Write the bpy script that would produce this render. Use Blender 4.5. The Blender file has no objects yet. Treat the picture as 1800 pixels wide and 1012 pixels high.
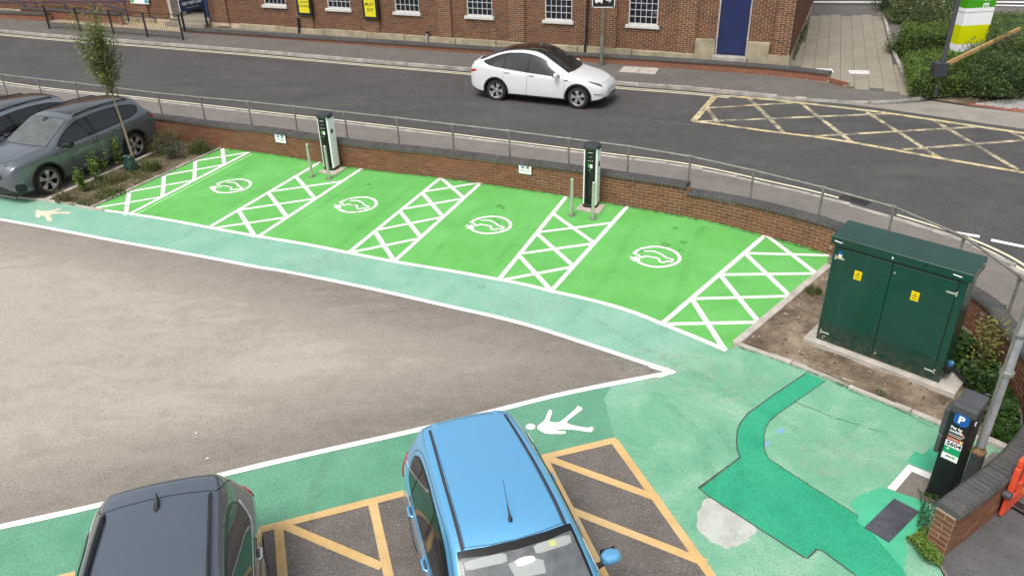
import bpy, bmesh, math, random
import numpy as np
from mathutils import Vector, Matrix
from mathutils.bvhtree import BVHTree
random.seed(7); np.random.seed(7)
S = bpy.context.scene
COL = S.collection
PI = math.pi
R = math.radians
# ------------------------------------------------------------------ camera
CAM_H = 7.2; FPX = 1370.0; CX, CY = 900.0, 506.0; VX, VY = 960.0, 2959.0
_d = np.array([VX-CX, VY-CY, FPX]); _d /= np.linalg.norm(_d)
_up = -_d; _fw = np.array([0, 0, 1.0]); _y = _fw-_up*(_fw@_up); _y /= np.linalg.norm(_y)
_x = np.cross(_y, _up); RM = np.array([_x, _y, _up])
cd = bpy.data.cameras.new('camera'); cam = bpy.data.objects.new('camera', cd); COL.objects.link(cam)
cm = Matrix(((RM[0, 0], -RM[0, 1], -RM[0, 2], 0), (RM[1, 0], -RM[1, 1], -RM[1, 2], 0), (RM[2, 0], -RM[2, 1], -RM[2, 2], CAM_H), (0, 0, 0, 1)))
cam.matrix_world = cm
cd.sensor_width = 36; cd.lens = FPX/1800*36; cd.clip_end = 600; cd.clip_start = .1
S.camera = cam
# ------------------------------------------------------------------ light
SUN_EL, SUN_AZ = R(60), R(-150)          # azimuth from +Y towards +X
w = bpy.data.worlds.new('World'); S.world = w; w.use_nodes = True
nt = w.node_tree; nt.nodes.clear()
sky = nt.nodes.new('ShaderNodeTexSky'); sky.sky_type = 'NISHITA'; sky.sun_disc = False
sky.sun_elevation = SUN_EL; sky.sun_rotation = SUN_AZ; sky.dust_density = 4.0; sky.air_density = 1.0; sky.ozone_density = 1.0
hs = nt.nodes.new('ShaderNodeHueSaturation'); hs.inputs['Saturation'].default_value = .30
bg = nt.nodes.new('ShaderNodeBackground'); bg.inputs['Strength'].default_value = .15
wo = nt.nodes.new('ShaderNodeOutputWorld')
nt.links.new(sky.outputs[0], hs.inputs['Color']); nt.links.new(hs.outputs[0], bg.inputs[0]); nt.links.new(bg.outputs[0], wo.inputs[0])
sl = bpy.data.lights.new('sun', 'SUN'); sl.energy = 1.5; sl.angle = R(24); sl.color = (1, .95, .88)
so = bpy.data.objects.new('sun', sl); COL.objects.link(so)
sd = Vector((math.sin(SUN_AZ)*math.cos(SUN_EL), math.cos(SUN_AZ)*math.cos(SUN_EL), math.sin(SUN_EL)))
so.rotation_euler = sd.to_track_quat('Z', 'Y').to_euler(); so.location = (0, 0, 40)
S.view_settings.view_transform = 'Standard'; S.view_settings.look = 'None'; S.view_settings.gamma = 1
S.view_settings.exposure = 0.35; S.view_settings.use_curve_mapping = False
# ------------------------------------------------------------------ projection helpers (pixel of the survey photo -> point on a real surface)
def ray(p): return RM@np.array([p[0]-CX, p[1]-CY, FPX])
def G(px, py, z=0.0):
    r = ray((px, py)); t = (z-CAM_H)/r[2]; return np.array([t*r[0], t*r[1], z])
def zr(x, y=0): return .10-.008*max(-40, min(40, x))          # road plane falls gently to the right
def sstep(a, b, t): t = max(0, min(1, (t-a)/(b-a))); return t*t*(3-2*t)
def zfn(x, y): return .015+(zr(x)+.10-.015)*sstep(6.6, 11.5, y)  # near footway
def zff(x, y=0): return zr(x)+.11                                  # far footway
def GS(px, py, f):
    z = .1
    for _ in range(12): q = G(px, py, z); z = f(q[0], q[1])
    return np.array([q[0], q[1], z])
def GP(px, py, o, n):
    r = ray((px, py)); c = np.array([0, 0, CAM_H]); n = np.array(n, float); t = ((np.array(o)-c)@n)/(r@n); return c+t*r
def VPL(px, py, base):                                            # point above a ground point, on the upright plane facing the camera
    b = np.array(base, float); n = np.array([b[0], b[1], 0]); return GP(px, py, b, n)
# ------------------------------------------------------------------ objects
def lnk(o): COL.objects.link(o); return o
def wm(o):
    m = Matrix.LocRotScale(o.location, o.rotation_euler, o.scale)
    return wm(o.parent)@m if o.parent else m
def tag(o, label=None, cat=None, group=None, kind=None):
    if label: o['label'] = label
    if cat: o['category'] = cat
    if group: o['group'] = group
    if kind: o['kind'] = kind
    return o
def thing(name, label, cat, loc=(0, 0, 0), rz=0, group=None):
    o = bpy.data.objects.new(name, None); o.empty_display_size = .2; lnk(o)
    o.location = [float(c) for c in loc]; o.rotation_euler = (0, 0, rz)
    return tag(o, label, cat, group)
def struct(name, loc=(0, 0, 0)):
    o = bpy.data.objects.new(name, None); lnk(o); o.location = loc; o['kind'] = 'structure'; return o
def children(o): return [c for c in bpy.data.objects if c.parent == o]
def copy_tree(o, parent=None):
    kids = list(o.children)
    c = o.copy(); lnk(c); c.parent = parent
    for k in kids: copy_tree(k, c)
    return c
class MB:
    def __init__(s): s.v = []; s.f = []; s.m = []
    def add(s, vs, fs, m=0, M=None):
        b = len(s.v)
        if M is not None: vs = [M@Vector([float(c) for c in v]) for v in vs]
        s.v += [tuple(float(c) for c in v) for v in vs]; s.f += [tuple(b+i for i in f) for f in fs]; s.m += [m]*len(fs); return s
    def box(s, c, d, m=0, M=None):
        x, y, z = c; a, b, h = d[0]/2, d[1]/2, d[2]/2
        vs = [(x+i*a, y+j*b, z+k*h) for i in (-1, 1) for j in (-1, 1) for k in (-1, 1)]
        return s.add(vs, [(0, 1, 3, 2), (4, 6, 7, 5), (0, 4, 5, 1), (2, 3, 7, 6), (0, 2, 6, 4), (1, 5, 7, 3)], m, M)
    def tube(s, pts, r, n=8, m=0, M=None, cap=True):
        pts = [Vector([float(c) for c in p]) for p in pts]; rs = r if isinstance(r, (list, tuple)) else [r]*len(pts)
        vs = []; fs = []; prev = None
        for i, p in enumerate(pts):
            t = (pts[min(i+1, len(pts)-1)]-pts[max(i-1, 0)]).normalized()
            if prev is None: a = t.orthogonal().normalized()
            else: a = (prev-t*prev.dot(t)).normalized()
            prev = a; b = t.cross(a)
            for k in range(n):
                an = 2*PI*k/n; vs.append(p+a*(rs[i]*math.cos(an))+b*(rs[i]*math.sin(an)))
        for i in range(len(pts)-1):
            for k in range(n): fs.append((i*n+k, i*n+(k+1) % n, (i+1)*n+(k+1) % n, (i+1)*n+k))
        if cap: fs += [tuple(range(n-1, -1, -1)), tuple(range((len(pts)-1)*n, len(pts)*n))]
        return s.add(vs, fs, m, M)
    def lathe(s, prof, n=24, m=0, M=None, cap=True):
        vs = []; fs = []
        for r, z in prof:
            for k in range(n): a = 2*PI*k/n; vs.append((r*math.cos(a), r*math.sin(a), z))
        for i in range(len(prof)-1):
            for k in range(n): fs.append((i*n+k, i*n+(k+1) % n, (i+1)*n+(k+1) % n, (i+1)*n+k))
        if cap and prof[0][0] > 1e-4: fs.append(tuple(range(n-1, -1, -1)))
        if cap and prof[-1][0] > 1e-4: fs.append(tuple(range((len(prof)-1)*n, len(prof)*n)))
        return s.add(vs, fs, m, M)
    def prism(s, poly, z0, z1, m=0, M=None):                      # poly in xy, extruded along z
        n = len(poly); vs = [(p[0], p[1], z0) for p in poly]+[(p[0], p[1], z1) for p in poly]
        a = sum(poly[i][0]*poly[(i+1) % n][1]-poly[(i+1) % n][0]*poly[i][1] for i in range(n))
        if a < 0: vs = vs[:n][::-1]+vs[n:][::-1]
        fs = [tuple(range(n-1, -1, -1)), tuple(range(n, 2*n))]+[(i, (i+1) % n, n+(i+1) % n, n+i) for i in range(n)]
        return s.add(vs, fs, m, M)
    def build(s, name, mats, parent=None, world=False, bevel=0, smooth=False, seg=1):
        me = bpy.data.meshes.new(name); vs = s.v
        if world and parent is not None:
            iv = wm(parent).inverted(); vs = [tuple(iv@Vector(v)) for v in vs]
        me.from_pydata(vs, [], s.f)
        if not isinstance(mats, (list, tuple)): mats = [mats]
        for mt in mats: me.materials.append(mt)
        me.polygons.foreach_set('material_index', s.m)
        if bevel or smooth:
            bm = bmesh.new(); bm.from_mesh(me)
            if bevel:
                es = [e for e in bm.edges if len(e.link_faces) == 2 and e.calc_face_angle(0) > .5]
                bmesh.ops.bevel(bm, geom=es, offset=bevel, segments=seg, affect='EDGES', profile=.5, clamp_overlap=True)
            if smooth:
                for f in bm.faces: f.smooth = True
                for e in bm.edges:
                    if len(e.link_faces) == 2 and e.calc_face_angle(0) > .6: e.smooth = False
            bm.to_mesh(me); bm.free()
        o = bpy.data.objects.new(name, me); lnk(o); o.parent = parent
        return o
def inst(name, me, parent, M):                                    # piece sharing mesh data, placed by local matrix
    o = bpy.data.objects.new(name, me); lnk(o); o.parent = parent; o.matrix_local = M; return o
def flat_poly(poly):
    return [(float(p[0]), float(p[1])) for p in poly]
def smooth_line(pts, n=6):
    P = [np.array(p, float) for p in pts]; out = []
    for i in range(len(P)-1):
        p0 = P[i-1] if i else 2*P[0]-P[1]; p1 = P[i]; p2 = P[i+1]; p3 = P[i+2] if i+2 < len(P) else 2*P[-1]-P[-2]
        for k in range(n):
            t = k/n; out.append(.5*((2*p1)+(-p0+p2)*t+(2*p0-5*p1+4*p2-p3)*t*t+(-p0+3*p1-3*p2+p3)*t**3))
    out.append(P[-1]); return out
def chaikin(poly, it=2, c=.22):
    P = [np.array(p, float) for p in poly]
    for _ in range(it):
        Q = []
        for i in range(len(P)):
            a, b = P[i], P[(i+1) % len(P)]; Q += [a+(b-a)*c, b-(b-a)*c]
        P = Q
    return P
def sheet(name, poly, zf, mat, parent=None, grid=0, dz=0.0, attr=None):
    if 0 < dz < .0175: dz *= .5      # a surface lying on the height function zf
    bm = bmesh.new(); vs = [bm.verts.new((float(p[0]), float(p[1]), 0)) for p in poly]; f = bm.faces.new(vs)
    bmesh.ops.triangulate(bm, faces=[f])
    if grid:
        xs = [p[0] for p in poly]; ys = [p[1] for p in poly]
        for ax, lo, hi in ((0, min(xs), max(xs)), (1, min(ys), max(ys))):
            for k in range(1, int((hi-lo)/grid)+1):
                co = [0, 0, 0]; co[ax] = lo+k*grid; no = [0, 0, 0]; no[ax] = 1
                bmesh.ops.bisect_plane(bm, geom=bm.verts[:]+bm.edges[:]+bm.faces[:], plane_co=co, plane_no=no)
    for v in bm.verts: v.co.z = (zf(v.co.x, v.co.y) if callable(zf) else zf)+dz
    bmesh.ops.recalc_face_normals(bm, faces=bm.faces)
    for f in bm.faces:
        if f.normal.z < 0: f.normal_flip()
    me = bpy.data.meshes.new(name); wc_ = [tuple(v.co) for v in bm.verts]
    if parent is not None:
        iv = wm(parent).inverted()
        for v in bm.verts: v.co = iv@v.co
    bm.to_mesh(me); bm.free(); me.materials.append(mat)
    if attr:
        at = me.attributes.new('dust', 'FLOAT', 'POINT'); at.data.foreach_set('value', [attr(c[0], c[1]) for c in wc_])
    o = bpy.data.objects.new(name, me); lnk(o); o.parent = parent; return o
def ribbon(name, pts, wd, zf, mat, parent=None, dz=0.0, closed=False):   # painted line of constant width
    if 0 < dz < .0175: dz *= .5
    P = [np.array(p[:2], float) for p in pts]; n = len(P); L = []; Rr = []
    for i in range(n):
        if closed: a, b = P[i-1], P[(i+1) % n]
        else: a, b = P[max(i-1, 0)], P[min(i+1, n-1)]
        t = (b-a)/np.linalg.norm(b-a); nn = np.array([-t[1], t[0]]); k = 1.0
        if 0 < i < n-1:
            d1 = P[i]-P[i-1]; d1 /= np.linalg.norm(d1); k = 1/max(.5, abs(d1@t))
        jw = wd*(1+random.uniform(-.05, .05))
        L.append(P[i]+nn*jw/2*k); Rr.append(P[i]-nn*jw/2*k)
    mb = MB(); z = lambda p: (zf(p[0], p[1]) if callable(zf) else zf)+dz
    vs = [(p[0], p[1], z(p)) for p in Rr]+[(p[0], p[1], z(p)) for p in L]
    fs = [(i, i+1, n+i+1, n+i) for i in range(n-1)]+([(n-1, 0, n, 2*n-1)] if closed else [])
    mb.add(vs, fs); return mb.build(name, mat, parent, world=True)
def sub2(a, b, n=4):
    a = np.array(a[:2], float); b = np.array(b[:2], float); return [a+(b-a)*k/n for k in range(n+1)]
# ------------------------------------------------------------------ materials
def _n(nt, t, **kw):
    n = nt.nodes.new(t)
    for k, v in kw.items(): setattr(n, k, v)
    return n
class Mat:
    """small builder of a procedural material"""
    def __init__(s, name, coord='pos'):
        s.m = bpy.data.materials.new(name); s.m.use_nodes = True; s.t = s.m.node_tree; s.b = s.t.nodes['Principled BSDF']
        if coord == 'pos': s.c = _n(s.t, 'ShaderNodeNewGeometry').outputs['Position']
        else: s.c = _n(s.t, 'ShaderNodeTexCoord').outputs['Object']
    def L(s, a, b): s.t.links.new(a, b)
    def noise(s, scale, detail=5, rough=.6, stretch=None, rot=0, dist=0):
        n = _n(s.t, 'ShaderNodeTexNoise'); n.inputs['Scale'].default_value = scale; n.inputs['Detail'].default_value = detail
        n.inputs['Roughness'].default_value = rough; n.inputs['Distortion'].default_value = dist
        c = s.c
        if stretch:
            mp = _n(s.t, 'ShaderNodeMapping'); mp.inputs['Rotation'].default_value = (0, 0, rot); mp.inputs['Scale'].default_value = stretch
            s.L(c, mp.inputs[0]); c = mp.outputs[0]
        s.L(c, n.inputs['Vector']); return n.outputs['Fac']
    def ramp(s, fac, stops):
        r = _n(s.t, 'ShaderNodeValToRGB'); e = r.color_ramp.elements
        while len(e) < len(stops): e.new(.5)
        for k, (p, c) in zip(e, stops): k.position = p; k.color = (*c, 1) if len(c) == 3 else c
        s.L(fac, r.inputs[0]); return r.outputs[0]
    def gray(s, fac, a, b, lo=0., hi=1.):
        r = _n(s.t, 'ShaderNodeMapRange'); r.inputs[1].default_value = a; r.inputs[2].default_value = b; r.inputs[3].default_value = lo; r.inputs[4].default_value = hi
        s.L(fac, r.inputs[0]); return r.outputs[0]
    def mix(s, fac, a, b, mode='MIX'):
        n = _n(s.t, 'ShaderNodeMix', data_type='RGBA', blend_type=mode)
        if isinstance(fac, (int, float)): n.inputs[0].default_value = fac
        else: s.L(fac, n.inputs[0])
        for i, v in ((6, a), (7, b)):
            if isinstance(v, (tuple, list)): n.inputs[i].default_value = (*v[:3], 1)
            else: s.L(v, n.inputs[i])
        return n.outputs[2]
    def math(s, op, a, b=0.):
        n = _n(s.t, 'ShaderNodeMath', operation=op)
        for i, v in ((0, a), (1, b)):
            if isinstance(v, (int, float)): n.inputs[i].default_value = v
            else: s.L(v, n.inputs[i])
        return n.outputs[0]
    def rnd(s):
        a = _n(s.t, 'ShaderNodeObjectInfo').outputs['Random']; g = _n(s.t, 'ShaderNodeNewGeometry').outputs['Random Per Island']
        return s.math('FRACT', s.math('ADD', a, g))
    def vary(s, col, amt, scale=3, detail=6):
        f = s.noise(scale, detail); lo = tuple(c*(1-amt) for c in col); hi = tuple(min(1, c*(1+amt)) for c in col)
        return s.ramp(f, [(.3, lo), (.7, hi)])
    def bump(s, h, strength=.3, dist=.01):
        n = _n(s.t, 'ShaderNodeBump'); n.inputs['Strength'].default_value = strength; n.inputs['Distance'].default_value = dist
        s.L(h, n.inputs['Height']); s.L(n.outputs[0], s.b.inputs['Normal'])
    def done(s, col=None, rough=.6, metal=0, spec=.5, coat=0, **kw):
        if col is not None:
            if isinstance(col, (tuple, list)): s.b.inputs['Base Color'].default_value = (*col[:3], 1)
            else: s.L(col, s.b.inputs['Base Color'])
        if isinstance(rough, (int, float)): s.b.inputs['Roughness'].default_value = rough
        else: s.L(rough, s.b.inputs['Roughness'])
        s.b.inputs['Metallic'].default_value = metal; s.b.inputs['Specular IOR Level'].default_value = spec
        if coat: s.b.inputs['Coat Weight'].default_value = coat; s.b.inputs['Coat Roughness'].default_value = .04
        for k, v in kw.items(): s.b.inputs[k].default_value = v
        return s.m
def simple(name, col, rough=.5, metal=0, var=.12, scale=6, spec=.5, coat=0, bump=0, bscale=120, coord='obj'):
    k = Mat(name, coord); c = k.vary(col, var, scale) if var else col
    if bump: k.bump(k.noise(bscale, 3), bump, .004)
    return k.done(c, rough, metal, spec, coat)
def asphalt(name, dark, light, streak=.5, fine=70, speck=(.5, .47, .43), rot=R(20), bstr=.35, spk=.66):
    k = Mat(name)
    big = k.noise(.35, 5, .6, (1, 2.2, 1), rot, .6); med = k.noise(2.2, 6, .65)
    f = k.math('ADD', k.math('MULTIPLY', big, streak), k.math('MULTIPLY', med, 1-streak))
    c = k.ramp(f, [(.36, dark), (.50, tuple((a+b)/2 for a, b in zip(dark, light))), (.64, light)])
    fn = k.noise(fine*.55, 4, .78); f2 = k.noise(fine*1.3, 2, .6)
    c = k.mix(k.gray(fn, spk, spk+.10), c, speck)
    c = k.mix(k.gray(fn, .47, .30, 0, .75), c, tuple(x*.4 for x in dark))
    c = k.mix(k.gray(f2, .45, .25, 0, .35), c, tuple(x*.5 for x in dark))
    k.bump(fn, bstr, .01); return k.done(c, .9, spec=.25)
def roadpaint(name, col, under=(.13, .12, .11), wear=.5, dirt=.12, fine=35, wide=4, tint=None, fleck=None, streak=None, grit=.0):
    k = Mat(name); a = k.noise(fine, 5, .7); b = k.noise(wide, 5)
    f = k.math('ADD', k.math('MULTIPLY', a, .6), k.math('MULTIPLY', b, .4))
    c = k.vary(col, dirt, 2.5, 7)
    if tint: c = k.mix(k.gray(k.noise(.8, 5, .65), .4, .68), c, tint)
    if streak: c = k.mix(k.gray(k.noise(2.2, 6, .75, (1, .16, 1), streak[1]), .60, .74, 0, .55), c, streak[0])
    if grit: c = k.mix(k.gray(k.noise(42, 3, .7), .54, .34, 0, grit), c, tuple(x*.42 for x in col))
    c = k.mix(k.gray(f, wear, wear-.06), c, under)
    if fleck:
        c = k.mix(k.gray(k.noise(13, 4, .8), .66, .71, 0, .75), c, fleck)
        c = k.mix(k.gray(k.noise(3.1, 7, .82, dist=1.2), .64, .70, 0, .5), c, fleck)
    k.bump(k.noise(90, 3), .25, .006); return k.done(c, .75, spec=.3)
def brick(name, cols, dirt=(.10, .08, .07), soot=.3, grain=((.12, .06, .04), (.42, .2, .12)), ga=.3, spl=(.55, .47, .4)):
    k = Mat(name); r = k.rnd(); n = len(cols)
    c = k.ramp(r, [(i/(n-1), cc) for i, cc in enumerate(cols)])
    c = k.mix(k.gray(k.noise(1.1, 6, .65), .48, .72, 0, soot), c, dirt)
    c = k.mix(ga, c, k.ramp(k.noise(40, 4), [(.3, grain[0]), (.7, grain[1])]))
    c = k.mix(k.gray(k.noise(7, 5, .7), .69, .76, 0, .6), c, spl)
    k.bump(k.noise(110, 4), .35, .004); return k.done(c, .88, spec=.25)
def leafmat(name, cols, rough=.5, trans=.32):
    k = Mat(name); r = k.rnd(); n = len(cols)
    c = k.ramp(r, [(i/(n-1), cc) for i, cc in enumerate(cols)])
    c = k.mix(k.gray(k.noise(1.3, 4), .35, .7, 0, .5), c, cols[-1])
    m = k.done(c, rough, spec=.3)
    tr = _n(k.t, 'ShaderNodeBsdfTranslucent'); k.L(c, tr.inputs[0]); mx = _n(k.t, 'ShaderNodeMixShader'); mx.inputs[0].default_value = trans
    out = k.t.nodes['Material Output']; k.L(k.b.outputs[0], mx.inputs[1]); k.L(tr.outputs[0], mx.inputs[2]); k.L(mx.outputs[0], out.inputs[0])
    return m
def pale_material():
    k = Mat('pale_green_surface'); at = _n(k.t, 'ShaderNodeAttribute'); at.attribute_name = 'dust'
    n1 = k.noise(1.2, 7, .68, dist=.5); n2 = k.noise(28, 5, .7); n3 = k.noise(42, 3, .7)
    a = k.ramp(n1, [(.36, (.215, .445, .325)), (.5, (.245, .475, .355)), (.64, (.285, .51, .39))])
    b = k.ramp(n1, [(.34, (.145, .375, .235)), (.48, (.18, .42, .27)), (.58, (.24, .465, .315)), (.70, (.31, .505, .355))])
    m = k.gray(k.math('ADD', at.outputs['Fac'], k.math('MULTIPLY', k.math('SUBTRACT', n1, .5), .9)), .25, .75)
    c = k.mix(m, a, b)
    c = k.mix(k.gray(k.noise(1.7, 6, .75, (1, .2, 1), R(38)), .58, .72, 0, .45), c, (.15, .36, .24))
    c = k.mix(k.gray(n3, .52, .36, 0, .5), c, (.07, .17, .11)); c = k.mix(k.gray(n2, .36, .32, 0, .5), c, (.40, .48, .37))
    c = k.mix(k.gray(k.noise(13, 4, .8), .665, .71, 0, .7), c, (.07, .19, .12)); c = k.mix(k.gray(k.noise(2.6, 7, .82, dist=1.2), .62, .70, 0, .55), c, (.10, .24, .16))
    k.bump(n3, .3, .006); return k.done(c, .78, spec=.28)
def stain(name, col, amax, lo=.42, hi=.68, scale=5, stretch=None, rot=0, fine=0):
    k = Mat(name); f = k.gray(k.noise(scale, 6, .75, stretch, rot), lo, hi, 0, amax)
    if fine: f = k.math('MULTIPLY', f, k.gray(k.noise(fine, 3, .7), .35, .6))
    k.done(col, .85, spec=.2); t = _n(k.t, 'ShaderNodeBsdfTransparent'); mx = _n(k.t, 'ShaderNodeMixShader')
    k.L(f, mx.inputs[0]); k.L(t.outputs[0], mx.inputs[1]); k.L(k.b.outputs[0], mx.inputs[2]); k.L(mx.outputs[0], k.t.nodes['Material Output'].inputs[0]); return k.m
def glassfilm(name, tint=(1, 1, 1)):
    k = Mat(name); out = k.t.nodes['Material Output']
    t = _n(k.t, 'ShaderNodeBsdfTransparent'); t.inputs[0].default_value = (*tint, 1)
    g = _n(k.t, 'ShaderNodeBsdfGlossy'); g.inputs['Roughness'].default_value = .02
    fr = _n(k.t, 'ShaderNodeFresnel'); fr.inputs[0].default_value = 1.55; mx = _n(k.t, 'ShaderNodeMixShader')
    k.L(fr.outputs[0], mx.inputs[0]); k.L(t.outputs[0], mx.inputs[1]); k.L(g.outputs[0], mx.inputs[2]); k.L(mx.outputs[0], out.inputs[0]); return k.m
def carpaint(name, col, metal=.35, flake=.1, rough=.32):
    k = Mat(name, 'obj'); c = k.vary(col, flake, 60, 2)
    c = k.mix(k.gray(k.noise(2.5, 6, .7), .5, .8, 0, .10), c, (.35, .33, .3))
    return k.done(c, rough, metal, .5, 1.0)
def lot_material():
    k = Mat('car_park_asphalt'); at = _n(k.t, 'ShaderNodeAttribute'); at.attribute_name = 'dust'; du = at.outputs['Fac']
    n1 = k.noise(.9, 7, .68, (1, 2.4, 1), R(18), .8); n2 = k.noise(5, 6, .7)
    f = k.math('ADD', du, k.math('ADD', k.math('MULTIPLY', k.math('SUBTRACT', n1, .5), .75), k.math('MULTIPLY', k.math('SUBTRACT', n2, .5), .5)))
    c = k.ramp(f, [(.02, (.165, .145, .126)), (.4, (.265, .236, .204)), (.75, (.335, .30, .255)), (1.05, (.42, .38, .325))])
    fn = k.noise(30, 4, .8); f2 = k.noise(75, 2, .6)
    c = k.mix(k.gray(fn, .57, .70, 0, .6), c, (.55, .50, .44)); c = k.mix(k.gray(fn, .46, .30, 0, .9), c, (.08, .07, .062)); c = k.mix(k.gray(f2, .47, .28, 0, .7), c, (.085, .075, .066)); c = k.mix(k.gray(f2, .55, .72, 0, .5), c, (.55, .50, .44))
    c = k.mix(k.gray(k.noise(2.6, 3, .6), .735, .76, 0, .55), c, (.07, .062, .056))
    k.bump(fn, .5, .012); return k.done(c, .92, spec=.2)
m_lot = lot_material()
m_bay = asphalt('worn_bay_asphalt', (.12, .106, .096), (.19, .167, .148), .4, 60, (.42, .38, .34), spk=.58)
m_road = asphalt('road_asphalt', (.066, .064, .064), (.098, .094, .093), .55, 50, (.24, .23, .22), R(-24), spk=.60)
m_foot = asphalt('footway_asphalt', (.165, .147, .132), (.225, .203, .182), .5, 50, (.34, .31, .28), R(-24), spk=.6)
m_foot2 = asphalt('far_footway_asphalt', (.125, .112, .102), (.17, .154, .14), .5, 40, (.25, .23, .21), R(-24), spk=.6)
m_path_dark = asphalt('dark_path_asphalt', (.09, .088, .09), (.15, .145, .145), .5, 60, (.3, .29, .28))
m_ground = asphalt('outer_ground', (.12, .11, .1), (.2, .19, .17))
m_white = roadpaint('white_road_paint', (.84, .83, .80), (.40, .42, .36), .385, .06, 45, 5, None, (.52, .52, .46), None, .12)
m_whiteold = roadpaint('worn_white_paint', (.72, .69, .62), (.3, .42, .33), .38, .1)
m_yel = roadpaint('yellow_bay_paint', (.64, .42, .17), (.2, .17, .14), .40, .14, 50, 5, (.70, .50, .26), (.34, .22, .11), None, .25)
m_yelroad = roadpaint('worn_yellow_road_paint', (.62, .51, .27), (.12, .11, .1), .49, .15, 24, 3, (.68, .60, .38), None, None, .3)
m_yelworn = roadpaint('badly_worn_yellow_road_paint', (.60, .50, .28), (.12, .11, .1), .535, .15, 26, 2.5, (.66, .60, .42), None, None, .4)
m_yelline = roadpaint('cream_double_line_paint', (.76, .69, .50), (.12, .11, .1), .40, .08)
m_bright = roadpaint('bright_green_surface', (.125, .435, .095), (.085, .35, .055), .355, .07, 30, 1.1, (.165, .50, .135), (.05, .22, .04), ((.22, .55, .18), R(20)), .35)
m_pale = roadpaint('pale_green_surface', (.245, .475, .345), (.36, .44, .32), .42, .14, 28, 1.3, (.33, .53, .40), (.10, .24, .17), ((.40, .55, .44), R(70)), .4)
m_pale = pale_material()
m_right = roadpaint('worn_right_green_surface', (.165, .40, .245), (.33, .42, .28), .43, .18, 26, 1.1, (.30, .47, .30), (.08, .22, .14), ((.13, .33, .21), R(40)), .5)
m_mid = roadpaint('mid_green_surface', (.118, .33, .21), (.10, .22, .15), .40, .14, 45, 1.6, (.165, .38, .25), (.05, .14, .09), ((.17, .38, .26), R(18)), .6)
m_emer = roadpaint('emerald_green_surface', (.026, .335, .185), (.06, .31, .19), .39, .14, 30, 1.3, (.045, .39, .22), (.02, .18, .105), ((.075, .39, .245), R(-35)), .5)
m_emer2 = roadpaint('dull_emerald_surface', (.07, .42, .24), (.2, .45, .3), .43, .12, 30, 2)
m_blob = roadpaint('bare_pale_patch', (.50, .52, .47), (.33, .34, .31), .47, .1, 60, 4)
m_ghost = roadpaint('ghost_line', (.42, .72, .36), (.12, .55, .08), .44, .1)
m_conc = simple('pale_concrete', (.42, .39, .34), .85, var=.25, scale=5, bump=.3, coord='pos')
m_kerb = simple('kerb_concrete', (.36, .335, .30), .85, var=.35, scale=3, bump=.3, coord='pos')
m_edge = simple('edging_concrete', (.45, .41, .36), .85, var=.22, scale=4, bump=.3, coord='pos')
m_slab = brick('paving_slab', [(.275, .245, .19), (.305, .275, .215), (.29, .26, .20), (.325, .29, .235)], (.16, .145, .12), .35, ((.2, .18, .14), (.28, .25, .21)), .25, (.32, .3, .26))
m_mortar = simple('mortar', (.34, .26, .20), .95, var=.3, scale=9, bump=.3, coord='pos')
m_mortar2 = simple('pale_mortar', (.52, .42, .29), .95, var=.25, scale=5, bump=.3, coord='pos')
m_brick = brick('red_wall_brick', [(.135, .052, .027), (.20, .080, .038), (.165, .064, .032), (.245, .105, .052), (.11, .047, .028)], (.075, .058, .046), .5, ((.09, .045, .03), (.32, .165, .09)), .3)
m_brick_far = brick('weathered_building_brick', [(.125, .050, .028), (.18, .074, .037), (.07, .035, .025), (.215, .094, .046), (.145, .058, .031)], (.07, .05, .04), .5, ((.1, .05, .03), (.26, .12, .07)), .25)
m_stripe_unused = None
m_brick_low = brick('orange_low_wall_brick', [(.20, .068, .038), (.26, .09, .047), (.225, .077, .042)], (.12, .07, .05), .35)
m_cope = brick('dark_coping_brick', [(.035, .034, .036), (.054, .053, .055), (.043, .042, .045), (.07, .068, .07)], (.15, .145, .13), .45, ((.05, .05, .052), (.14, .137, .138)), .3, (.3, .29, .27))
m_stone = simple('plinth_stone', (.33, .285, .195), .9, var=.38, scale=2.2, bump=.4, coord='pos')
m_steel = simple('galvanised_steel', (.25, .245, .215), .55, .45, .3, 5, coord='pos')
m_steel2 = simple('brushed_stainless', (.56, .555, .52), .38, .7, .12, 8)
m_black = simple('black_paint', (.016, .016, .018), .4, var=.2)
m_navy = simple('navy_paint', (.015, .028, .10), .5, var=.15, coord='pos')
m_darkplastic = simple('dark_grey_plastic', (.035, .038, .045), .5, var=.2, bump=.2)
m_whitep = simple('white_panel', (.86, .87, .88), .3, var=.04)
m_whitewood = simple('white_painted_wood', (.60, .60, .58), .5, var=.12, scale=9, coord='pos')
m_glassdark = simple('dark_window_glass', (.015, .02, .028), .06, var=.3, scale=3)
m_tyre = simple('tyre_rubber', (.018, .018, .018), .8, var=.25, scale=20)
m_alloy = simple('alloy_silver', (.62, .62, .61), .3, .75, .08)
m_disc = simple('brake_dark', (.02, .02, .02), .6)
m_red = simple('tail_light_red', (.45, .015, .012), .15, coat=.6)
m_lamp = simple('headlight_glass', (.13, .15, .16), .12, .3, .5, 14, coat=.5)
m_trim = simple('black_trim', (.014, .014, .015), .45, var=.2)
m_sidewin = simple('tinted_side_glass', (.018, .022, .024), .03, var=.2, coat=.3)
m_film = glassfilm('clear_glass')
m_interior = simple('grey_interior', (.15, .165, .175), .75, var=.4, scale=5)
m_soil = None
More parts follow.
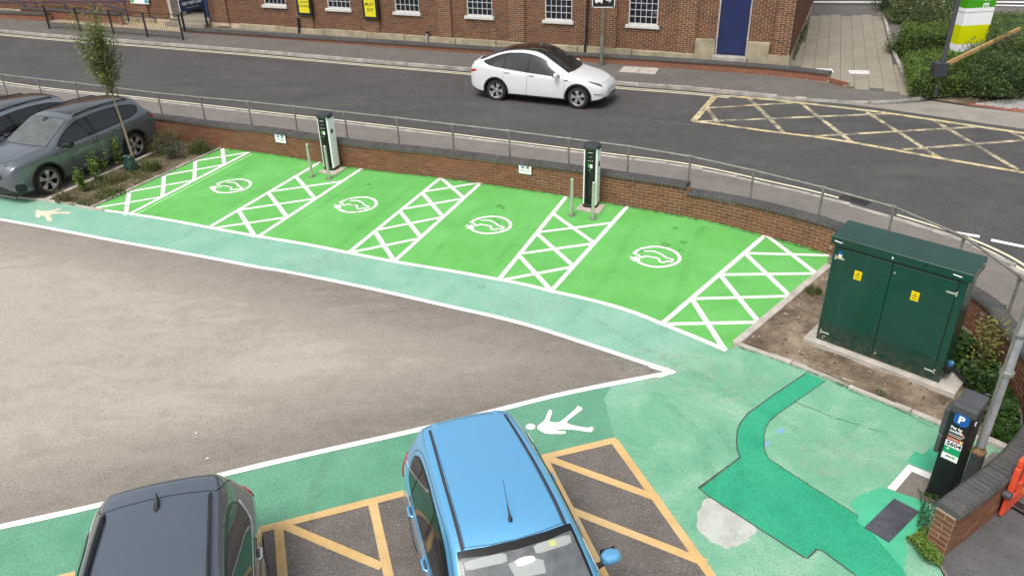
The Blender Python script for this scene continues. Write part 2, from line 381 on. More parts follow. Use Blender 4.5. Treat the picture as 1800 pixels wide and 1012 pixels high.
# ================================================================== SETTING
def resample(pts, step, off=0.0):
    P = [np.array(p[:2], float) for p in pts]; seg = [np.linalg.norm(P[i+1]-P[i]) for i in range(len(P)-1)]; tot = sum(seg); out = []; s = off
    cum = np.concatenate([[0], np.cumsum(seg)])
    while s <= tot:
        i = min(int(np.searchsorted(cum, s, side='right'))-1, len(seg)-1); t = (s-cum[i])/seg[i]
        p = P[i]+(P[i+1]-P[i])*t; d = (P[i+1]-P[i])/seg[i]; out.append((s, p, d)); s += step
    return out
def offset(pts, d):                                              # to the left of travel
    P = [np.array(p[:2], float) for p in pts]; out = []
    for i in range(len(P)):
        t = P[min(i+1, len(P)-1)]-P[max(i-1, 0)]; t /= np.linalg.norm(t); out.append(P[i]+np.array([-t[1], t[0]])*d)
    return out
def MX(p, z, d, rx=0, rz=0): 
    return Matrix.Translation((float(p[0]), float(p[1]), float(z)))@Matrix.Rotation(math.atan2(d[1], d[0])+rz, 4, 'Z')@Matrix.Rotation(rx, 4, 'X')
# ---- lines of the place
far_kerb = smooth_line([(-50, 50.4)]+[GS(*p, zr)[:2] for p in [(0, 57.5), (225, 76), (450, 94), (645, 111), (840, 127.5), (1086, 150), (1215, 160), (1350, 173), (1420, 178.5), (1500, 182.5)]]+[GS(*p, zr)[:2] for p in [(1560, 181.5), (1612, 176.5), (1645, 172), (1700, 169), (1760, 160)]], 8)
road_edge_right = [GS(*p, zr)[:2] for p in [(1350, 173), (1490, 183), (1550, 191), (1675, 209), (1800, 227), (1880, 238)]]
near_kerb = smooth_line([(-50, 43.6), (-28, 33.6)]+[GS(*p, zfn)[:2] for p in [(0, 146), (225, 171), (450, 197), (675, 223), (900, 251), (1057, 271), (1200, 290), (1350, 322), (1440, 343), (1540, 371.5), (1630, 399), (1685, 418), (1745, 445), (1800, 477)]]+[(10.2, 11.0), (10.6, 8.5), (10.8, 4), (10.8, -12)], 8)
wall_front = smooth_line([(-24, 28.6), (-15.6, 24.75), (-11.3, 22.85)]+[G(*p)[:2] for p in [(300, 247), (388, 260), (480, 271), (560, 284.5), (640, 297), (750, 309.5), (850, 322.5), (950, 337), (1050, 353), (1100, 362), (1195, 378.5), (1270, 394), (1342, 413), (1400, 429), (1450, 445)]]+[(6.62, 13.52), (6.86, 13.1)], 5)
wall_back = offset(wall_front, .23)
cm_in = [G(*p, .66)[:2] for p in [(1714, 520), (1752.6, 560), (1779, 595.6)]]
curve_in = smooth_line([(7.02, 12.75), cm_in[0], cm_in[1], cm_in[2], (7.33, 8.9), (6.85, 8.1), G(1800, 752.7, .66)[:2], G(1757.6, 801.6, .66)[:2], G(1692, 853.5, .66)[:2], G(1649, 884, .66)[:2]], 8)
curve_out = offset(curve_in, .25)
# ---- sheets
sheet('ground', [(-120, -60), (120, -60), (120, 160), (-120, 160)], -.55, m_ground)['kind'] = 'structure'
lot_edge = offset(wall_front, .1)
car_park = struct('car_park')
_segs = []
for L_ in ([(-60, 377), (0, 386), (205, 424), (505, 478), (800, 541), (935, 573.5), (1075, 618.5), (1183, 654)], [(1183, 654), (750, 752), (190, 884), (-80, 944)]):
    Q_ = [G(*p)[:2] for p in L_]; _segs += list(zip(Q_[:-1], Q_[1:]))
def dust_at(x, y):
    p = np.array([x, y]); dm = 99
    for a, b in _segs:
        t = max(0, min(1, (p-a)@(b-a)/((b-a)@(b-a)))); dm = min(dm, np.linalg.norm(p-a-(b-a)*t))
    d = .18+.57*sstep(.05, 1.9, dm); d += .22*sstep(-2, -9, x) if False else .22*(1-sstep(-9, -1, x))
    q = G(510, 632); d += .55*math.exp(-((x-q[0])**2/.9+(y-q[1])**2/.12)) ; q = G(280, 720); d += .25*math.exp(-((x-q[0])**2/.5+(y-q[1])**2/.08))
    return d
sheet('asphalt_surface', [(-45, -14), (4.9, -14), (4.75, 6.4)]+offset(curve_in, .1)[::-1]+[(6.9, 13.6)]+lot_edge[::-1]+[(-45, 38)], 0, m_lot, car_park, .5, attr=lambda x, y: dust_at(x, y))
road = struct('road')
sheet('road_surface', [(-50, 43.2)]+[p-np.array([0, .0]) for p in near_kerb[1:]]+[(10.8, -14), (45, -14), (45, 8)]+road_edge_right[::-1]+[p for p in far_kerb[:69]][::-1], zr, m_road, road, 2.5)
sheet('road_margin', [GS(*p, zr)[:2] for p in [(1330, 165), (1420, 170), (1500, 174), (1620, 170), (1700, 163), (1900, 150), (1900, 260), (1500, 200), (1340, 185)]], zr, m_road, road, 0, -.006)
near_foot = struct('near_pavement')
sheet('pavement_surface', [(-50, 43.4)]+near_kerb[1:]+[(10.8, -14), (4.9, -14), (4.78, 6.4)]+offset(curve_in, .12)[::-1]+[(7.0, 13.4)]+offset(wall_front, .12)[::-1]+[(-50, 40.5)], zfn, m_foot, near_foot, 1.2)
sheet('path_surface', [(10.6, -14), (5.0, -14), (4.82, 6.3)]+offset(curve_out, -.10)[::-1][:34]+[(8.6, 10.2), (9.6, 7.5)], zfn, m_path_dark, near_foot, 1.0, .004)
far_foot = struct('far_pavement')
sheet('pavement_surface', far_kerb+[(30, 20), (70, 20), (70, 100), (-50, 100)], zff, m_foot2, far_foot, 5)
# ---- kerb stones
def skirt(name, line, zf, dep, mat, parent):
    mb = MB(); P = [tuple(p[:2]) for p in line]; n = len(P)
    mb.add([(x, y, zf(x, y)-.002) for x, y in P]+[(x, y, zf(x, y)-dep) for x, y in P], [(i, n+i, n+i+1, i+1) for i in range(n-1)]); return mb.build(name, mat, parent, world=True)
skirt('pavement_edge', far_kerb+[far_kerb[-1]+(np.array([30, 20])-far_kerb[-1])*t for t in (.25, .5, .75, 1)], zff, .3, m_kerb, far_foot)
def kerbs(root, line, zf, n, wd=.15, h=.13, drop=None):
    mb = MB(); mb.box((0, 0, -h/2), (.905, wd, h)); o = mb.build('kerb_stone', m_kerb, None, bevel=.018); me = o.data; bpy.data.objects.remove(o)
    for s, p, d in resample(line, .915):
        if p[0] < -26 or p[0] > 17 or p[1] < -4: continue
        nn = np.array([-d[1], d[0]]); q = p+d*.457+nn*wd/2*n
        z = zf(q[0], q[1])+.006+(drop(s, p) if drop else 0)
        inst('kerb_stone', me, root, MX(q, z, d, rz=random.uniform(-.008, .008)))
kerbs(far_foot, far_kerb, zff, 1, drop=lambda s, p: -.035*sstep(8.2, 10.2, p[0])*(1-sstep(12.6, 13.6, p[0])))
kerbs(near_foot, near_kerb, zfn, -1)
# ---- apron, cobbles
apron = struct('crossing_apron')
m_apron = asphalt('light_apron', (.24, .22, .19), (.34, .31, .275), .4, 60, (.45, .42, .38))
sheet('apron_surface', [GS(*p, zr)[:2] for p in [(1430, 179), (1490, 183.5), (1550, 191), (1675, 209), (1800, 227), (1880, 238), (1880, 212), (1800, 199), (1705, 188), (1640, 178), (1590, 182), (1540, 184.5)]], zr, m_apron, apron, 0, .006)
m_redstrip = simple('red_block_paving', (.27, .10, .065), .9, var=.3, scale=6, coord='pos')
sheet('red_edge_strip', [GS(*p, zr)[:2] for p in [(1690, 183), (1712, 178), (1800, 166), (1880, 156), (1880, 212), (1800, 199)]], zr, m_redstrip, apron, 0, .010)
m_cob = brick('granite_cobble', [(.26, .26, .25), (.36, .355, .345), (.30, .30, .29), (.40, .39, .38)], (.2, .19, .17), .3, ((.15, .15, .15), (.4, .4, .39)), .25, (.45, .45, .44))
mb = MB(); mb.box((0, 0, 0), (.24, .155, .09)); o = mb.build('cobble', m_cob, None, bevel=.02); cob_me = o.data; bpy.data.objects.remove(o)
cA, cB, cC = [GS(*p, zr) for p in [(1722, 183.5), (1800, 194), (1800, 171)]]
u1 = (cB-cA)[:2]; u1 /= np.linalg.norm(u1); u2 = np.array([-u1[1], u1[0]])
cw = [(cA+0)[:2], cB[:2]+u1*1.6, cB[:2]+u1*1.6+u2*3.0, GS(1800, 170, zr)[:2]]
def inpoly(p, poly):
    c = False; n = len(poly)
    for i in range(n):
        a, b = poly[i], poly[(i+1) % n]
        if (a[1] > p[1]) != (b[1] > p[1]) and p[0] < (b[0]-a[0])*(p[1]-a[1])/(b[1]-a[1])+a[0]: c = not c
    return c
for r_ in range(14):
    for k in range(18):
        p = cA[:2]+u1*(k*.255+(r_ % 2)*.12)+u2*(r_*.17+.04*math.sin(k*.9))
        if inpoly(p, cw): inst('cobble', cob_me, apron, MX(p, zr(p[0])-.015+random.uniform(-.004, .006), u1, rz=random.uniform(-.09, .09)))
# ---- green surfaces
gp = lambda L: [G(*p)[:2] for p in L]
front_px = [(158, 367), (228, 376), (300, 387.5), (372, 401), (456, 416), (540, 430), (615, 445), (696, 460.5), (790, 476), (880, 492), (930, 502), (972, 512.5), (1020, 523), (1075, 537), (1120, 551.5), (1168, 571), (1225, 594), (1277, 616)]
lower_px = [(-60, 377), (0, 386), (100, 404), (205, 424), (350, 450), (450, 469), (505, 478), (650, 507), (800, 541), (870, 556.5), (935, 573.5), (1000, 594), (1075, 618.5), (1130, 637), (1183, 654)]
low2_px = [(1183, 654), (1000, 690), (870, 722), (750, 752), (470, 815), (190, 884), (0, 926), (-80, 944)]
wl = [p for p in wall_front if -8.2 < p[0] < 6.35]
sheet('bright_green_bays', gp(front_px)+gp([(1290, 607), (1453, 471), (1458, 449)])+[p-np.array([0, .0]) for p in wl[::-1]]+gp([(388, 261)]), 0, m_bright, car_park, 0, .006)
sheet('pale_green_walkway', gp([(-60, 333), (0, 344), (85, 354)]+front_px+[(1298, 608), (1395, 641), (1525, 694), (1656, 748), (1700, 766), (1775, 797)])+[(5.45, 6.6), (4.8, 6.45), (4.72, 5.2), (4.4, 3.2), (2.2, 3.2)]+gp([(1250, 1010), (1080, 770), (1062, 700), (1075, 678)]+low2_px[0:1]+lower_px[::-1][1:]), 0, m_pale, car_park, .35, .004, attr=lambda x, y: sstep(-.9, .9, ((x-2.6)*1.4-(y-10.4)*1.6)/2.13))
sheet('mid_green_walkway', gp([(1075, 678), (1062, 700), (1080, 770), (950, 803), (712, 868), (455, 930), (130, 1008), (-80, 1060), (-80, 944)]+low2_px[::-1][1:-1]+[(1183, 654)]), 0, m_mid, car_park, 0, .004)
m_joint = simple('dirty_joint', (.06, .085, .06), .9, var=.5, scale=9, coord='pos')
z4 = lambda L: gp([(1200+x/2.72, 640+y/2.72) for x, y in L])
sheet('emerald_patch', z4([(592, 42), (682, 80), (620, 122), (560, 165), (500, 205), (445, 245), (412, 275), (397, 305), (388, 345), (388, 390), (395, 425), (412, 452), (600, 575), (840, 725), (835, 755), (900, 800), (1060, 990), (1080, 1060), (900, 1060), (830, 1010), (665, 890), (640, 885), (597, 927), (575, 920), (350, 775), (130, 635), (78, 592), (275, 445), (262, 410), (257, 370), (263, 310), (280, 275), (312, 235), (370, 195), (430, 150), (510, 95)]), 0, m_emer, car_park, 0, .010)
_em = car_park.children[-1] if False else None
ribbon('patch_joint', z4([(682, 80), (620, 122), (560, 165), (500, 205), (445, 245), (412, 275), (397, 305), (388, 345), (388, 390), (395, 425), (412, 452), (600, 575), (840, 725)]), .014, 0, m_joint, car_park, .012)
ribbon('patch_joint', z4([(830, 1010), (665, 890), (640, 885), (597, 927), (575, 920), (350, 775), (130, 635), (78, 592), (275, 445), (262, 410), (257, 370), (263, 310), (280, 275), (312, 235), (370, 195), (430, 150), (592, 42)]), .02, 0, m_joint, car_park, .012)
sheet('dull_emerald_patch', z4([(800, 665), (850, 625), (940, 588), (1010, 600), (1100, 622), (1160, 655), (1185, 700), (1150, 770), (1060, 840), (1075, 900), (1055, 990), (960, 950), (905, 860), (845, 800), (838, 725)]), 0, m_emer2, car_park, 0, .008)
sheet('dull_emerald_patch', z4([(1110, 415), (1150, 430), (1230, 360), (1270, 360), (1210, 510), (1160, 505), (1072, 465)]), 0, m_emer2, car_park, 0, .008)
sheet('bare_patch', chaikin(z4([(108, 642), (140, 638), (190, 672), (250, 712), (310, 752), (358, 786), (345, 812), (318, 822), (322, 845), (285, 852), (262, 872), (228, 870), (214, 888), (176, 862), (130, 850), (118, 828), (84, 806), (64, 778), (72, 742), (66, 706), (88, 690), (92, 660)]), 1, .25), 0, m_blob, car_park, 0, .008)
m_plate = asphalt('scuffed_dark_cover', (.055, .058, .072), (.10, .105, .125), .3, 45, (.3, .3, .32))
cov = [np.array([*p, 0]) for p in z4([(1010, 643), (1131, 706), (985, 853), (867, 782)])]
mbc = MB(); mbc.prism([p[:2] for p in cov], .0, .016); mbc.build('access_cover', m_plate, car_park, bevel=.004)
m_conc2 = asphalt('grey_footing_concrete', (.17, .155, .135), (.26, .235, .20), .4, 60)
sheet('meter_footing', z4([(1090, 500), (1190, 520), (1180, 640), (1250, 660), (1330, 560), (1480, 420), (1560, 430), (1450, 620), (1270, 700), (1170, 660), (1010, 606)]), 0, m_conc2, car_park, 0, .010)
wc = z4([(1079, 479), (1190, 522), (1178, 549), (1096, 513), (1016, 606), (978, 592)]); sheet('white_corner_line', wc, 0, m_white, car_park, 0, .012)
m_blue = simple('blue_scuff', (.20, .38, .58), .8, var=.2)
sheet('blue_scuff', z4([(455, 310), (485, 305), (480, 325), (450, 335)]), 0, m_blue, car_park, 0, .008)
sheet('blue_scuff', z4([(395, 370), (420, 368), (405, 392), (392, 388)]), 0, m_blue, car_park, 0, .008)
bay1 = sheet('dark_bay_asphalt', gp([(130, 1008), (455, 930), (712, 868), (950, 803), (1080, 770), (1250, 1010)])+[(2.2, 3.2), (1.5, -2), (-8, -2), (-6.5, 4.0)], 0, m_bay, car_park, 0, .003)
# ---- white lines
WL = dict(zf=0, mat=m_white, parent=car_park)
ribbon('walkway_line', smooth_line(gp(front_px), 4), .105, dz=.014, **WL)
ribbon('walkway_line', smooth_line(gp(lower_px), 4), .10, dz=.014, **WL)
ribbon('walkway_line', smooth_line(gp(low2_px), 4), .10, dz=.0145, **WL)
sheet('walkway_line', gp([(1190, 654), (1158, 665), (1150, 659), (1166, 654), (1140, 646), (1150, 640)]), 0, m_white, car_park, 0, .0152)
sc = 5.784
def hatch(ox, oy, k, lines, bars, thins, wl_=.095, wb=.10):
    q = lambda p: G(ox+p[0]/k, oy+p[1]/k)[:2]
    for a, b in lines: ribbon('bay_line', sub2(q(a), q(b), 6), wl_, dz=.0125, **WL)
    for i, (a, b) in enumerate(bars): ribbon('hatch_line', sub2(q(a), q(b), 3), wb, dz=.0105, **WL)
    for a, b in thins: ribbon('hatch_line', sub2(q(a), q(b), 3), wb*.95, dz=.0088, **WL)
hatch(150, 250, sc, [((1665, 103), (440, 735))], [((1393, 65), (1412, 225)), ((1118, 195), (1108, 380)), ((800, 345), (785, 550)), ((445, 515), (410, 740))], [((1660, 105), (1130, 190)), ((1410, 230), (820, 335)), ((1100, 388), (455, 503)), ((760, 560), (110, 668))])
ribbon('faded_line', sub2(*[G(150+a/sc, 250+b/sc)[:2] for a, b in [(1695, 122), (500, 742)]], 6), .035, 0, m_ghost, car_park, .009)
hatch(350, 270, sc, [((1230, 88), (90, 757)), ((1662, 148), (585, 855))], [((985, 235), (1170, 450)), ((705, 400), (890, 640)), ((405, 585), (570, 850))], [((1440, 285), (740, 385)), ((1160, 462), (430, 570)), ((880, 650), (130, 760))])
hatch(590, 300, sc, [((1065, 76), (135, 832)), ((1475, 126), (605, 915))], [((1075, 80), (1300, 275)), ((880, 225), (1090, 470)), ((650, 410), (860, 670)), ((400, 620), (590, 910))], [((1460, 125), (890, 215)), ((1290, 285), (660, 395)), ((1075, 475), (420, 603)), ((850, 690), (150, 832))])
hatch(850, 340, sc, [((842, 33), (155, 878)), ((1468, 127), (695, 985))], [((710, 210), (1120, 500)), ((550, 415), (915, 740)), ((370, 640), (680, 980))], [((1310, 300), (560, 395)), ((1110, 510), (400, 610)), ((910, 745), (190, 880))])
hatch(1130, 400, 4.4, [((950, 56), (150, 742))], [((955, 60), (1345, 358)), ((795, 205), (1138, 530)), ((600, 370), (892, 726)), ((385, 560), (630, 942))], [((1448, 216), (790, 198)), ((1330, 355), (600, 365)), ((1130, 530), (400, 550)), ((885, 732), (190, 746))])
# faint long scratch
# ---- charging symbols
sym_c = G(1154, 451.6)[:2]
q7 = lambda p: G(900+p[0]/4, 220+p[1]/4)[:2]-sym_c
ring = [(856, 906), (868, 893), (890, 878), (930, 864), (1000, 855), (1060, 860), (1115, 876), (1160, 903), (1178, 934), (1168, 962), (1125, 983), (1070, 995), (1015, 998), (960, 991), (915, 977), (886, 962)]
carl = [(858, 905), (886, 913), (905, 930), (922, 929), (936, 921), (985, 929), (1026, 936), (1036, 955), (1055, 966), (1076, 964), (1090, 957), (1117, 962), (1131, 948), (1118, 942), (1082, 930), (1048, 908), (1012, 893), (985, 887), (928, 887)]
plug = [(872, 924), (893, 934), (902, 950), (893, 962), (868, 960), (848, 954), (843, 938), (855, 930)]
for c in [(407.6, 327.5), (627.5, 360.2), (861.4, 395.8), (1154, 451.6)]:
    o_ = G(*c)[:2]
    ribbon('charging_symbol', [o_+q7(p) for p in smooth_line(ring, 3)], .070, dz=.0125, **WL)
    ribbon('charging_symbol', [o_+q7(p) for p in smooth_line(carl, 2)], .050, dz=.0108, **WL)
    sheet('charging_symbol', [o_+q7(p) for p in plug], 0, m_white, car_park, 0, .0138)
    for a, b in (((850, 934), (829, 923)), ((846, 946), (829, 938))): ribbon('charging_symbol', [o_+q7(a), o_+q7(b)], .03, dz=.0118, **WL)
# ---- walking figures
z3 = lambda L: gp([(650+x/3, 700+y/3) for x, y in L])
m_fig = roadpaint('white_figure_paint', (.80, .79, .74), (.35, .42, .36), .33, .06)
sheet('walking_figure', chaikin(z3([(886, 142), (920, 120), (938, 75), (945, 60), (962, 64), (958, 88), (945, 122), (975, 128), (1005, 124), (1060, 78), (1092, 48), (1096, 38), (1128, 55), (1085, 86), (1032, 128), (1070, 142), (1148, 156), (1170, 150), (1182, 156), (1172, 178), (1150, 178), (1080, 166), (1000, 164), (985, 172), (1030, 172), (1036, 183), (1020, 189), (930, 188), (895, 170), (882, 158)]), 1, .2), 0, m_fig, car_park, 0, .012)
hd = G(650+848/3, 700+150/3)[:2]
sheet('walking_figure', z3([(848+26*math.cos(a), 150+16*math.sin(a)) for a in np.linspace(0, 2*PI, 17)[:-1]]), 0, m_fig, car_park, 0, .0132)
z5 = lambda L: gp([(x/4, 250+y/4) for x, y in L])
m_fig2 = roadpaint('faded_figure_paint', (.66, .60, .47), (.35, .5, .38), .36, .1)
sheet('walking_figure', chaikin(z5([(292, 482), (345, 484), (425, 465), (432, 474), (375, 490), (502, 490), (492, 506), (400, 504), (350, 514), (374, 552), (336, 560), (318, 525), (292, 514), (272, 536), (246, 524), (252, 500)]), 1, .2), 0, m_fig2, car_park, 0, .012)
sheet('walking_figure', z5([(266+23*math.cos(a), 488+9*math.sin(a)) for a in np.linspace(0, 2*PI, 15)[:-1]]), 0, m_fig2, car_park, 0, .0132)
# ---- yellow bay lines
YL = dict(zf=0, mat=m_yel, parent=car_park)
zy = lambda L: gp([(450+x/4, 760+y/4) for x, y in L])
zb = lambda L: gp([(650+x/3, 700+y/3) for x, y in L])
ribbon('yellow_bay_line', smooth_line(zy([(-1400, 1030), (0, 690), (1040, 426)]), 6), .115, dz=.012, **YL)
ribbon('yellow_bay_line', sub2(*zy([(160, 670), (200, 1160)])), .115, dz=.0102, **YL)
ribbon('yellow_bay_line', sub2(*zy([(205, 655), (885, 942)])), .115, dz=.0086, **YL)
ribbon('yellow_bay_line', sub2(*zy([(820, 490), (960, 1130)])), .115, dz=.0102, **YL)
ribbon('yellow_bay_line', sub2(*zy([(40, 1240), (-30, 1180)])), .115, dz=.0086, **YL)
ribbon('yellow_bay_line', sub2(*zb([(890, 316), (1300, 219)])), .115, dz=.012, **YL)
ribbon('yellow_bay_line', sub2(*zb([(1285, 218), (1840, 990)])), .115, dz=.0102, **YL)
ribbon('yellow_bay_line', sub2(*zb([(915, 315), (1260, 985)])), .115, dz=.0102, **YL)
ribbon('yellow_bay_line', sub2(*zb([(945, 318), (1500, 520)])), .115, dz=.0086, **YL)
ribbon('yellow_bay_line', sub2(*zb([(1065, 590), (1775, 868)])), .115, dz=.0086, **YL)
# ---- road markings
RY = dict(zf=zr, mat=m_yelroad, parent=road)
gr = lambda L: [GS(*p, zr)[:2] for p in L]
def dbl(line, o1, o2, x0=-26, x1=9.0):
    for o_ in (o1, o2): ribbon('double_yellow_line', [p for p in offset(line, o_) if x0 < p[0] < x1 and p[1] > -6], .075, zr, m_yelline, road, .010)
dbl(far_kerb, -.24, -.42, -26, 7.3)
gx = GS(1505, 352, zfn)
dbl([p for p in near_kerb if p[0] < gx[0]-.45], .20, .38, -26, 20); dbl([p for p in near_kerb if p[0] > gx[0]+.35 and p[1] > 0], .20, .38, -26, 20)
ribbon('box_junction_line', gr([(1219, 213), (1258, 168)]), .19, dz=.012, **RY)
ribbon('box_junction_line', smooth_line(gr([(1250, 167), (1350, 175), (1400, 180.5), (1515, 193.5), (1565, 200), (1640, 211), (1720, 223), (1800, 234.5), (1870, 245)]), 4), .19, dz=.012, **RY)
ribbon('box_junction_line', smooth_line(gr([(1218, 213), (1350, 231), (1425, 240), (1500, 251), (1650, 278), (1800, 304), (1860, 315)]), 4), .16, dz=.012, **RY)
RY2 = dict(RY, mat=m_yelworn)
for a, b in [((1242, 190), (1262, 216)), ((1315, 172), (1377, 233)), ((1407, 181), (1497, 250)), ((1520, 195), (1650, 277)), ((1640, 211), (1790, 299)), ((1775, 231), (1880, 283))]: ribbon('box_junction_line', sub2(*gr([a, b])), .145, dz=.0095, **RY2)
for a, b in [((1245, 190), (1402, 180.5)), ((1225, 214), (1565, 200)), ((1422, 240), (1722, 223)), ((1588, 263), (1850, 243))]: ribbon('box_junction_line', sub2(*gr([a, b])), .145, dz=.0075, **RY2)
ribbon('centre_line', sub2(*gr([(1100, 207), (1225, 221)])), .05, zr, roadpaint('almost_gone_white', (.17, .165, .16), (.09, .087, .085), .53), road, .008)
ribbon('give_way_line', sub2(*gr([(1742, 422), (1830, 440)])), .13, zr, m_white, road, .010)
ribbon('give_way_line', sub2(*gr([(1680, 409), (1722, 416)])), .13, zr, m_white, road, .010)
# drain gully
m_iron = simple('cast_iron', (.05, .05, .052), .6, .4, .3)
gul = thing('drain_gully', 'cast iron road drain grating in the gutter behind the railing', 'drain', (gx[0]+.1, gx[1]+.26, zr(gx[0])+.004), math.atan2(-.75, .66))
mb = MB(); mb.box((0, 0, -.01), (.62, .36, .012)); mb.build('pit', m_black, gul)
mb = MB(); mb.box((0, .17, .0), (.64, .04, .022)); mb.box((0, -.17, 0), (.64, .04, .022)); mb.box((-.31, 0, 0), (.04, .3, .022)); mb.box((.31, 0, 0), (.04, .3, .022)); mb.build('frame', m_iron, gul, bevel=.003)
for k in range(7): mb = MB(); mb.box((-.24+k*.08, 0, .002), (.03, .30, .02), M=Matrix.Rotation(0, 4, 'Z')); mb.build('grate_bar', m_iron, gul)
# manhole on the far pavement
mh = [GS(*p, zff)[:2] for p in [(1096, 117), (1159, 121), (1152, 131), (1087, 126)]]
mid = sum(mh)/4; cov2 = thing('manhole_cover', 'pale concrete two piece manhole cover in the far pavement', 'manhole cover', (*mid, zff(*mid)))
for k in range(2):
    a, b, c_, d_ = mh; t0, t1 = (.01, .495) if k == 0 else (.505, .99)
    mb = MB(); mb.prism([a+(b-a)*t0, a+(b-a)*t1, d_+(c_-d_)*t1, d_+(c_-d_)*t0], zff(*mid)-.02, zff(*mid)+.012); mb.build('cover_slab', m_edge, cov2, world=True, bevel=.006)
# ---- paved path on the right
path = struct('paved_path')
pa = [GS(*p, zff) for p in [(1402, 118), (1598, 163), (1420, 27), (1553, 29)]]
e1 = np.array([math.cos(R(-23)), math.sin(R(-23))]); 
pl0 = GS(1392, 136, zff)[:2]; pr0 = GS(1597, 164, zff)[:2]; pl1 = GS(1421, 27, zff)[:2]; pr1 = GS(1555, 29, zff)[:2]
ax = ((pl1-pl0)/np.linalg.norm(pl1-pl0)+(pr1-pr0)/np.linalg.norm(pr1-pr0)); ax /= np.linalg.norm(ax)
front = [GS(*p, zff)[:2] for p in [(1345, 137), (1485, 154), (1597, 164)]]
mb = MB(); mb.box((0, 0, 0), (.44, .59, .05)); o = mb.build('paving_slab', m_slab, None, bevel=.006); slab_me = o.data; bpy.data.objects.remove(o)
region = [GS(*p, zff)[:2] for p in [(1392, 118), (1450, 128), (1470, 140), (1489, 155), (1597, 164.5)]]+[pr1, pl1]
perp = np.array([ax[1], -ax[0]])
sheet('path_bedding', [p for p in region], zff, simple('path_bedding', (.10, .09, .07), .95, coord='pos'), path, 0, .004)
base = pl0-ax*4
for i in range(-4, 14):
    for j in range(0, 40):
        p = base+perp*(i*.452)+ax*(j*.60+(0.3 if i % 2 else 0))
        if inpoly(p, region): inst('paving_slab', slab_me, path, MX(p, zff(*p)-.012+random.uniform(-.003, .003), perp, rz=random.uniform(-.006, .006)))
# white gratings, kerb edge of the path
for n_, (a, b, c_, d_) in enumerate([((1434, 121.5), (1462, 122.5), (1465, 128), (1437, 127)), ((1491, 124.5), (1527, 125.5), (1528, 131), (1494, 130))]):
    P = [GS(*p, zff)[:2] for p in (a, b, c_, d_)]; mid = sum(P)/4
    t = thing('drain_grating', ['white slotted drain grating in the paving near the low wall end', 'white slotted drain grating in the middle of the paved path'][n_], 'drain', (*mid, zff(*mid)))
    mb = MB(); mb.prism(P, zff(*mid)+.004, zff(*mid)+.022); mb.build('grating_frame', m_whitep, t, world=True, bevel=.003)
    u = (P[1]-P[0]); v = (P[3]-P[0])
    for k in range(6): mb = MB(); q = P[0]+u*(.08+k*.15)+v*.15; mb.prism([q, q+u*.07, q+u*.07+v*.7, q+v*.7], zff(*mid)+.021, zff(*mid)+.0245); mb.build('slot', m_edge, t, world=True)
mb = MB(); mb.box((0, 0, -.08), (.9, .13, .2)); o = mb.build('edging_stone', m_kerb, None, bevel=.015); eds_me = o.data; bpy.data.objects.remove(o)
for s, p, d in resample(smooth_line([GS(*q_, zff)[:2] for q_ in [(1605, 166), (1595, 150), (1583, 125), (1568, 88), (1558, 50), (1553, 32)]], 6), .915): inst('edging_stone', eds_me, path, MX(p+d*.45, zff(*p)+.1, d))
# road beyond the path
sheet('far_road_line', [GS(*p, zff)[:2] for p in [(1415, 3.2), (1560, 3.6), (1560, 5.4), (1415, 5.2)]], zff, m_white, road, 0, .012)
sheet('far_road_surface', [GS(*p, zff)[:2] for p in [(1380, 9), (1562, 11), (1700, 12), (1900, 16), (1900, -60), (1350, -60)]], zff, m_road, road, 0, .005)
sheet('far_road_line', [GS(*p, zff)[:2] for p in [(1745, 3), (1830, 3.5), (1830, 6), (1745, 5)]], zff, m_white, road, 0, .012)
sheet('far_road_line', [GS(*p, zff)[:2] for p in [(1745, 9.0), (1830, 10.5), (1830, 12.5), (1745, 10.6)]], zff, m_white, road, 0, .012)
# ---- planting beds
m_soil = Mat('bare_soil'); _a = m_soil.noise(1.6, 6, .7); _b = m_soil.noise(22, 5, .7)
_c = m_soil.ramp(_a, [(.33, (.095, .068, .048)), (.5, (.205, .158, .112)), (.66, (.34, .275, .20))])
_c = m_soil.mix(m_soil.gray(_b, .45, .3, 0, .7), _c, (.045, .034, .025)); _c = m_soil.mix(m_soil.gray(_b, .62, .7, 0, .7), _c, (.42, .35, .27))
m_soil.bump(_b, .8, .03); m_soil = m_soil.done(_c, .95, spec=.15)
bedL = gp([(87, 354), (158, 367), (386, 262), (372, 259), (300, 249), (262, 277)])
bl = struct('left_planting_bed'); sheet('soil_surface', bedL, lambda x, y: .035+.03*math.sin(x*5)*math.cos(y*4), m_soil, bl, .18)
bedR = gp([(1302, 606), (1395, 640), (1525, 693), (1656, 746), (1775, 796)])+[(6.7, 8.0), (7.2, 8.9), (7.6, 10.2), (7.65, 11.3), (7.0, 12.9), (6.55, 13.7)]+gp([(1456, 450), (1456, 470)])
br = struct('right_planting_bed'); sheet('soil_surface', bedR, lambda x, y: .04+.03*math.sin(x*4.3)*math.cos(y*5.1)+.018*math.sin(x*13+y*9), m_soil, br, .15)
def edging(root, px, h=.06, wd=.07, step=.915):
    mb = MB(); mb.box((0, 0, -.02), (step-.012, wd, .1)); o = mb.build('edging_stone', m_edge, None, bevel=.008); me = o.data; bpy.data.objects.remove(o)
    for s, p, d in resample(gp(px), step):
        inst('edging_stone', me, root, MX(p+d*step*.5, h-.03, d, rz=random.uniform(-.01, .01)))
edging(bl, [(158, 367), (386, 262)], .045, .06); edging(bl, [(85, 354), (260, 276)], .075, .12); edging(bl, [(-60, 333), (0, 343.5), (85, 354), (158, 367)], .045, .07)
edging(br, [(1293, 607), (1455, 470.5)], .07, .13); edging(br, [(1297, 606), (1395, 640.5), (1525, 693.5), (1656, 747)], .05, .085); edging(br, [(1729, 775), (1782, 797)], .08, .11, .45)

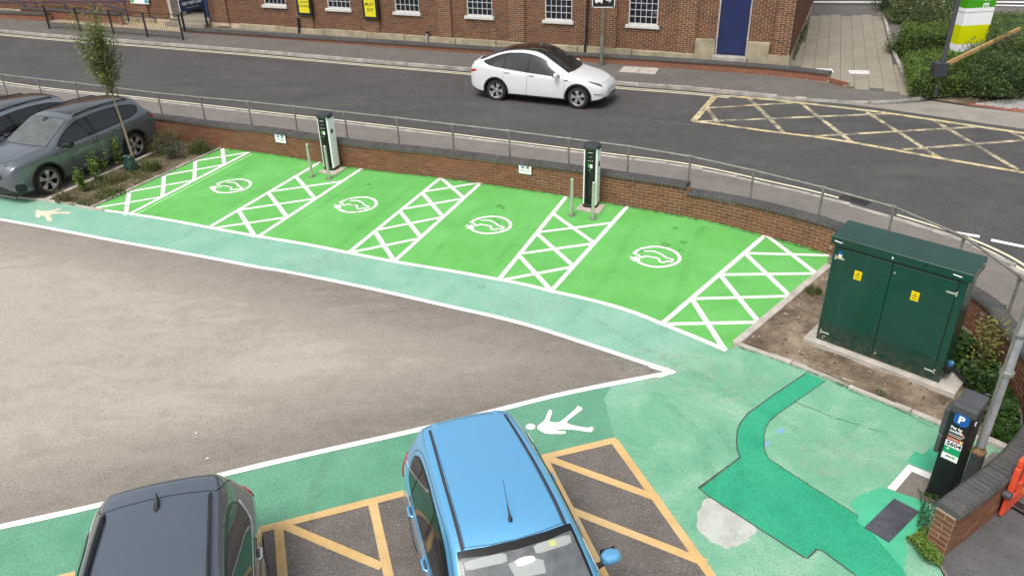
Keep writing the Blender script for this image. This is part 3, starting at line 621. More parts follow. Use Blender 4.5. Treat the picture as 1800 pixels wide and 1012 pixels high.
# ---- wear: tyre marks, oil drips, cracks, dirt along edges
m_tmark = stain('tyre_mark_film', (.025, .03, .022), .17, .40, .66, 4, None, 0, 38); m_oil = stain('oil_drip_film', (.02, .022, .018), .55, .38, .62, 7, None, 0, 20); m_edgedirt = stain('edge_dirt_film', (.045, .042, .028), .8, .40, .62, 6, None, 0, 30); m_fade = stain('pale_wear_film', (.50, .56, .46), .5, .45, .68, 5, None, 0, 45)
m_crack = stain('crack_film', (.03, .027, .025), .9, .40, .52, 9)
BD = np.array([math.sin(R(21.3)), math.cos(R(21.3))]); BP = np.array([BD[1], -BD[0]])
for k, c in enumerate([(407.6, 327.5), (627.5, 360.2), (861.4, 395.8), (1154, 451.6)]):
    c0 = G(*c)[:2]
    for sd_ in (-.70, .74):
        a = random.uniform(-.10, .10); bend = random.uniform(-.25, .25)
        P_ = [c0+BP*(sd_+a+bend*max(0, -t-1.0)*.5)+BD*t for t in np.linspace(-3.1+random.random()*.4, 1.3+random.random()*.5, 9)]
        ribbon('tyre_mark', P_, random.uniform(.13, .17), 0, m_tmark, car_park, .0165)
    for j in range(5):
        q = c0+BP*random.uniform(-.45, .45)+BD*random.uniform(-.6, 1.5); r_ = random.uniform(.03, .13)
        sheet('oil_drip', [(q[0]+r_*(1+.3*math.sin(3*t+j))*math.cos(t), q[1]+r_*(1+.25*math.cos(2*t+k))*math.sin(t)) for t in np.linspace(0, 2*PI, 14)[:-1]], 0, m_oil, car_park, 0, .017)
for L_ in [[(1190, 700), (1270, 760), (1300, 840), (1280, 930)], [(1150, 690), (1225, 760), (1250, 840), (1225, 930)], [(600, 780), (560, 840), (540, 930)], [(1040, 560), (1150, 620), (1300, 700), (1480, 800)]]:
    ribbon('tyre_mark', smooth_line(gp(L_), 8), .15, 0, m_tmark, car_park, .0168)
for L_ in [[(1488, 685), (1560, 712), (1640, 752)], [(1395, 705), (1470, 735), (1560, 762)]]:
    P_ = smooth_line(gp(L_), 7); P_ = [p+np.random.normal(0, .006, 2) for p in P_]; ribbon('surface_crack', P_, .009, 0, m_crack, car_park, .0172)
for c in [(512, 628), (250, 728), (610, 545), (100, 640), (330, 560)]:
    q = G(*c)[:2]; L_ = random.uniform(.5, 1.1)
    sheet('dusty_scuff', chaikin([q+np.array([-L_, -.05]), q+np.array([-.2*L_, -.16]), q+np.array([L_, .02]), q+np.array([.7*L_, .22]), q+np.array([-.1*L_, .12])], 2), 0, stain('dusty_scuff_film', (.55, .49, .41), .5, .40, .66, 3, (1, 2.5, 1), R(20), 45), car_park, 0, .0174)
for c, r_ in [((1150, 640), .5), ((1235, 665), .7), ((1480, 800), .5), ((90, 360), .5), ((560, 460), .6), ((930, 540), .5)]:
    q = G(*c)[:2]; sheet('faded_area', [(q[0]+r_*1.4*(1+.25*math.sin(3*t+c[0]))*math.cos(t), q[1]+r_*.8*(1+.2*math.cos(4*t+c[1]))*math.sin(t)) for t in np.linspace(0, 2*PI, 30)[:-1]], 0, m_fade, car_park, 0, .0162)
ribbon('edge_dirt', [p for p in offset(wall_front, -.05) if -8.1 < p[0] < 6.3], .13, 0, m_edgedirt, car_park, .0169)
ribbon('gutter_dirt', [p for p in offset(far_kerb, -.09) if -26 < p[0] < 7.5], .17, zr, m_edgedirt, road, .014); ribbon('gutter_dirt', [p for p in offset(near_kerb, .08) if -26 < p[0] < 20 and p[1] > 2], .15, zr, m_edgedirt, road, .014)
ribbon('edge_dirt', gp([(165, 364), (388, 262)]), .08, 0, m_edgedirt, car_park, .0169); ribbon('edge_dirt', gp([(1288, 608), (1450, 473)]), .06, 0, m_edgedirt, car_park, .0169); ribbon('edge_dirt', smooth_line(gp([(1297, 609), (1395, 643), (1525, 696), (1656, 750)]), 3), .07, 0, m_edgedirt, car_park, .0169)
# ================================================================== WALLS
CAMV = Vector((0, 0, CAM_H))
mb = MB(); mb.box((0, .05, 0), (.215, .10, .065)); o = mb.build('brick', m_brick, None, bevel=.004); brick_me = o.data; bpy.data.objects.remove(o)
def brick_variant(mat):
    me = brick_me.copy(); me.materials.clear(); me.materials.append(mat); return me
def place_bricks(root, mats, mat, limit=300, me=None, name='brick'):
    """the nearest become brick objects, the rest one joined part"""
    iv = wm(root).inverted(); me = me or brick_variant(mat)
    mats = sorted(mats, key=lambda M: (M.translation-CAMV).length)
    for M in mats[:limit]: inst(name, me, root, iv@M)
    rest = mats[limit:]
    if rest:
        box = np.array([(i*.1075, .05+j*.05, k*.0325) for i in (-1, 1) for j in (-1, 1) for k in (-1, 1)])
        fs0 = np.array([(0, 4, 5, 1), (0, 2, 6, 4), (1, 5, 7, 3), (0, 1, 3, 2), (4, 6, 7, 5)])
        V = []; Fc = []
        for i, M in enumerate(rest):
            A = np.array(iv@M); V.append(box@A[:3, :3].T+A[:3, 3]); Fc.append(fs0+8*i)
        m2 = bpy.data.meshes.new('brickwork'); m2.from_pydata(np.concatenate(V).tolist(), [], np.concatenate(Fc).tolist()); m2.materials.append(mat)
        o = bpy.data.objects.new('brickwork', m2); lnk(o); o.parent = root; o['kind'] = 'stuff'
def wall_bricks(line, z0, top, bstep=.226, cstep=.0755, skip=None, clip=None):
    """brick matrices on one face; line runs so that the face looks to its right"""
    out = []
    k = 0
    while k < 90:
        z = z0+k*cstep+.0375; n_ = 0
        for s, p, d in resample(line, bstep, off=(bstep*.5 if k % 2 == 0 else 0)+.0):
            if z+.03 > top(p, s): continue
            n_ += 1
            if skip and skip(s, z): continue
            j = random.uniform(-.0022, .0022); nn = np.array([d[1], -d[0]])
            tot_ = sum(np.linalg.norm(np.array(line[i+1][:2])-np.array(line[i][:2])) for i in range(len(line)-1)) if 'tot_' not in locals() else tot_
            sx, off_ = 1.0, 0.0
            if clip:
                a_, b_ = clip(s-.1075, s+.1075, z)
                if b_-a_ < .025: continue
                sx, off_ = (b_-a_)/.215, (a_+b_)/2-s
                m_ = MX(p+d*off_+nn*(.006+j), z, d, rz=random.uniform(-.006, .006)); out.append(m_@Matrix.Diagonal((sx, 1, 1, 1))); continue
            if s < .10: sx, off_ = .48, .054-s
            elif s > tot_-.105: sx = max(.2, (tot_-(s-.1075))/.215); sx = min(1, sx); off_ = -(1-sx)*.1075
            if sx < .12: continue
            m_ = MX(p+d*off_+nn*(.006+j), z, d, rz=random.uniform(-.006, .006))
            out.append(m_@Matrix.Diagonal((sx, 1, 1, 1)) if sx < 1 else m_)
        if n_ == 0: break
        k += 1
    return out
def core_strip(mb, line, back, z0, topf):
    n = len(line); vs = []; 
    for i in range(n):
        t = topf(line[i], 0); vs += [(*line[i], z0), (*line[i], t), (*back[i], t), (*back[i], z0)]
    fs = []
    for i in range(n-1):
        for k in range(3): fs.append((4*i+k, 4*i+4+k, 4*i+5+k, 4*i+1+k))
    fs += [(3, 2, 1, 0), (4*n-4, 4*n-3, 4*n-2, 4*n-1)]
    mb.add(vs, [f[::-1] for f in fs])
def coping_mesh(wd=.295, h=.092, t=.071):
    P = [(-wd/2, 0), (wd/2, 0), (wd/2, h*.42)]+[(wd/2-.055+.055*math.cos(a), h*.42+(h*.58)*math.sin(a)) for a in (R(30), R(60), R(90))]
    P += [(-x, z) for x, z in P[:1:-1]]
    mb = MB(); vs = [(-t/2, y, z) for y, z in P]+[(t/2, y, z) for y, z in P]; n = len(P)
    mb.add(vs, [tuple(range(n-1, -1, -1)), tuple(range(n, 2*n))]+[(i, (i+1) % n, n+(i+1) % n, n+i) for i in range(n)])
    o = mb.build('coping_brick', m_cope, None, bevel=.004); me = o.data; bpy.data.objects.remove(o); return me
cope_me = coping_mesh()
def coping(root, line, zt, step=.083, wd=.30, me=None, limit=300):
    iv = wm(root).inverted(); L = []
    tl_ = sum(np.linalg.norm(np.array(line[i+1])-np.array(line[i])) for i in range(len(line)-1)); step = tl_/round(tl_/step)
    for s, p, d in resample(line, step, step/2): L.append(MX(p, zt(p, s)+random.uniform(-.003, .003), d, rz=random.uniform(-.012, .012)))
    L.sort(key=lambda M: (M.translation-CAMV).length)
    for M in L[:limit]: inst('coping_brick', me or cope_me, root, iv@M)
    rest = L[limit:]
    if rest:
        src = (me or cope_me); vs = np.array([v.co for v in src.vertices]); fs = [tuple(f.vertices) for f in src.polygons]; mb = MB()
        for M in rest: mb.add(vs, fs, 0, iv@M)
        mb.build('coping_run', src.materials[0], root)['kind'] = 'stuff'
    # mortar bed just under the coping faces
    mb = MB(); n = 0; vs = []; wd = .30; prof = [(-wd/2+.003, .0), (wd/2-.003, .0), (wd/2-.003, .046), (wd/2-.02, .063), (wd/2-.058, .089), (-wd/2+.058, .089), (-wd/2+.02, .063), (-wd/2+.003, .046)]
    P = [np.array(p[:2], float) for p in line]; P[-1] = P[-1]+(P[-2]-P[-1])/np.linalg.norm(P[-2]-P[-1])*.012
    for i in range(len(P)):
        t = P[min(i+1, len(P)-1)]-P[max(i-1, 0)]; t /= np.linalg.norm(t); nn = np.array([-t[1], t[0]]); z = zt(P[i], 0)
        vs += [(*(P[i]+nn*y), z+q) for y, q in prof]
    k = len(prof); fs = [(i*k+j, i*k+(j+1) % k, (i+1)*k+(j+1) % k, (i+1)*k+j) for i in range(len(P)-1) for j in range(k)]+[tuple(range(k)), tuple(range((len(P)-1)*k, len(P)*k))[::-1]]
    mb.add(vs, fs); mb.build('coping_mortar', m_copemortar, root, world=True)
m_copemortar = simple('coping_mortar', (.115, .11, .10), .95, var=.4, scale=12, coord='pos')
# main wall with a step down in its coping
STEP = G(1209, 380)[0]
wall_main = thing('brick_wall', 'long red brick wall with dark bullnose coping behind the green charging bays', 'wall', (*wall_front[40], 0))
top_hi = lambda p, s=0: .62+.05*sstep(-1, STEP, p[0])
top_lo = lambda p, s=0: .525+.05*sstep(STEP, STEP+1.5, p[0])
wf = smooth_line(wall_front, 2); hi = [p for p in wf if p[0] <= STEP]; lo = [hi[-1]]+[p for p in wf if p[0] > STEP]
lot_low = -.02
fr_hi = hi; bk_hi = offset(hi, .225); fr_lo = lo; bk_lo = offset(lo, .225)
mb = MB(); core_strip(mb, [p for p in fr_hi], bk_hi, -.4, top_hi); core_strip(mb, fr_lo, bk_lo, -.4, top_lo); mb.build('mortar_core', m_mortar, wall_main, world=True)
def wtop(p, s): return top_hi(p) if p[0] <= STEP else top_lo(p)
L = wall_bricks(wf, lot_low, lambda p, s: wtop(p, s)+.025)
place_bricks(wall_main, [M for M in L if M.translation.x > -24], m_brick)
coping(wall_main, offset(hi, .10), top_hi, limit=230); coping(wall_main, offset(lo, .10), top_lo)
# curved wall round the corner, its end showing by the pay machine
wall_curve = thing('brick_wall', 'curved red brick wall with dark coping ending beside the black pay machine', 'wall', (*curve_in[-1], 0))
top_c = lambda p, s=0: .60
ci = smooth_line(curve_in, 2); co_ = offset(ci, .225)
mb = MB(); core_strip(mb, ci, co_, -.2, top_c); mb.build('mortar_core', m_mortar, wall_curve, world=True)
Lc = wall_bricks(ci, -.02, lambda p, s: .625)+wall_bricks(co_[::-1], -.02, lambda p, s: .625)
ee = np.array(co_[-1])-np.array(ci[-1]); eu = ee/np.linalg.norm(ee)
for k in range(8):
    for (a, wd_) in ([(.113, 1)] if k % 2 == 0 else [(.055, .49), (.17, .49)]):
        p = np.array(ci[-1])+eu*a; M = MX(p-np.array([-eu[1], eu[0]])*.004, -.02+k*.0755+.0375, eu)@Matrix.Diagonal((wd_, 1, 1, 1)); Lc.append(M)
place_bricks(wall_curve, Lc, m_brick)
coping(wall_curve, offset(ci, .1125), lambda p, s=0: .60)
# ================================================================== GUARD RAIL
rail_px = [(-60, 125), (1, 131), (65, 139), (131, 146), (204, 155), (276, 164), (352, 171.5), (435, 179), (516, 187.5), (605, 197.5), (697.5, 207.5), (795, 219), (895, 230.5), (1000, 244), (1105, 257.5), (1214, 275.5), (1325, 300), (1448, 330), (1572, 364), (1695, 416), (1794, 486)]
RZ = lambda x, y: zfn(x, y)+1.0
rp = [GS(*p, RZ) for p in rail_px]+[np.array([7.95, 9.2, 0]), np.array([7.6, 7.9, 0])]
for p in rp: p[2] = RZ(p[0], p[1])
rail = thing('guard_rail', 'galvanised tube guard rail with posts along the pavement behind the brick wall', 'railing', (*rp[10][:2], zfn(*rp[10][:2])))
for i in range(len(rp)-1):
    mb = MB(); mb.tube([rp[i], rp[i+1]], .024, 10); mb.build('rail', m_steel, rail, world=True, smooth=True)
for p in rp:
    zf = zfn(p[0], p[1]); t = random.uniform(-.01, .01)
    mb = MB(); mb.tube([(p[0]+t, p[1], zf-.02), (p[0], p[1], p[2]-.03)], .024, 10); po = mb.build('post', m_steel, rail, world=True, smooth=True)
    mb = MB(); mb.tube([(p[0], p[1], p[2]-.09), (p[0], p[1], p[2]+.03)], .034, 10); d = rp[min(rp.index(p) if False else [i for i, q in enumerate(rp) if q is p][0]+1, len(rp)-1)]-p
    if np.linalg.norm(d) < .01: d = np.array([0, -1, 0])
    d = d/np.linalg.norm(d); mb.tube([p-d*.055, p+d*.055], .034, 10); mb.build('clamp', m_steel, po, smooth=True, world=True)
# ================================================================== BUILDING
ZB = .44
P0 = G(1384, 112, ZB); U = np.array([math.cos(R(-23)), math.sin(R(-23)), 0]); NB = np.array([U[1], -U[0], 0])   # NB looks at the camera side
def FC(px, py, d=0.0):
    q = GP(px, py, P0+NB*d, NB); return float((q-P0)@U), float(q[2])
def FW(s, z, d=0.0): q = P0+U*s+NB*d; return (q[0], q[1], z)
class Fr:
    """a flat upright frame: x along ex, z up, d outwards"""
    def __init__(s, o, ex, n=None):
        s.o = np.array(o, float); s.ex = np.array(ex, float); s.n = np.array([ex[1], -ex[0], 0]) if n is None else np.array(n, float)
        s.ez = np.array([0, 0, 1.0]) if n is None else np.cross(s.n, s.ex)*1.0
    def p(s, x, z, d=0): return tuple(s.o+s.ex*x+s.ez*z+s.n*d)
    def M(s): return Matrix(((s.ex[0], s.n[0]*-1, s.ez[0], s.o[0]), (s.ex[1], -s.n[1], s.ez[1], s.o[1]), (s.ex[2], -s.n[2], s.ez[2], s.o[2]), (0, 0, 0, 1)))
FB = Fr((P0[0], P0[1], 0), U)
def fbox(mb, F, x0, x1, z0, z1, d0, d1, m=0):
    mb.add([F.p(x, z, d) for x in (x0, x1) for d in (d0, d1) for z in (z0, z1)], [(0, 1, 3, 2), (4, 6, 7, 5), (0, 4, 5, 1), (2, 3, 7, 6), (0, 2, 6, 4), (1, 5, 7, 3)], m); return mb
def fpoly(mb, F, poly, d, th=.002, m=0):
    n = len(poly); vs = [F.p(x, z, d) for x, z in poly]+[F.p(x, z, d-th) for x, z in poly]
    a = sum(poly[i][0]*poly[(i+1) % n][1]-poly[(i+1) % n][0]*poly[i][1] for i in range(n))
    idx = list(range(n)) if a > 0 else list(range(n))[::-1]
    mb.add(vs, [tuple(idx), tuple(n+i for i in idx[::-1])]+[(idx[i], n+idx[i], n+idx[(i+1) % n], idx[(i+1) % n]) for i in range(n)], m); return mb
def text(name, s, F, x, z, d, size, mat, parent, align='CENTER', bold=.0, rot=0.0, sx=1.0):
    cu = bpy.data.curves.new(name, 'FONT'); cu.body = s; cu.size = size; cu.align_x = align; cu.align_y = 'CENTER'; cu.extrude = .0008; cu.offset = bold*size; cu.resolution_u = 3
    o = bpy.data.objects.new(name, cu); lnk(o); bpy.context.view_layer.update()
    me = bpy.data.meshes.new_from_object(o.evaluated_get(bpy.context.evaluated_depsgraph_get())); bpy.data.objects.remove(o); bpy.data.curves.remove(cu)
    c, s_ = math.cos(rot), math.sin(rot); iv = wm(parent).inverted() if parent else Matrix()
    for v in me.vertices:
        u, w_ = v.co.x*sx, v.co.y; v.co = iv@Vector(F.p(x+u*c-w_*s_, z+u*s_+w_*c, d+v.co.z))
    me.materials.clear(); me.materials.append(mat)
    o = bpy.data.objects.new(name, me); lnk(o); o.parent = parent; return o
bld = thing('brick_building', 'long weathered red brick building with white barred windows across the road', 'building', (P0[0], P0[1], ZB))
win_px = [((460, 503.5), 13.2), ((571.5, 617.5), 20.2), ((690, 739), 27.3), ((816, 867.5), 34.2), ((952.5, 1007.5), 40.9), ((1098.7, 1158), 48.8)]
wins = []
for (a, b), y in win_px:
    s0, zb_ = FC(a, y, .10); s1, _ = FC(b, y+ (b-a)*.045, .10); wins.append((s0, s1, zb_))
zs_ = sum(w_[2] for w_ in wins)/len(wins)
WT = zs_+.13+2.2
d0, _ = FC(1256, 99); d1, _ = FC(1311.5, 101); DZ = ZB+.16; DT = DZ+2.75
e0, _ = FC(303, 40); e1, _ = FC(372, 44)
holes = [(s0+.09, s1-.09, zs_+.12, WT) for s0, s1, _ in wins]+[(d0, d1, DZ, DT), (e0, e1, ZB, 2.9)]
SL = -46.0; SR = FC(1384, 108)[0]; TOPB = 6.2
xs = sorted({SL, SR}|{h for q in holes for h in q[:2]}); zs2 = sorted({ZB-.5, TOPB}|{h for q in holes for h in q[2:]})
mb = MB()
for i in range(len(xs)-1):
    for k in range(len(zs2)-1):
        cx, cz = (xs[i]+xs[i+1])/2, (zs2[k]+zs2[k+1])/2
        if any(h[0] < cx < h[1] and h[2] < cz < h[3] for h in holes): continue
        fbox(mb, FB, xs[i], xs[i+1], zs2[k], zs2[k+1], -.35, -.010)
mb.build('wall', m_mortar2, bld, world=True)
def inhole(s, z):
    return any(h[0]-.10 < s < h[1]+.10 and h[2]-.03 < z < h[3]+.03 for h in holes)
PLZ = FC(1100, 86.5, .05)[1]
def fclip(a, b, z):
    b = min(b, SR)
    for h in holes:
        if h[2]-.02 < z < h[3]+.02:
            if a < h[0] < b: b = h[0]-.002
            elif a < h[1] < b: a = h[1]+.002
            elif h[0] <= a and b <= h[1]: return (0, 0)
    return (a-SL, b-SL)
fl = [np.array(FW(s, 0)[:2]) for s in (SL, SR)]
Lb = wall_bricks(fl, ZB, lambda p, s: 4.9, skip=lambda s, z: (z < PLZ-.02 and not (s+SL > d1+.6)), clip=lambda a, b, z: fclip(a+SL, b+SL, z))
# closers beside openings
for h in []:
    k = 0
    for z in np.arange(ZB+.0375, 4.9, .0755):
        if h[2]-.03 < z < h[3]+.03 and z > PLZ:
            for s in (h[0]-.055, h[1]+.055): Lb.append(MX(np.array(FW(s, 0, .006)[:2]), z, U)@Matrix.Diagonal((.46, 1, 1, 1)))
        k += 1
place_bricks(bld, [M@Matrix.Diagonal((.955, 1, .86, 1)) for M in Lb], m_brick_far)
# soldier courses over windows, returning end wall and gable
mb = MB(); q0 = FB.p(SR, 0, -.008); FE = Fr((q0[0], q0[1], 0), -NB, U)
fbox(mb, FE, 0, 14, ZB-.5, TOPB, -.34, -.012); FE.ez = np.array([0, 0, 1.0]); mb = MB(); fbox(mb, FE, .0, 14, ZB-.5, TOPB, -.30, -.010); mb.build('end_wall', m_mortar2, bld, world=True)
Le = wall_bricks([np.array(FE.p(0, 0)[:2]), np.array(FE.p(14, 0)[:2])], ZB, lambda p, s: 4.4); 
place_bricks(bld, [M@Matrix.Diagonal((.955, 1, .86, 1)) for M in Le], m_brick_far, 0)
# pilasters
pil = [(523.5, 553, 62), (640, 668, 60), (771, 795, 70), (893, 923, 78), (1063, 1083, 80), (1187, 1222, 75), (1355, 1384, 95), (232, 262, 30), (378, 402, 40)]
Lp = []
for a, b, y in pil:
    s0, s1 = FC(a, y, .09)[0], FC(b, y, .09)[0]
    mb = MB(); fbox(mb, FB, s0+.012, s1-.012, ZB, 5.0, -.005, .078); mb.build('pilaster', m_mortar2, bld, world=True)
    nb = max(1, round((s1-s0)/.226)); w_ = (s1-s0)/nb
    for k in range(64):
        z = ZB+k*.0755+.0375
        if z < PLZ-.02 and a < 1300: continue
        cuts = [s0+i*w_ for i in range(nb+1)] if k % 2 == 0 else [s0]+[s0+(i+.5)*w_ for i in range(nb)]+[s1]
        for u, v in zip(cuts[:-1], cuts[1:]): Lp.append(MX(np.array(FW((u+v)/2, 0, .088+random.uniform(-.002, .002))[:2]), z, U)@Matrix.Diagonal(((v-u-.011)/.215, .9, 1, 1)))
place_bricks(bld, [M@Matrix.Diagonal((.96, 1, .86, 1)) for M in Lp], m_brick_far, 0)
# plinth stones
sp = SL; 
while sp < d0-.02:
    ln = random.uniform(1.5, 2.6); e = min(sp+ln, d0-.0)
    if not (sp < e1 and e > e0):
        mb = MB(); zt = PLZ+random.uniform(-.03, .03); fbox(mb, FB, sp+.012, e-.012, ZB-.3, zt, -.01, .10+random.uniform(0, .012)); mb.build('plinth_stone', m_stone, bld, world=True, bevel=.015)
    sp = e
bz = FC(1236, 69, .1)[1]
for a, b in ((FC(1221, 85, .1)[0], d0-.01), (d1+.01, FC(1350, 100, .1)[0])):
    mb = MB(); fbox(mb, FB, a, b, PLZ-.25, bz, -.01, .115); mb.build('door_block', m_stone, bld, world=True, bevel=.015)
mb = MB(); fbox(mb, FB, FC(1350, 100)[0], SR+.06, ZB-.2, ZB+.28, -.01, .10); mb.build('plinth_stone', m_stone, bld, world=True, bevel=.015)
# blue door
mb = MB(); fbox(mb, FB, d0, d1, DZ, DZ+1.93, -.13, -.08); do = mb.build('door', m_navy_door if 'm_navy_door' in globals() else simple('deep_blue_door', (.009, .018, .085), .5, var=.12, scale=2, coord='pos'), bld, world=True)
mb = MB(); fbox(mb, FB, d0, d1, DZ+1.97, DT, -.12, -.06); mb.build('transom_panel', do.data.materials[0], bld, world=True)
mb = MB(); fbox(mb, FB, d0-.0, d0+.045, DZ, DT, -.1, .012); fbox(mb, FB, d1-.045, d1, DZ, DT, -.1, .012); mb.build('door_frame', m_edge, bld, world=True)
mb = MB(); fbox(mb, FB, d0-.05, d1+.05, ZB-.2, DZ, -.2, .42); mb.build('door_step', m_kerb, bld, world=True, bevel=.01)
# windows: frame, bars, panes, sill
for i, (s0, s1, _) in enumerate(wins):
    h = holes[i]; x0, x1, z0, z1 = h
    mb = MB(); fbox(mb, FB, x0, x0+.035, z0, z1, -.10, -.03); fbox(mb, FB, x1-.035, x1, z0, z1, -.10, -.03); fbox(mb, FB, x0+.035, x1-.035, z0, z0+.045, -.10, -.03); fbox(mb, FB, x0+.035, x1-.035, z1-.05, z1, -.10, -.03)
    wi = mb.build('window', m_whitewood, bld, world=True)
    nx = 5; pw = (x1-x0-.07)/nx; nz = int(round((z1-z0-.1)/.245)); ph = (z1-z0-.095)/nz
    mb = MB()
    for k in range(1, nx): fbox(mb, FB, x0+.035+k*pw-.009, x0+.035+k*pw+.009, z0+.045, z1-.05, -.085, -.045)
    for k in range(1, nz): fbox(mb, FB, x0+.035, x1-.035, z0+.045+k*ph-.009, z0+.045+k*ph+.009, -.084, -.046)
    mb.build('glazing_bars', m_whitewood, wi, world=True)
    for a in range(nx):
        for b in range(nz):
            mb = MB(); t = random.uniform(-.004, .004); fbox(mb, FB, x0+.035+a*pw+.01, x0+.035+(a+1)*pw-.01, z0+.045+b*ph+.01, z0+.045+(b+1)*ph-.01, -.075+t, -.070); mb.build('pane', m_glassdark, wi, world=True)
    mb = MB(); fbox(mb, FB, s0, s1, zs_, zs_+.115, -.1, .10); mb.build('sill', m_whitewood, wi, world=True, bevel=.008)
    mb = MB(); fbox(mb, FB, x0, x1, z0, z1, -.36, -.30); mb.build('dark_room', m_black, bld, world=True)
# roof beyond the frame
mb = MB(); a, b, c_ = FB.p(SL, TOPB, .4), FB.p(SR, TOPB, .4), FB.p(SR, TOPB+3, -7); d_ = FB.p(SL, TOPB+3, -7); e_, f_ = FB.p(SL, TOPB, -14.4), FB.p(SR, TOPB, -14.4)
mb.add([a, b, c_, d_, e_, f_, tuple(np.array(a)+[0, 0, -.12]), tuple(np.array(b)+[0, 0, -.12])], [(0, 1, 2, 3), (3, 2, 5, 4), (6, 7, 1, 0)]); mb.build('roof', simple('slate_roof', (.09, .09, .10), .8, coord='pos'), bld, world=True)
# entrance recess with a dark door leaf
mb = MB(); fbox(mb, FB, e0, e1, ZB-.2, 2.95, -1.6, -1.5); mb.build('entrance_back', m_black, bld, world=True)
mb = MB(); fbox(mb, FB, e0-.02, e0+.14, ZB, 2.9, -.9, .02); mb.build('entrance_jamb', m_edge, bld, world=True)
mb = MB(); fbox(mb, FB, e1-.05, e1-.0, ZB, 2.85, -.9, .03); fbox(mb, FB, e1-.75, e1-.05, ZB+.05, 2.8, -.55, -.5); mb.build('entrance_door', m_navy, bld, world=True)
mb = MB(); fbox(mb, FB, e0, e1, ZB-.2, ZB+.10, -1.5, .5); fbox(mb, FB, e0, e1, ZB+.10, ZB+.22, -1.5, .1); mb.build('entrance_step', m_slab, bld, world=True, bevel=.01)
# poster cases (things fixed to the building)
m_yposter = simple('yellow_poster', (.72, .66, .02), .4, var=.04); m_ink = simple('black_ink', (.03, .03, .02), .5, var=0)
def poster(px, yp, label, lines):
    (x0, x1, yb) = px; s0, zb_ = FC(x0, yb, .2); s1, _ = FC(x1, yb+1.2, .2); t = thing('poster_case', label, 'poster case', FB.p(s0, zb_, .1), math.atan2(U[1], U[0]), 'poster cases on the brick pilasters')
    mb = MB(); fbox(mb, FB, s0, s1, zb_, 3.6, .085, .20); mb.build('case', m_black, t, world=True, bevel=.01)
    y0, yz = FC(yp[0], yp[2], .205); y1, _ = FC(yp[1], yp[2]+.8, .205)
    mb = MB(); fbox(mb, FB, y0, y1, yz, 3.45, .199, .204); po = mb.build('poster', m_yposter, t, world=True)
    for s, py, sz, bo in lines:
        _, z = FC((yp[0]+yp[1])/2, py, .205); text('lettering', s, FB, (y0+y1)/2, z, .2045, sz, m_ink, po, bold=bo)
poster((523.2, 549.2, 27.3), (526.5, 544.5, 22.6), 'black poster case with yellow closing down poster, left of the pair', [('CLOSING', 4.4, .115, .012), ('DOWN', 11.8, .165, .012), ('- - -', 20.6, .04, 0)])
poster((639, 666.5, 34.2), (642.2, 661, 29.4), 'black poster case with yellow must go poster, right of the pair', [('EVERYTHING', .3, .072, .01), ('MUST', 8.6, .175, .012), ('GO!', 18, .175, .012)])
# rain pipes
for lab, px in (('black downpipe stub under the closing down poster case', [(524, 31), (526, 45), (526.3, 61)]), ('short waste pipe with pale elbow low on the brick facade', [(753, 55), (751.3, 58), (750.8, 75)]), ('tall black downpipe beside the lorry sign post', [(1035, -30), (1030.5, 73), (1029, 77), (1028.5, 94)])):
    pts = [FW(*FC(x, y, .12), .15) for x, y in px]; t = thing('downpipe', lab, 'pipe', pts[-1])
    mb = MB(); mb.tube(pts, .04, 8); mb.build('pipe', m_black if 'waste' not in lab else simple('old_white_pipe', (.45, .43, .4), .6), t, world=True, smooth=True)
    mb = MB()
    for k in (.25, .8):
        q = np.array(pts[0])*(1-k)+np.array(pts[1])*k; mb.box(q, (.13, .13, .04))
    mb.build('bracket', m_black, t, world=True)
# ================================================================== LOW WALL IN FRONT OF THE BUILDING
lw = smooth_line([GS(*p, zff)[:2] for p in [(318, 56), (450, 66), (638, 80), (825, 94), (1020, 108.5), (1200, 121), (1347, 133), (1457, 146)]], 3)
lzt = GP(1217, 106, np.array([*GS(1217, 122.5, zff)[:2], 0])+NB*0, NB)[2]-.09
low = thing('low_brick_wall', 'low orange brick wall with dark coping in front of the barred windows', 'low wall', (*lw[10], zff(*lw[10])))
topl = lambda p, s=0: lzt
mb = MB(); core_strip(mb, lw, offset(lw, .2), -.3, topl); mb.build('mortar_core', m_mortar, low, world=True)
place_bricks(low, wall_bricks(lw, zff(*lw[0])-.18, lambda p, s: lzt+.03), m_brick_low)
coping(low, offset(lw, .09), topl, wd=.30)
en0, en1 = [GS(*p, zff)[:2] for p in [(1459, 146.5), (1485, 154)]]; enl = [en0, en1]
mb = MB(); core_strip(mb, enl, offset(enl, .2), -.2, lambda p, s: zff(*en1)+.16); mb.build('end_block', m_mortar, low, world=True)
Ln = wall_bricks(enl, zff(*en1)-.06, lambda p, s: zff(*en1)+.2); place_bricks(low, Ln, m_brick_low, 0)
sheet('raised_strip', [p for p in offset(lw, .15)]+[FW(SR+.3, 0)[:2], FW(s_ := FC(320, 50)[0], 0)[:2]], lzt-.04, m_foot2, far_foot, 0)
print('DBG', 'zs', zs_, 'PLZ', PLZ, 'ZB', ZB, 'lzt', lzt, 'DZ', DZ)
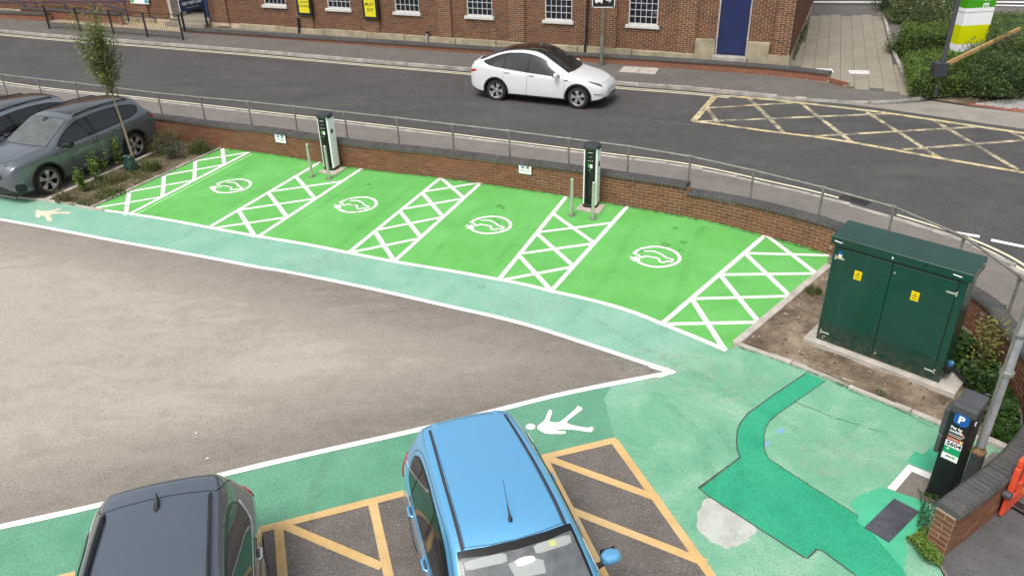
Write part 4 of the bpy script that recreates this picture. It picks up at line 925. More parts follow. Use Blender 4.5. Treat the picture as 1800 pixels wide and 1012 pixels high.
# left part: raised walk, its red walls and tan paving behind the barrier
m_tan = simple('tan_paving', (.42, .345, .23), .9, var=.2, scale=3, coord='pos')
lwl = [GS(*p, zff)[:2] for p in [(-70, 27), (0, 32.5), (85, 38)]]
lowl = thing('low_brick_wall', 'short length of low brick wall with coping at the far left, behind the black barrier', 'low wall', (*lwl[0], zff(*lwl[0])))
zl = zff(*lwl[1])+.26; mb = MB(); core_strip(mb, lwl, offset(lwl, .2), -.3, lambda p, s: zl); mb.build('mortar_core', m_mortar, lowl, world=True)
place_bricks(lowl, wall_bricks(lwl, zff(*lwl[1])-.06, lambda p, s: zl+.03), m_brick_low, 60); coping(lowl, offset(lwl, .09), lambda p, s=0: zl)
tanp = struct('entrance_paving'); sheet('paving_surface', [GS(*p, zff)[:2] for p in [(88, 39), (150, 44), (322, 57), (322, 47), (300, 38), (200, 32), (130, 28), (90, 31)]], zff, m_tan, tanp, 0, .012)
# ================================================================== CARS (local frame: x forward, y to the car's left, z up)
def pchip(tab, x):
    X = np.array([t[0] for t in tab], float); Y = np.array([t[1] for t in tab], float)
    i = np.argsort(X); X, Y = X[i], Y[i]; h = np.diff(X); d = np.diff(Y)/h; m = np.zeros_like(Y)
    for k in range(1, len(X)-1):
        if d[k-1]*d[k] > 0: w1 = 2*h[k]+h[k-1]; w2 = h[k]+2*h[k-1]; m[k] = (w1+w2)/(w1/d[k-1]+w2/d[k])
    m[0], m[-1] = d[0], d[-1]; x = min(max(x, X[0]), X[-1]); k = min(max(int(np.searchsorted(X, x))-1, 0), len(h)-1)
    t = (x-X[k])/h[k]
    return float((1+2*t)*(1-t)**2*Y[k]+t*(1-t)**2*h[k]*m[k]+t*t*(3-2*t)*Y[k+1]+t*t*(t-1)*h[k]*m[k+1])
def crom(P, n):
    P = [np.array(p, float) for p in P]; out = []
    for i in range(len(P)-1):
        p0 = P[i-1] if i else 2*P[0]-P[1]; p3 = P[i+2] if i+2 < len(P) else np.array([-P[-2][0], P[-2][1]])
        p1, p2 = P[i], P[i+1]
        t0 = 0; t1 = t0+max(1e-4, np.linalg.norm(p1-p0))**.5; t2 = t1+max(1e-4, np.linalg.norm(p2-p1))**.5; t3 = t2+max(1e-4, np.linalg.norm(p3-p2))**.5
        for k in range(n):
            t = t1+(t2-t1)*k/n
            A1 = (t1-t)/(t1-t0)*p0+(t-t0)/(t1-t0)*p1; A2 = (t2-t)/(t2-t1)*p1+(t-t1)/(t2-t1)*p2; A3 = (t3-t)/(t3-t2)*p2+(t-t2)/(t3-t2)*p3
            B1 = (t2-t)/(t2-t0)*A1+(t-t0)/(t2-t0)*A2; B2 = (t3-t)/(t3-t1)*A2+(t-t1)/(t3-t1)*A3
            out.append((t2-t)/(t2-t1)*B1+(t-t1)/(t2-t1)*B2)
    out.append(P[-1]); return out
def section(sp, x):
    w_, wr, zb, zs, zt = (pchip(sp[k], x) for k in ('w', 'wr', 'zb', 'zs', 'zt')); cr = sp['crown']
    zs = min(zs, zt-.02); crn = min(cr, max(.02, (zt-zs)*.5)); zc = zt-crn
    if wr > w_*.97: wr = w_*.97
    c6 = np.array([.962*w_, zs]); c8 = np.array([wr, zc]); c7 = (c6+c8)/2+np.array([.022, .006])*min(1, (zc-zs)/.3)
    P = [(0, zb), (.82*w_, zb), (.945*w_, zb+.03), (.985*w_, zb+.16), (w_, zb+(zs-zb)*.55), (.994*w_, zs-(zs-zb)*.17), (.978*w_, zs-.03), c6, c7, c8, (c8[0]-.05, zc+crn*.36), (.6*c8[0], zt-crn*.24), (.3*c8[0], zt-crn*.06), (0, zt)]
    return crom(P, 4)
def car_body(sp):
    L = sp['L']/2; xs = list(np.linspace(-L, L, 90)); xs += list(-L+np.array([.008, .02, .035]))+list(L-np.array([.008, .02, .035])); xs = sorted(xs)
    rows = []
    for x in xs:
        S_ = section(sp, x); e = min(x+L, L-x); k = 1.0
        if e < .10: k = .90+.10*math.sqrt(max(0, 1-((.10-e)/.10)**2))
        zc = (S_[0][1]+S_[-1][1])/2; rows.append([(x, p[0]*k, zc+(p[1]-zc)*k) for p in S_])
    n = len(rows[0]); V = []; ring = 2*n-2
    for r in rows: V += [(x, -y, z) for x, y, z in r]+[(x, y, z) for x, y, z in r[-2:0:-1]]
    Fc = [(i*ring+k, i*ring+(k+1) % ring, (i+1)*ring+(k+1) % ring, (i+1)*ring+k) for i in range(len(rows)-1) for k in range(ring)]
    Fc += [tuple(range(ring))[::-1], tuple(range((len(rows)-1)*ring, len(rows)*ring))]
    return V, Fc
def mkbm(V, F_):
    bm = bmesh.new(); vs = [bm.verts.new(v) for v in V]
    for f in F_: bm.faces.new([vs[i] for i in f])
    bmesh.ops.recalc_face_normals(bm, faces=bm.faces); return bm
class Car:
    def __init__(s, name, label, cat, sp, paint, loc, yaw, scale=1.0, group=None):
        s.sp = sp; s.root = thing(name, label, cat, loc, yaw, group); s.root.scale = (scale,)*3; s.paint = paint
        V, F_ = car_body(sp); bm = mkbm(V, F_); s.bvh = BVHTree.FromBMesh(bm)
        me = bpy.data.meshes.new('body'); bm.to_mesh(me); bm.free(); me.materials.append(paint); me.materials.append(m_trim); me.materials.append(m_trim)
        o = bpy.data.objects.new('body', me); lnk(o)
        cm_ = bpy.data.meshes.new('cut'); cb = bmesh.new()
        for wx in sp['wheels']:
            for sy in (-1, 1):
                M = Matrix.Translation((wx, sy*(sp['W']/2-.02), sp['rw']))@Matrix.Rotation(PI/2, 4, 'X')
                bmesh.ops.create_cone(cb, cap_ends=True, segments=40, radius1=sp['rw']*1.13, radius2=sp['rw']*1.13, depth=.56, matrix=M)
        cb.to_mesh(cm_); cb.free(); co = bpy.data.objects.new('cut', cm_); lnk(co)
        md = o.modifiers.new('b', 'BOOLEAN'); md.object = co; md.operation = 'DIFFERENCE'; md.solver = 'EXACT'
        bpy.context.view_layer.update()
        m2 = bpy.data.meshes.new_from_object(o.evaluated_get(bpy.context.evaluated_depsgraph_get())); o.modifiers.clear(); o.data = m2; bpy.data.objects.remove(co)
        m2.materials.clear(); m2.materials.append(paint); m2.materials.append(m_trim)
        bm = bmesh.new(); bm.from_mesh(m2)
        for f in bm.faces:
            f.smooth = True; c = f.calc_center_median(); f.material_index = 0
            for wx in sp['wheels']:
                d_ = math.hypot(c.x-wx, c.z-sp['rw'])
                if d_ < sp['rw']*1.131 and abs(f.normal.y) < .6 and d_ > sp['rw']*1.08: f.material_index = 1
                if d_ < sp['rw']*1.12 and abs(c.y) < sp['W']/2-.25 and c.z > sp['rw']*.4: f.material_index = 1
            if c.z < pchip(sp['zb'], c.x)+sp.get('sill', .06): f.material_index = 1
        for e in bm.edges:
            if len(e.link_faces) == 2 and e.calc_face_angle(0) > .7: e.smooth = False
        bm.to_mesh(m2); bm.free(); o.parent = s.root; s.body = o
        for wx in sp['wheels']:
            for sy in (-1, 1): s.wheel(wx, sy)
            if sp.get('arch'):
                for sy in (-1, 1): s.arch(wx, sy)
    def ray(s, p, d):
        h = s.bvh.ray_cast(Vector(p), Vector(d)); 
        if h[0] is None: h = s.bvh.find_nearest(Vector(p)+Vector(d)*2.2)
        return h
    def patch(s, name, poly, axis, off, mat, sign=1, res=.045, parent=None, lift=0, smooth_it=1, c=.2):
        poly = [tuple(p) for p in (chaikin(poly, smooth_it, c) if smooth_it else poly)]
        bm = bmesh.new(); vs = [bm.verts.new((p[0], p[1], 0)) for p in poly]; f = bm.faces.new(vs); 
        bmesh.ops.triangulate(bm, faces=[f])
        for a_ in (0, 1):
            lo = min(p[a_] for p in poly); hi_ = max(p[a_] for p in poly)
            for k in range(1, int((hi_-lo)/res)+1):
                co = [0, 0, 0]; co[a_] = lo+k*res-.001; no = [0, 0, 0]; no[a_] = 1
                bmesh.ops.bisect_plane(bm, geom=bm.verts[:]+bm.edges[:]+bm.faces[:], plane_co=co, plane_no=no)
        bmesh.ops.dissolve_limit(bm, angle_limit=.01, verts=[], edges=[]) if False else None
        for v in bm.verts:
            u, t = v.co.x, v.co.y
            if axis == 'side': h = s.ray((u, sign*3, t), (0, -sign, 0))
            elif axis == 'top': h = s.ray((u, t, 5), (0, 0, -1))
            else: h = s.ray((sign*5, u, t), (-sign, 0, 0))
            v.co = h[0]+h[1]*off+Vector((0, 0, lift))
        want = {'side': Vector((0, sign, 0)), 'top': Vector((0, 0, 1)), 'front': Vector((sign, 0, 0))}[axis]
        bmesh.ops.recalc_face_normals(bm, faces=bm.faces); bm.normal_update()
        tot = sum((f.normal*f.calc_area() for f in bm.faces), Vector())
        if tot.dot(want) < 0:
            for f in bm.faces: f.normal_flip()
        bm.normal_update()
        for f in bm.faces: f.smooth = True
        be = [e for e in bm.edges if e.is_boundary]; nv = {}
        for e in be:
            for v in e.verts:
                if v not in nv: nv[v] = (bm.verts.new(v.co), bm.verts.new(v.co-v.normal*(off+.006)))
        for e in be:
            a, b = e.verts; l = e.link_loops[0]
            if l.vert != a: a, b = b, a
            f = bm.faces.new((nv[b][0], nv[a][0], nv[a][1], nv[b][1])); f.smooth = False
        me = bpy.data.meshes.new(name); bm.to_mesh(me); bm.free(); me.materials.append(mat)
        o = bpy.data.objects.new(name, me); lnk(o); o.parent = parent or s.root; return o
    def seam(s, pts, axis, sign=1, wd=.007, off=.0025, name='seam', mat=None, parent=None):
        P = smooth_line(pts, 6); Q = []
        for u, t in P:
            h = s.ray((u, sign*3, t), (0, -sign, 0)) if axis == 'side' else s.ray((u, t, 5), (0, 0, -1)) if axis == 'top' else s.ray((sign*5, u, t), (-sign, 0, 0))
            Q.append((h[0], h[1]))
        mb = MB(); vs = []
        for i, (p, n) in enumerate(Q):
            t = (Q[min(i+1, len(Q)-1)][0]-Q[max(i-1, 0)][0]).normalized(); b = t.cross(n).normalized()
            vs += [p+n*off+b*wd/2, p+n*off-b*wd/2]
        mb.add(vs, [(2*i, 2*i+1, 2*i+3, 2*i+2) for i in range(len(Q)-1)]); return mb.build(name, mat or m_seam, parent or s.root)
    def wheel(s, wx, sy):
        sp = s.sp; r = sp['rw']; tw = .21; y = sy*(sp['W']/2-.035-tw/2)
        M = Matrix.Translation((wx, y, r))@Matrix.Rotation(-sy*PI/2, 4, 'X')@Matrix.Rotation(random.random()*2, 4, 'Z')
        rr = r*sp.get('rimf', .70); mb = MB()
        prof = [(rr, -tw/2+.01), (r*.93, -tw/2), (r*.985, -tw/2+.03), (r, -tw/4), (r, tw/4), (r*.985, tw/2-.03), (r*.94, tw/2), (r*.86, tw/2+.006), (rr, tw/2-.006), (rr*.97, tw/2-.03), (rr*.95, -tw/2+.01)]
        mb.lathe(prof, 36, 0, M, False); wh = mb.build('wheel', m_tyre, s.root, smooth=True)
        mb = MB(); mb.lathe([(rr*.99, tw/2-.004), (rr*.93, tw/2-.004), (rr*.90, tw/2-.03), (rr*.90, -.05), (.001, -.05)], 36, 0, M, False)
        n = sp['spokes']; hubz = tw/2-.02
        for k in range(n):
            a = 2*PI*k/n; st = sp.get('split', 0)
            for da in ((-st, st) if st else (0,)):
                w0, w1 = sp.get('sw', (.035, .05)); q = []
                for t, ww in ((.10, w0), (.55, (w0+w1)/2), (.97, w1)):
                    an = a+da*t; cx, cy = math.cos(an)*rr*t, math.sin(an)*rr*t; q += [(cx-math.sin(an)*ww, cy+math.cos(an)*ww, hubz-.01+.012*math.sin(t*3)), (cx+math.sin(an)*ww, cy-math.cos(an)*ww, hubz-.01+.012*math.sin(t*3))]
                q += [(x_, y_, z_-.035) for x_, y_, z_ in q]
                mb.add(q, [(0, 1, 3, 2), (2, 3, 5, 4), (0, 2, 8, 6), (2, 4, 10, 8), (3, 1, 7, 9), (5, 3, 9, 11)], 1, M)
        mb.lathe([(.001, hubz+.012), (.055, hubz+.01), (.065, hubz-.01), (.065, -.03)], 16, 1, M)
        mb.lathe([(rr*.995, tw/2-.001), (rr*.90, tw/2-.012), (rr*.90, tw/2-.03)], 36, 1, M, False)
        mb.build('rim', [m_disc, sp.get('rimmat', m_alloy)], wh, smooth=False)
    def arch(s, wx, sy):
        r = s.sp['rw']*1.13; mb = MB(); vs = []; n = 26; w_ = s.sp['arch']
        for i in range(n+1):
            a = R(-12)+R(204)*i/n
            for rr in (r-.004, r+w_):
                x, z = wx+rr*math.cos(a), s.sp['rw']+rr*math.sin(a); h = s.ray((x, sy*3, z), (0, -sy, 0)); q = h[0]+h[1]*.006
                vs.append((q.x if False else x, q.y, z))
        fs = [(2*i, 2*i+1, 2*i+3, 2*i+2) for i in range(n)]
        vs += [(x, y-sy*.04, z) for x, y, z in vs]; m = 2*(n+1)
        fs += [(2*i+1, m+2*i+1, m+2*i+3, 2*i+3) for i in range(n)]+[(2*i, 2*i+2, m+2*i+2, m+2*i) for i in range(n)]
        if sy > 0: fs = [f[::-1] for f in fs]
        mb.add(vs, fs); mb.build('wheel_arch', m_trim, s.root)
    def mirror(s, x, z, sy, mat, size=1.0, sub=None):
        h = s.ray((x, sy*3, z), (0, -sy, 0))[0]; mb = MB(); c = Vector((x-.02, h.y+sy*.17*size, z+.05))
        prof = [(-.115, .3), (-.10, .75), (-.05, 1.0), (.04, .9), (.085, .5), (.095, .2)]
        vs = []; n = 14
        for dx, k in prof:
            for j in range(n):
                a = 2*PI*j/n; ca, sa = math.cos(a), math.sin(a); p = 2.6
                yy = math.copysign(abs(ca)**(2/p), ca)*.115*size*k; zz = math.copysign(abs(sa)**(2/p), sa)*.075*size*k
                vs.append((c.x+dx*size*.75+.12*abs(yy), c.y+yy, c.z+zz))
        fs = [(i*n+j, i*n+(j+1) % n, (i+1)*n+(j+1) % n, (i+1)*n+j) for i in range(len(prof)-1) for j in range(n)]+[tuple(range(n))[::-1], tuple(range((len(prof)-1)*n, len(prof)*n))]
        mb.add(vs, fs); o = mb.build('wing_mirror', mat, s.root, smooth=True)
        mb = MB(); mb.tube([(x+.01, h.y-sy*.02, z), (x, h.y+sy*.07, z+.02), (c.x, c.y-sy*.04, c.z-.04)], [.035, .028, .022], 8); mb.build('mirror_arm', m_trim, o, smooth=True)
        mb = MB(); mb.box((c.x-.088*size, c.y, c.z), (.006, .17*size, .10*size)); mb.build('mirror_glass', m_glassdark, o, bevel=.002)
        return o
    def handle(s, x, z, sy, mat, parent, ln=.17):
        h0 = s.ray((x-ln/2, sy*3, z), (0, -sy, 0)); h1 = s.ray((x+ln/2, sy*3, z), (0, -sy, 0))
        mb = MB(); a, b = h0[0], h1[0]; n = (h0[1]+h1[1])/2
        mb.tube([a+n*.002, a+n*.032+(b-a)*.14, b+n*.032-(b-a)*.14, b+n*.002], [.012, .015, .015, .012], 8); o = mb.build('handle', mat, parent, smooth=True)
        s.patch('handle_recess', [(x-ln*.32, z-.022), (x+ln*.32, z-.022), (x+ln*.32, z+.03), (x-ln*.32, z+.03)], 'side', .005, m_trim, sy, parent=parent, res=.06); return o
m_seam = simple('shut_line', (.012, .012, .012), .8, var=0)
def grow(poly, d):
    P = [np.array(p, float) for p in poly]; n = len(P); a = sum(P[i][0]*P[(i+1) % n][1]-P[(i+1) % n][0]*P[i][1] for i in range(n)); sg = 1 if a > 0 else -1; out = []
    for i in range(n):
        t0 = P[i]-P[i-1]; t1 = P[(i+1) % n]-P[i]; t0 /= np.linalg.norm(t0); t1 /= np.linalg.norm(t1)
        n0 = np.array([t0[1], -t0[0]])*sg; n1 = np.array([t1[1], -t1[0]])*sg; m = n0+n1; m /= max(.5, np.linalg.norm(m)**2/2); out.append(P[i]+m*d)
    return out
m_plate_y = simple('yellow_plate', (.75, .58, .05), .4, var=.05); m_plate_w = simple('white_plate', (.75, .75, .72), .4, var=.05)
def side_glass(c, sy, panes, trim=.022, outline=None):
    """panes: list of (name, polygon in x,z); black surround below and glass above"""
    o = c.patch('window_surround', outline, 'side', .0035, m_gtrim, sy, smooth_it=2, c=.18)
    for nm, poly in panes: c.patch('side_window', poly, 'side', .0075, m_sidewin, sy, smooth_it=2, c=.13, parent=o)
m_gtrim = simple('gloss_black_trim', (.010, .010, .011), .12, var=0)
# ---------------------------------------------------------------- white crossover on the road
ty = dict(L=4.75, W=1.91, rw=.355, wheels=(1.53, -1.345), crown=.085, spokes=5, split=.10, sw=(.02, .062), rimf=.72, arch=.055, sill=.085,
    zt=[(-2.375, .92), (-2.345, 1.068), (-2.29, 1.194), (-2.2, 1.245), (-2.0, 1.299), (-1.7, 1.427), (-1.3, 1.581), (-.9, 1.678), (-.4, 1.724), (-.05, 1.707), (.25, 1.621), (.5, 1.490), (.75, 1.359), (1.0, 1.211), (1.2, 1.103), (1.4, 1.034), (1.7, .965), (2.0, .88), (2.2, .795), (2.32, .70), (2.375, .60)],
    zs=[(-2.375, .84), (-2.25, 1.08), (-2.0, 1.13), (-1.5, 1.11), (-.8, 1.045), (0, 1.0), (.8, .965), (1.2, .945), (1.6, .89), (2.0, .79), (2.25, .67), (2.375, .54)],
    w=[(-2.375, .70), (-2.3, .79), (-2.1, .875), (-1.8, .93), (-1.345, .955), (-.4, .95), (.4, .95), (1.53, .95), (1.85, .92), (2.1, .845), (2.28, .73), (2.375, .58)],
    wr=[(-2.375, .62), (-2.1, .64), (-1.9, .60), (-1.3, .60), (-.5, .625), (.2, .645), (.7, .68), (1.2, .745), (1.6, .72), (2.0, .66), (2.375, .45)],
    zb=[(-2.375, .42), (-2.2, .30), (-1.9, .22), (1.9, .20), (2.2, .24), (2.375, .30)])
m_paintw = carpaint('white_car_paint', (.70, .715, .73), 0, .01, .3)
tr, tf = GS(873.7, 176.3, zr), GS(1016, 191.4, zr); hv = (tf-tr)[:2]; wbs = np.linalg.norm(hv)/2.875; hv /= np.linalg.norm(hv); lf = np.array([-hv[1], hv[0]])
mid = (tr+tf)[:2]/2+lf*.84-hv*.093; ey = math.atan2(hv[1], hv[0])
tes = Car('electric_car', 'white electric crossover with black glass roof driving on the road', 'car', ty, m_paintw, (*mid, zr(*mid)+.004), ey, wbs)
dark_glass = simple('black_glass_roof', (.012, .010, .010), .03, var=0, coat=.5)
tes.patch('glass_roof', [(.262, -.60), (-.3, -.595), (-.9, -.575), (-1.5, -.55), (-2.06, -.54), (-2.13, 0), (-2.06, .54), (-1.5, .55), (-.9, .575), (-.3, .595), (.262, .60)], 'top', .004, dark_glass, smooth_it=0)
ws = [(.27, -.585), (.70, -.64), (1.13, -.69), (1.21, -.40), (1.235, 0), (1.21, .40), (1.13, .69), (.70, .64), (.27, .585)]
w0 = tes.patch('windscreen', ws, 'top', .004, simple('windscreen_depth', (.035, .045, .048), .35, var=.3), smooth_it=0); tes.patch('windscreen_glass', ws, 'top', .0085, m_film, smooth_it=0, parent=w0)
tes.patch('cowl', grow(ws, .02), 'top', .002, m_trim, smooth_it=0)
for sy in (-1, 1):
    side_glass(tes, sy, [('f', [(1.05, .985), (.80, 1.143), (.5, 1.331), (.2, 1.467), (-.14, 1.542), (-.185, 1.051), (.4, 1.006)]), ('r', [(-.225, 1.057), (-.18, 1.547), (-.5, 1.564), (-1.0, 1.519), (-1.04, 1.120), (-.6, 1.085)]), ('q', [(-1.075, 1.125), (-1.035, 1.507), (-1.35, 1.416), (-1.66, 1.279), (-1.84, 1.228), (-1.5, 1.160)])], .024, [(1.09, .972), (.80, 1.165), (.5, 1.359), (.2, 1.496), (-.15, 1.573), (-.5, 1.595), (-1.0, 1.549), (-1.36, 1.447), (-1.68, 1.308), (-1.90, 1.234), (-1.5, 1.137), (-1.05, 1.093), (-.6, 1.059), (-.2, 1.028), (.4, .985)])
    fd = [(1.06, .30), (1.06, .93), (.4, .985), (-.20, 1.02), (-.24, .30)]; rd = [(-.25, .30), (-.21, 1.02), (-.7, 1.05), (-1.02, 1.075), (-1.08, .75), (-.86, .45), (-.80, .30)]
    for pl in (fd, rd):
        tes.patch('door_gap', grow(pl, .007), 'side', .0012, m_seam, sy, smooth_it=0); d_ = tes.patch('door', pl, 'side', .0035, m_paintw, sy, smooth_it=0, res=.06)
        hx = -.06 if pl is fd else -.92; hz = .93 if pl is fd else .965
        tes.patch('handle', [(hx-.09, hz-.014), (hx+.09, hz-.014), (hx+.09, hz+.014), (hx-.09, hz+.014)], 'side', .007, m_trim, sy, parent=d_, smooth_it=1)
    tes.mirror(.86, 1.00, sy, m_paintw)
    tes.patch('headlight', [(1.78, sy*.80), (1.98, sy*.80), (2.20, sy*.70), (2.27, sy*.60), (2.2, sy*.56), (2.0, sy*.68)], 'top', .005, m_lamp)
    tes.patch('tail_light', [(-2.16, 1.0), (-2.0, .985), (-2.12, .93), (-2.34, .86), (-2.36, .93)], 'side', .006, m_red, sy)
    tes.patch('repeater', [(1.16, .86), (1.02, .885), (1.18, .90), (1.20, .88)], 'side', .006, m_trim, sy, smooth_it=0)
    tes.patch('lower_slot', [(2.05, .50), (2.26, .49), (2.28, .465), (2.06, .47)], 'side', .005, m_trim, sy, smooth_it=0)
tes.patch('bonnet_gap', [(1.26, -.70), (1.9, -.66), (2.2, -.50), (2.27, 0), (2.2, .50), (1.9, .66), (1.26, .70), (1.30, 0)], 'top', .0012, m_seam, smooth_it=0)
tes.patch('bonnet', grow([(1.26, -.70), (1.9, -.66), (2.2, -.50), (2.27, 0), (2.2, .50), (1.9, .66), (1.26, .70), (1.30, 0)], -.006), 'top', .0035, m_paintw, smooth_it=0)
tes.patch('lower_grille', [(-.55, .30), (.55, .30), (.62, .375), (-.62, .375)], 'front', .004, m_trim)
tes.patch('number_plate', [(-.26, .44), (.26, .44), (.26, .55), (-.26, .55)], 'front', .02, m_plate_w, smooth_it=0); tes.patch('plate_surround', [(-.275, .425), (.275, .425), (.275, .565), (-.275, .565)], 'front', .012, m_trim, smooth_it=0)
tes.patch('bonnet_badge', [(2.24, -.02), (2.28, 0), (2.24, .02), (2.25, 0)], 'top', .007, m_trim, smooth_it=0)
# ---------------------------------------------------------------- grey suvs in the left corner
m_dummy_ = None
en = dict(L=4.65, W=1.88, rw=.365, wheels=(1.44, -1.325), crown=.075, spokes=5, split=.16, sw=(.02, .035), rimf=.73, arch=.05, sill=.10,
    zt=[(-2.325, .80), (-2.29, .98), (-2.22, 1.10), (-2.10, 1.24), (-1.98, 1.42), (-1.90, 1.50), (-1.75, 1.545), (-1.3, 1.59), (-.6, 1.62), (-.1, 1.615), (.25, 1.565), (.5, 1.46), (.8, 1.31), (1.05, 1.185), (1.25, 1.125), (1.6, 1.095), (1.95, 1.055), (2.15, 1.005), (2.26, .94), (2.325, .80)],
    zs=[(-2.325, .72), (-2.25, .95), (-2.05, 1.12), (-1.5, 1.10), (-.8, 1.06), (0, 1.03), (.8, 1.0), (1.25, 1.0), (1.7, .98), (2.05, .945), (2.25, .85), (2.325, .70)],
    w=[(-2.325, .74), (-2.22, .85), (-1.9, .91), (-1.325, .94), (0, .93), (1.44, .94), (1.8, .935), (2.05, .90), (2.25, .83), (2.325, .74)],
    wr=[(-2.325, .58), (-2.0, .60), (-1.6, .60), (-.5, .635), (.25, .655), (.8, .72), (1.2, .77), (1.7, .79), (2.1, .74), (2.325, .62)],
    zb=[(-2.325, .42), (-2.1, .30), (-1.8, .22), (1.8, .20), (2.15, .22), (2.325, .28)])
m_greyp = carpaint('steel_grey_paint', (.13, .152, .172), .5, .05, .28); m_bluegrey = carpaint('pale_blue_grey_paint', (.21, .255, .30), .45, .05, .3)
def suv(label, paint, loc, yaw, scale, roofdark, rails):
    c = Car('suv', label, 'car', en, paint, loc, yaw, scale, 'grey cars parked in the left corner')
    ws = [(.29, -.60), (.75, -.665), (1.12, -.715), (1.21, -.40), (1.235, 0), (1.21, .40), (1.12, .715), (.75, .665), (.29, .60), (.325, 0)]
    c.patch('cowl', grow(ws, .022), 'top', .002, m_trim, smooth_it=0)
    w0 = c.patch('windscreen', ws, 'top', .004, simple('pale_dashboard_view', (.12, .135, .135), .6, var=.35, scale=3), smooth_it=0); c.patch('windscreen_glass', ws, 'top', .0085, m_film, smooth_it=0, parent=w0)
    c.patch('mirror_sensor', [(.31, -.09), (.31, .09), (.44, .07), (.47, 0), (.44, -.07)], 'top', .006, m_trim, parent=w0)
    if roofdark: c.patch('roof_panel', [(.05, -.50), (.05, .50), (-1.80, .46), (-1.86, 0), (-1.80, -.46)], 'top', .004, m_panroof, smooth_it=0)
    c.patch('rear_window', [(-.52, 1.20), (.52, 1.20), (.48, 1.44), (-.48, 1.44)], 'front', .004, m_sidewin, -1)
    c.patch('spoiler', [(-1.80, -.56), (-1.80, .56), (-1.97, .52), (-2.0, 0), (-1.97, -.52)], 'top', .012, m_trim if roofdark else paint, smooth_it=0)
    for sy in (-1, 1):
        side_glass(c, sy, [('f', [(.94, 1.055), (.70, 1.19), (.42, 1.335), (.15, 1.425), (-.12, 1.455), (-.16, 1.075)]), ('r', [(-.25, 1.08), (-.21, 1.46), (-.6, 1.47), (-1.05, 1.455), (-1.12, 1.125)]), ('q', [(-1.16, 1.13), (-1.09, 1.45), (-1.5, 1.405), (-1.80, 1.33), (-1.70, 1.22), (-1.5, 1.16)])], .03, [(.99, 1.03), (.72, 1.215), (.42, 1.36), (.14, 1.45), (-.15, 1.48), (-.6, 1.495), (-1.08, 1.478), (-1.52, 1.43), (-1.85, 1.345), (-1.74, 1.20), (-1.5, 1.135), (-1.1, 1.10), (-.2, 1.052), (.4, 1.04)])
        fd = [(1.02, .30), (1.04, .97), (.4, 1.02), (-.19, 1.045), (-.22, .30)]; rd = [(-.235, .30), (-.205, 1.045), (-.7, 1.07), (-1.10, 1.09), (-1.14, .80), (-.90, .50), (-.84, .30)]
        for pl in (fd, rd):
            c.patch('door_gap', grow(pl, .007), 'side', .0012, m_seam, sy, smooth_it=0); d_ = c.patch('door', pl, 'side', .0035, paint, sy, smooth_it=0, res=.06)
            c.handle(-.06 if pl is fd else -.97, .93 if pl is fd else .965, sy, paint, d_)
        c.patch('sill_moulding', [(1.0, .22), (1.0, .31), (-.85, .31), (-.85, .22)], 'side', .006, m_trim, sy, smooth_it=0)
        c.mirror(.80, 1.03, sy, m_gtrim, 1.1)
        c.patch('headlight', [(1.86, sy*.84), (2.04, sy*.82), (2.26, sy*.62), (2.29, sy*.50), (2.18, sy*.52), (2.0, sy*.66)], 'top', .005, m_lamp)
        c.patch('tail_light', [(-2.30, 1.0), (-2.02, 1.03), (-2.06, .96), (-2.30, .92)], 'side', .007, m_red, sy)
        c.patch('bumper_intake', [(2.02, .30), (2.05, .50), (2.27, .54), (2.26, .32)], 'side', .004, m_trim, sy)
        if rails:
            P = [(x, sy*(pchip(en['wr'], x)-.035), c.ray((x, sy*(pchip(en['wr'], x)-.035), 5), (0, 0, -1))[0].z+dz) for x, dz in [(.10, -.005), (.02, .03), (-.4, .035), (-1.0, .035), (-1.6, .035), (-1.72, -.005)]]
            mb = MB(); mb.tube(P, [.014, .02, .02, .02, .02, .014], 8); mb.build('roof_rail', m_gtrim, c.root, smooth=True)
    bo = [(1.29, -.72), (1.9, -.70), (2.14, -.50), (2.22, 0), (2.14, .50), (1.9, .70), (1.29, .72), (1.32, 0)]
    c.patch('bonnet_gap', bo, 'top', .0012, m_seam, smooth_it=0); c.patch('bonnet', grow(bo, -.006), 'top', .0035, paint, smooth_it=0)
    c.patch('grille', [(-.56, .62), (.56, .62), (.50, .82), (-.50, .82)], 'front', .006, m_trim); c.patch('lower_grille', [(-.6, .28), (.6, .28), (.66, .44), (-.66, .44)], 'front', .005, m_trim)
    c.patch('number_plate', [(-.26, .49), (.26, .49), (.26, .60), (-.26, .60)], 'front', .016, m_plate_w, smooth_it=0)
    return c
m_panroof = simple('black_roof_panel', (.018, .017, .018), .12, var=0, coat=.3)
ef, er_ = G(91, 340.5), G(241, 277.5); hv = (ef-er_)[:2]; esc = np.linalg.norm(hv)/2.765; hv /= np.linalg.norm(hv); lf = np.array([-hv[1], hv[0]]); ey = math.atan2(hv[1], hv[0])
c1 = (ef+er_)[:2]/2-lf*.835-hv*.0575
suv('dark steel grey suv with black roof rails next to the young tree', m_greyp, (*c1, .003), ey, 1.0, True, True)
q2 = G(108, 178, 1.5)[:2]-(G(240, 182, 1.5)[:2])
suv('pale blue grey suv cut by the left edge, behind the darker suv', m_bluegrey, (*(c1+q2), .003), ey, 1.0, True, True)
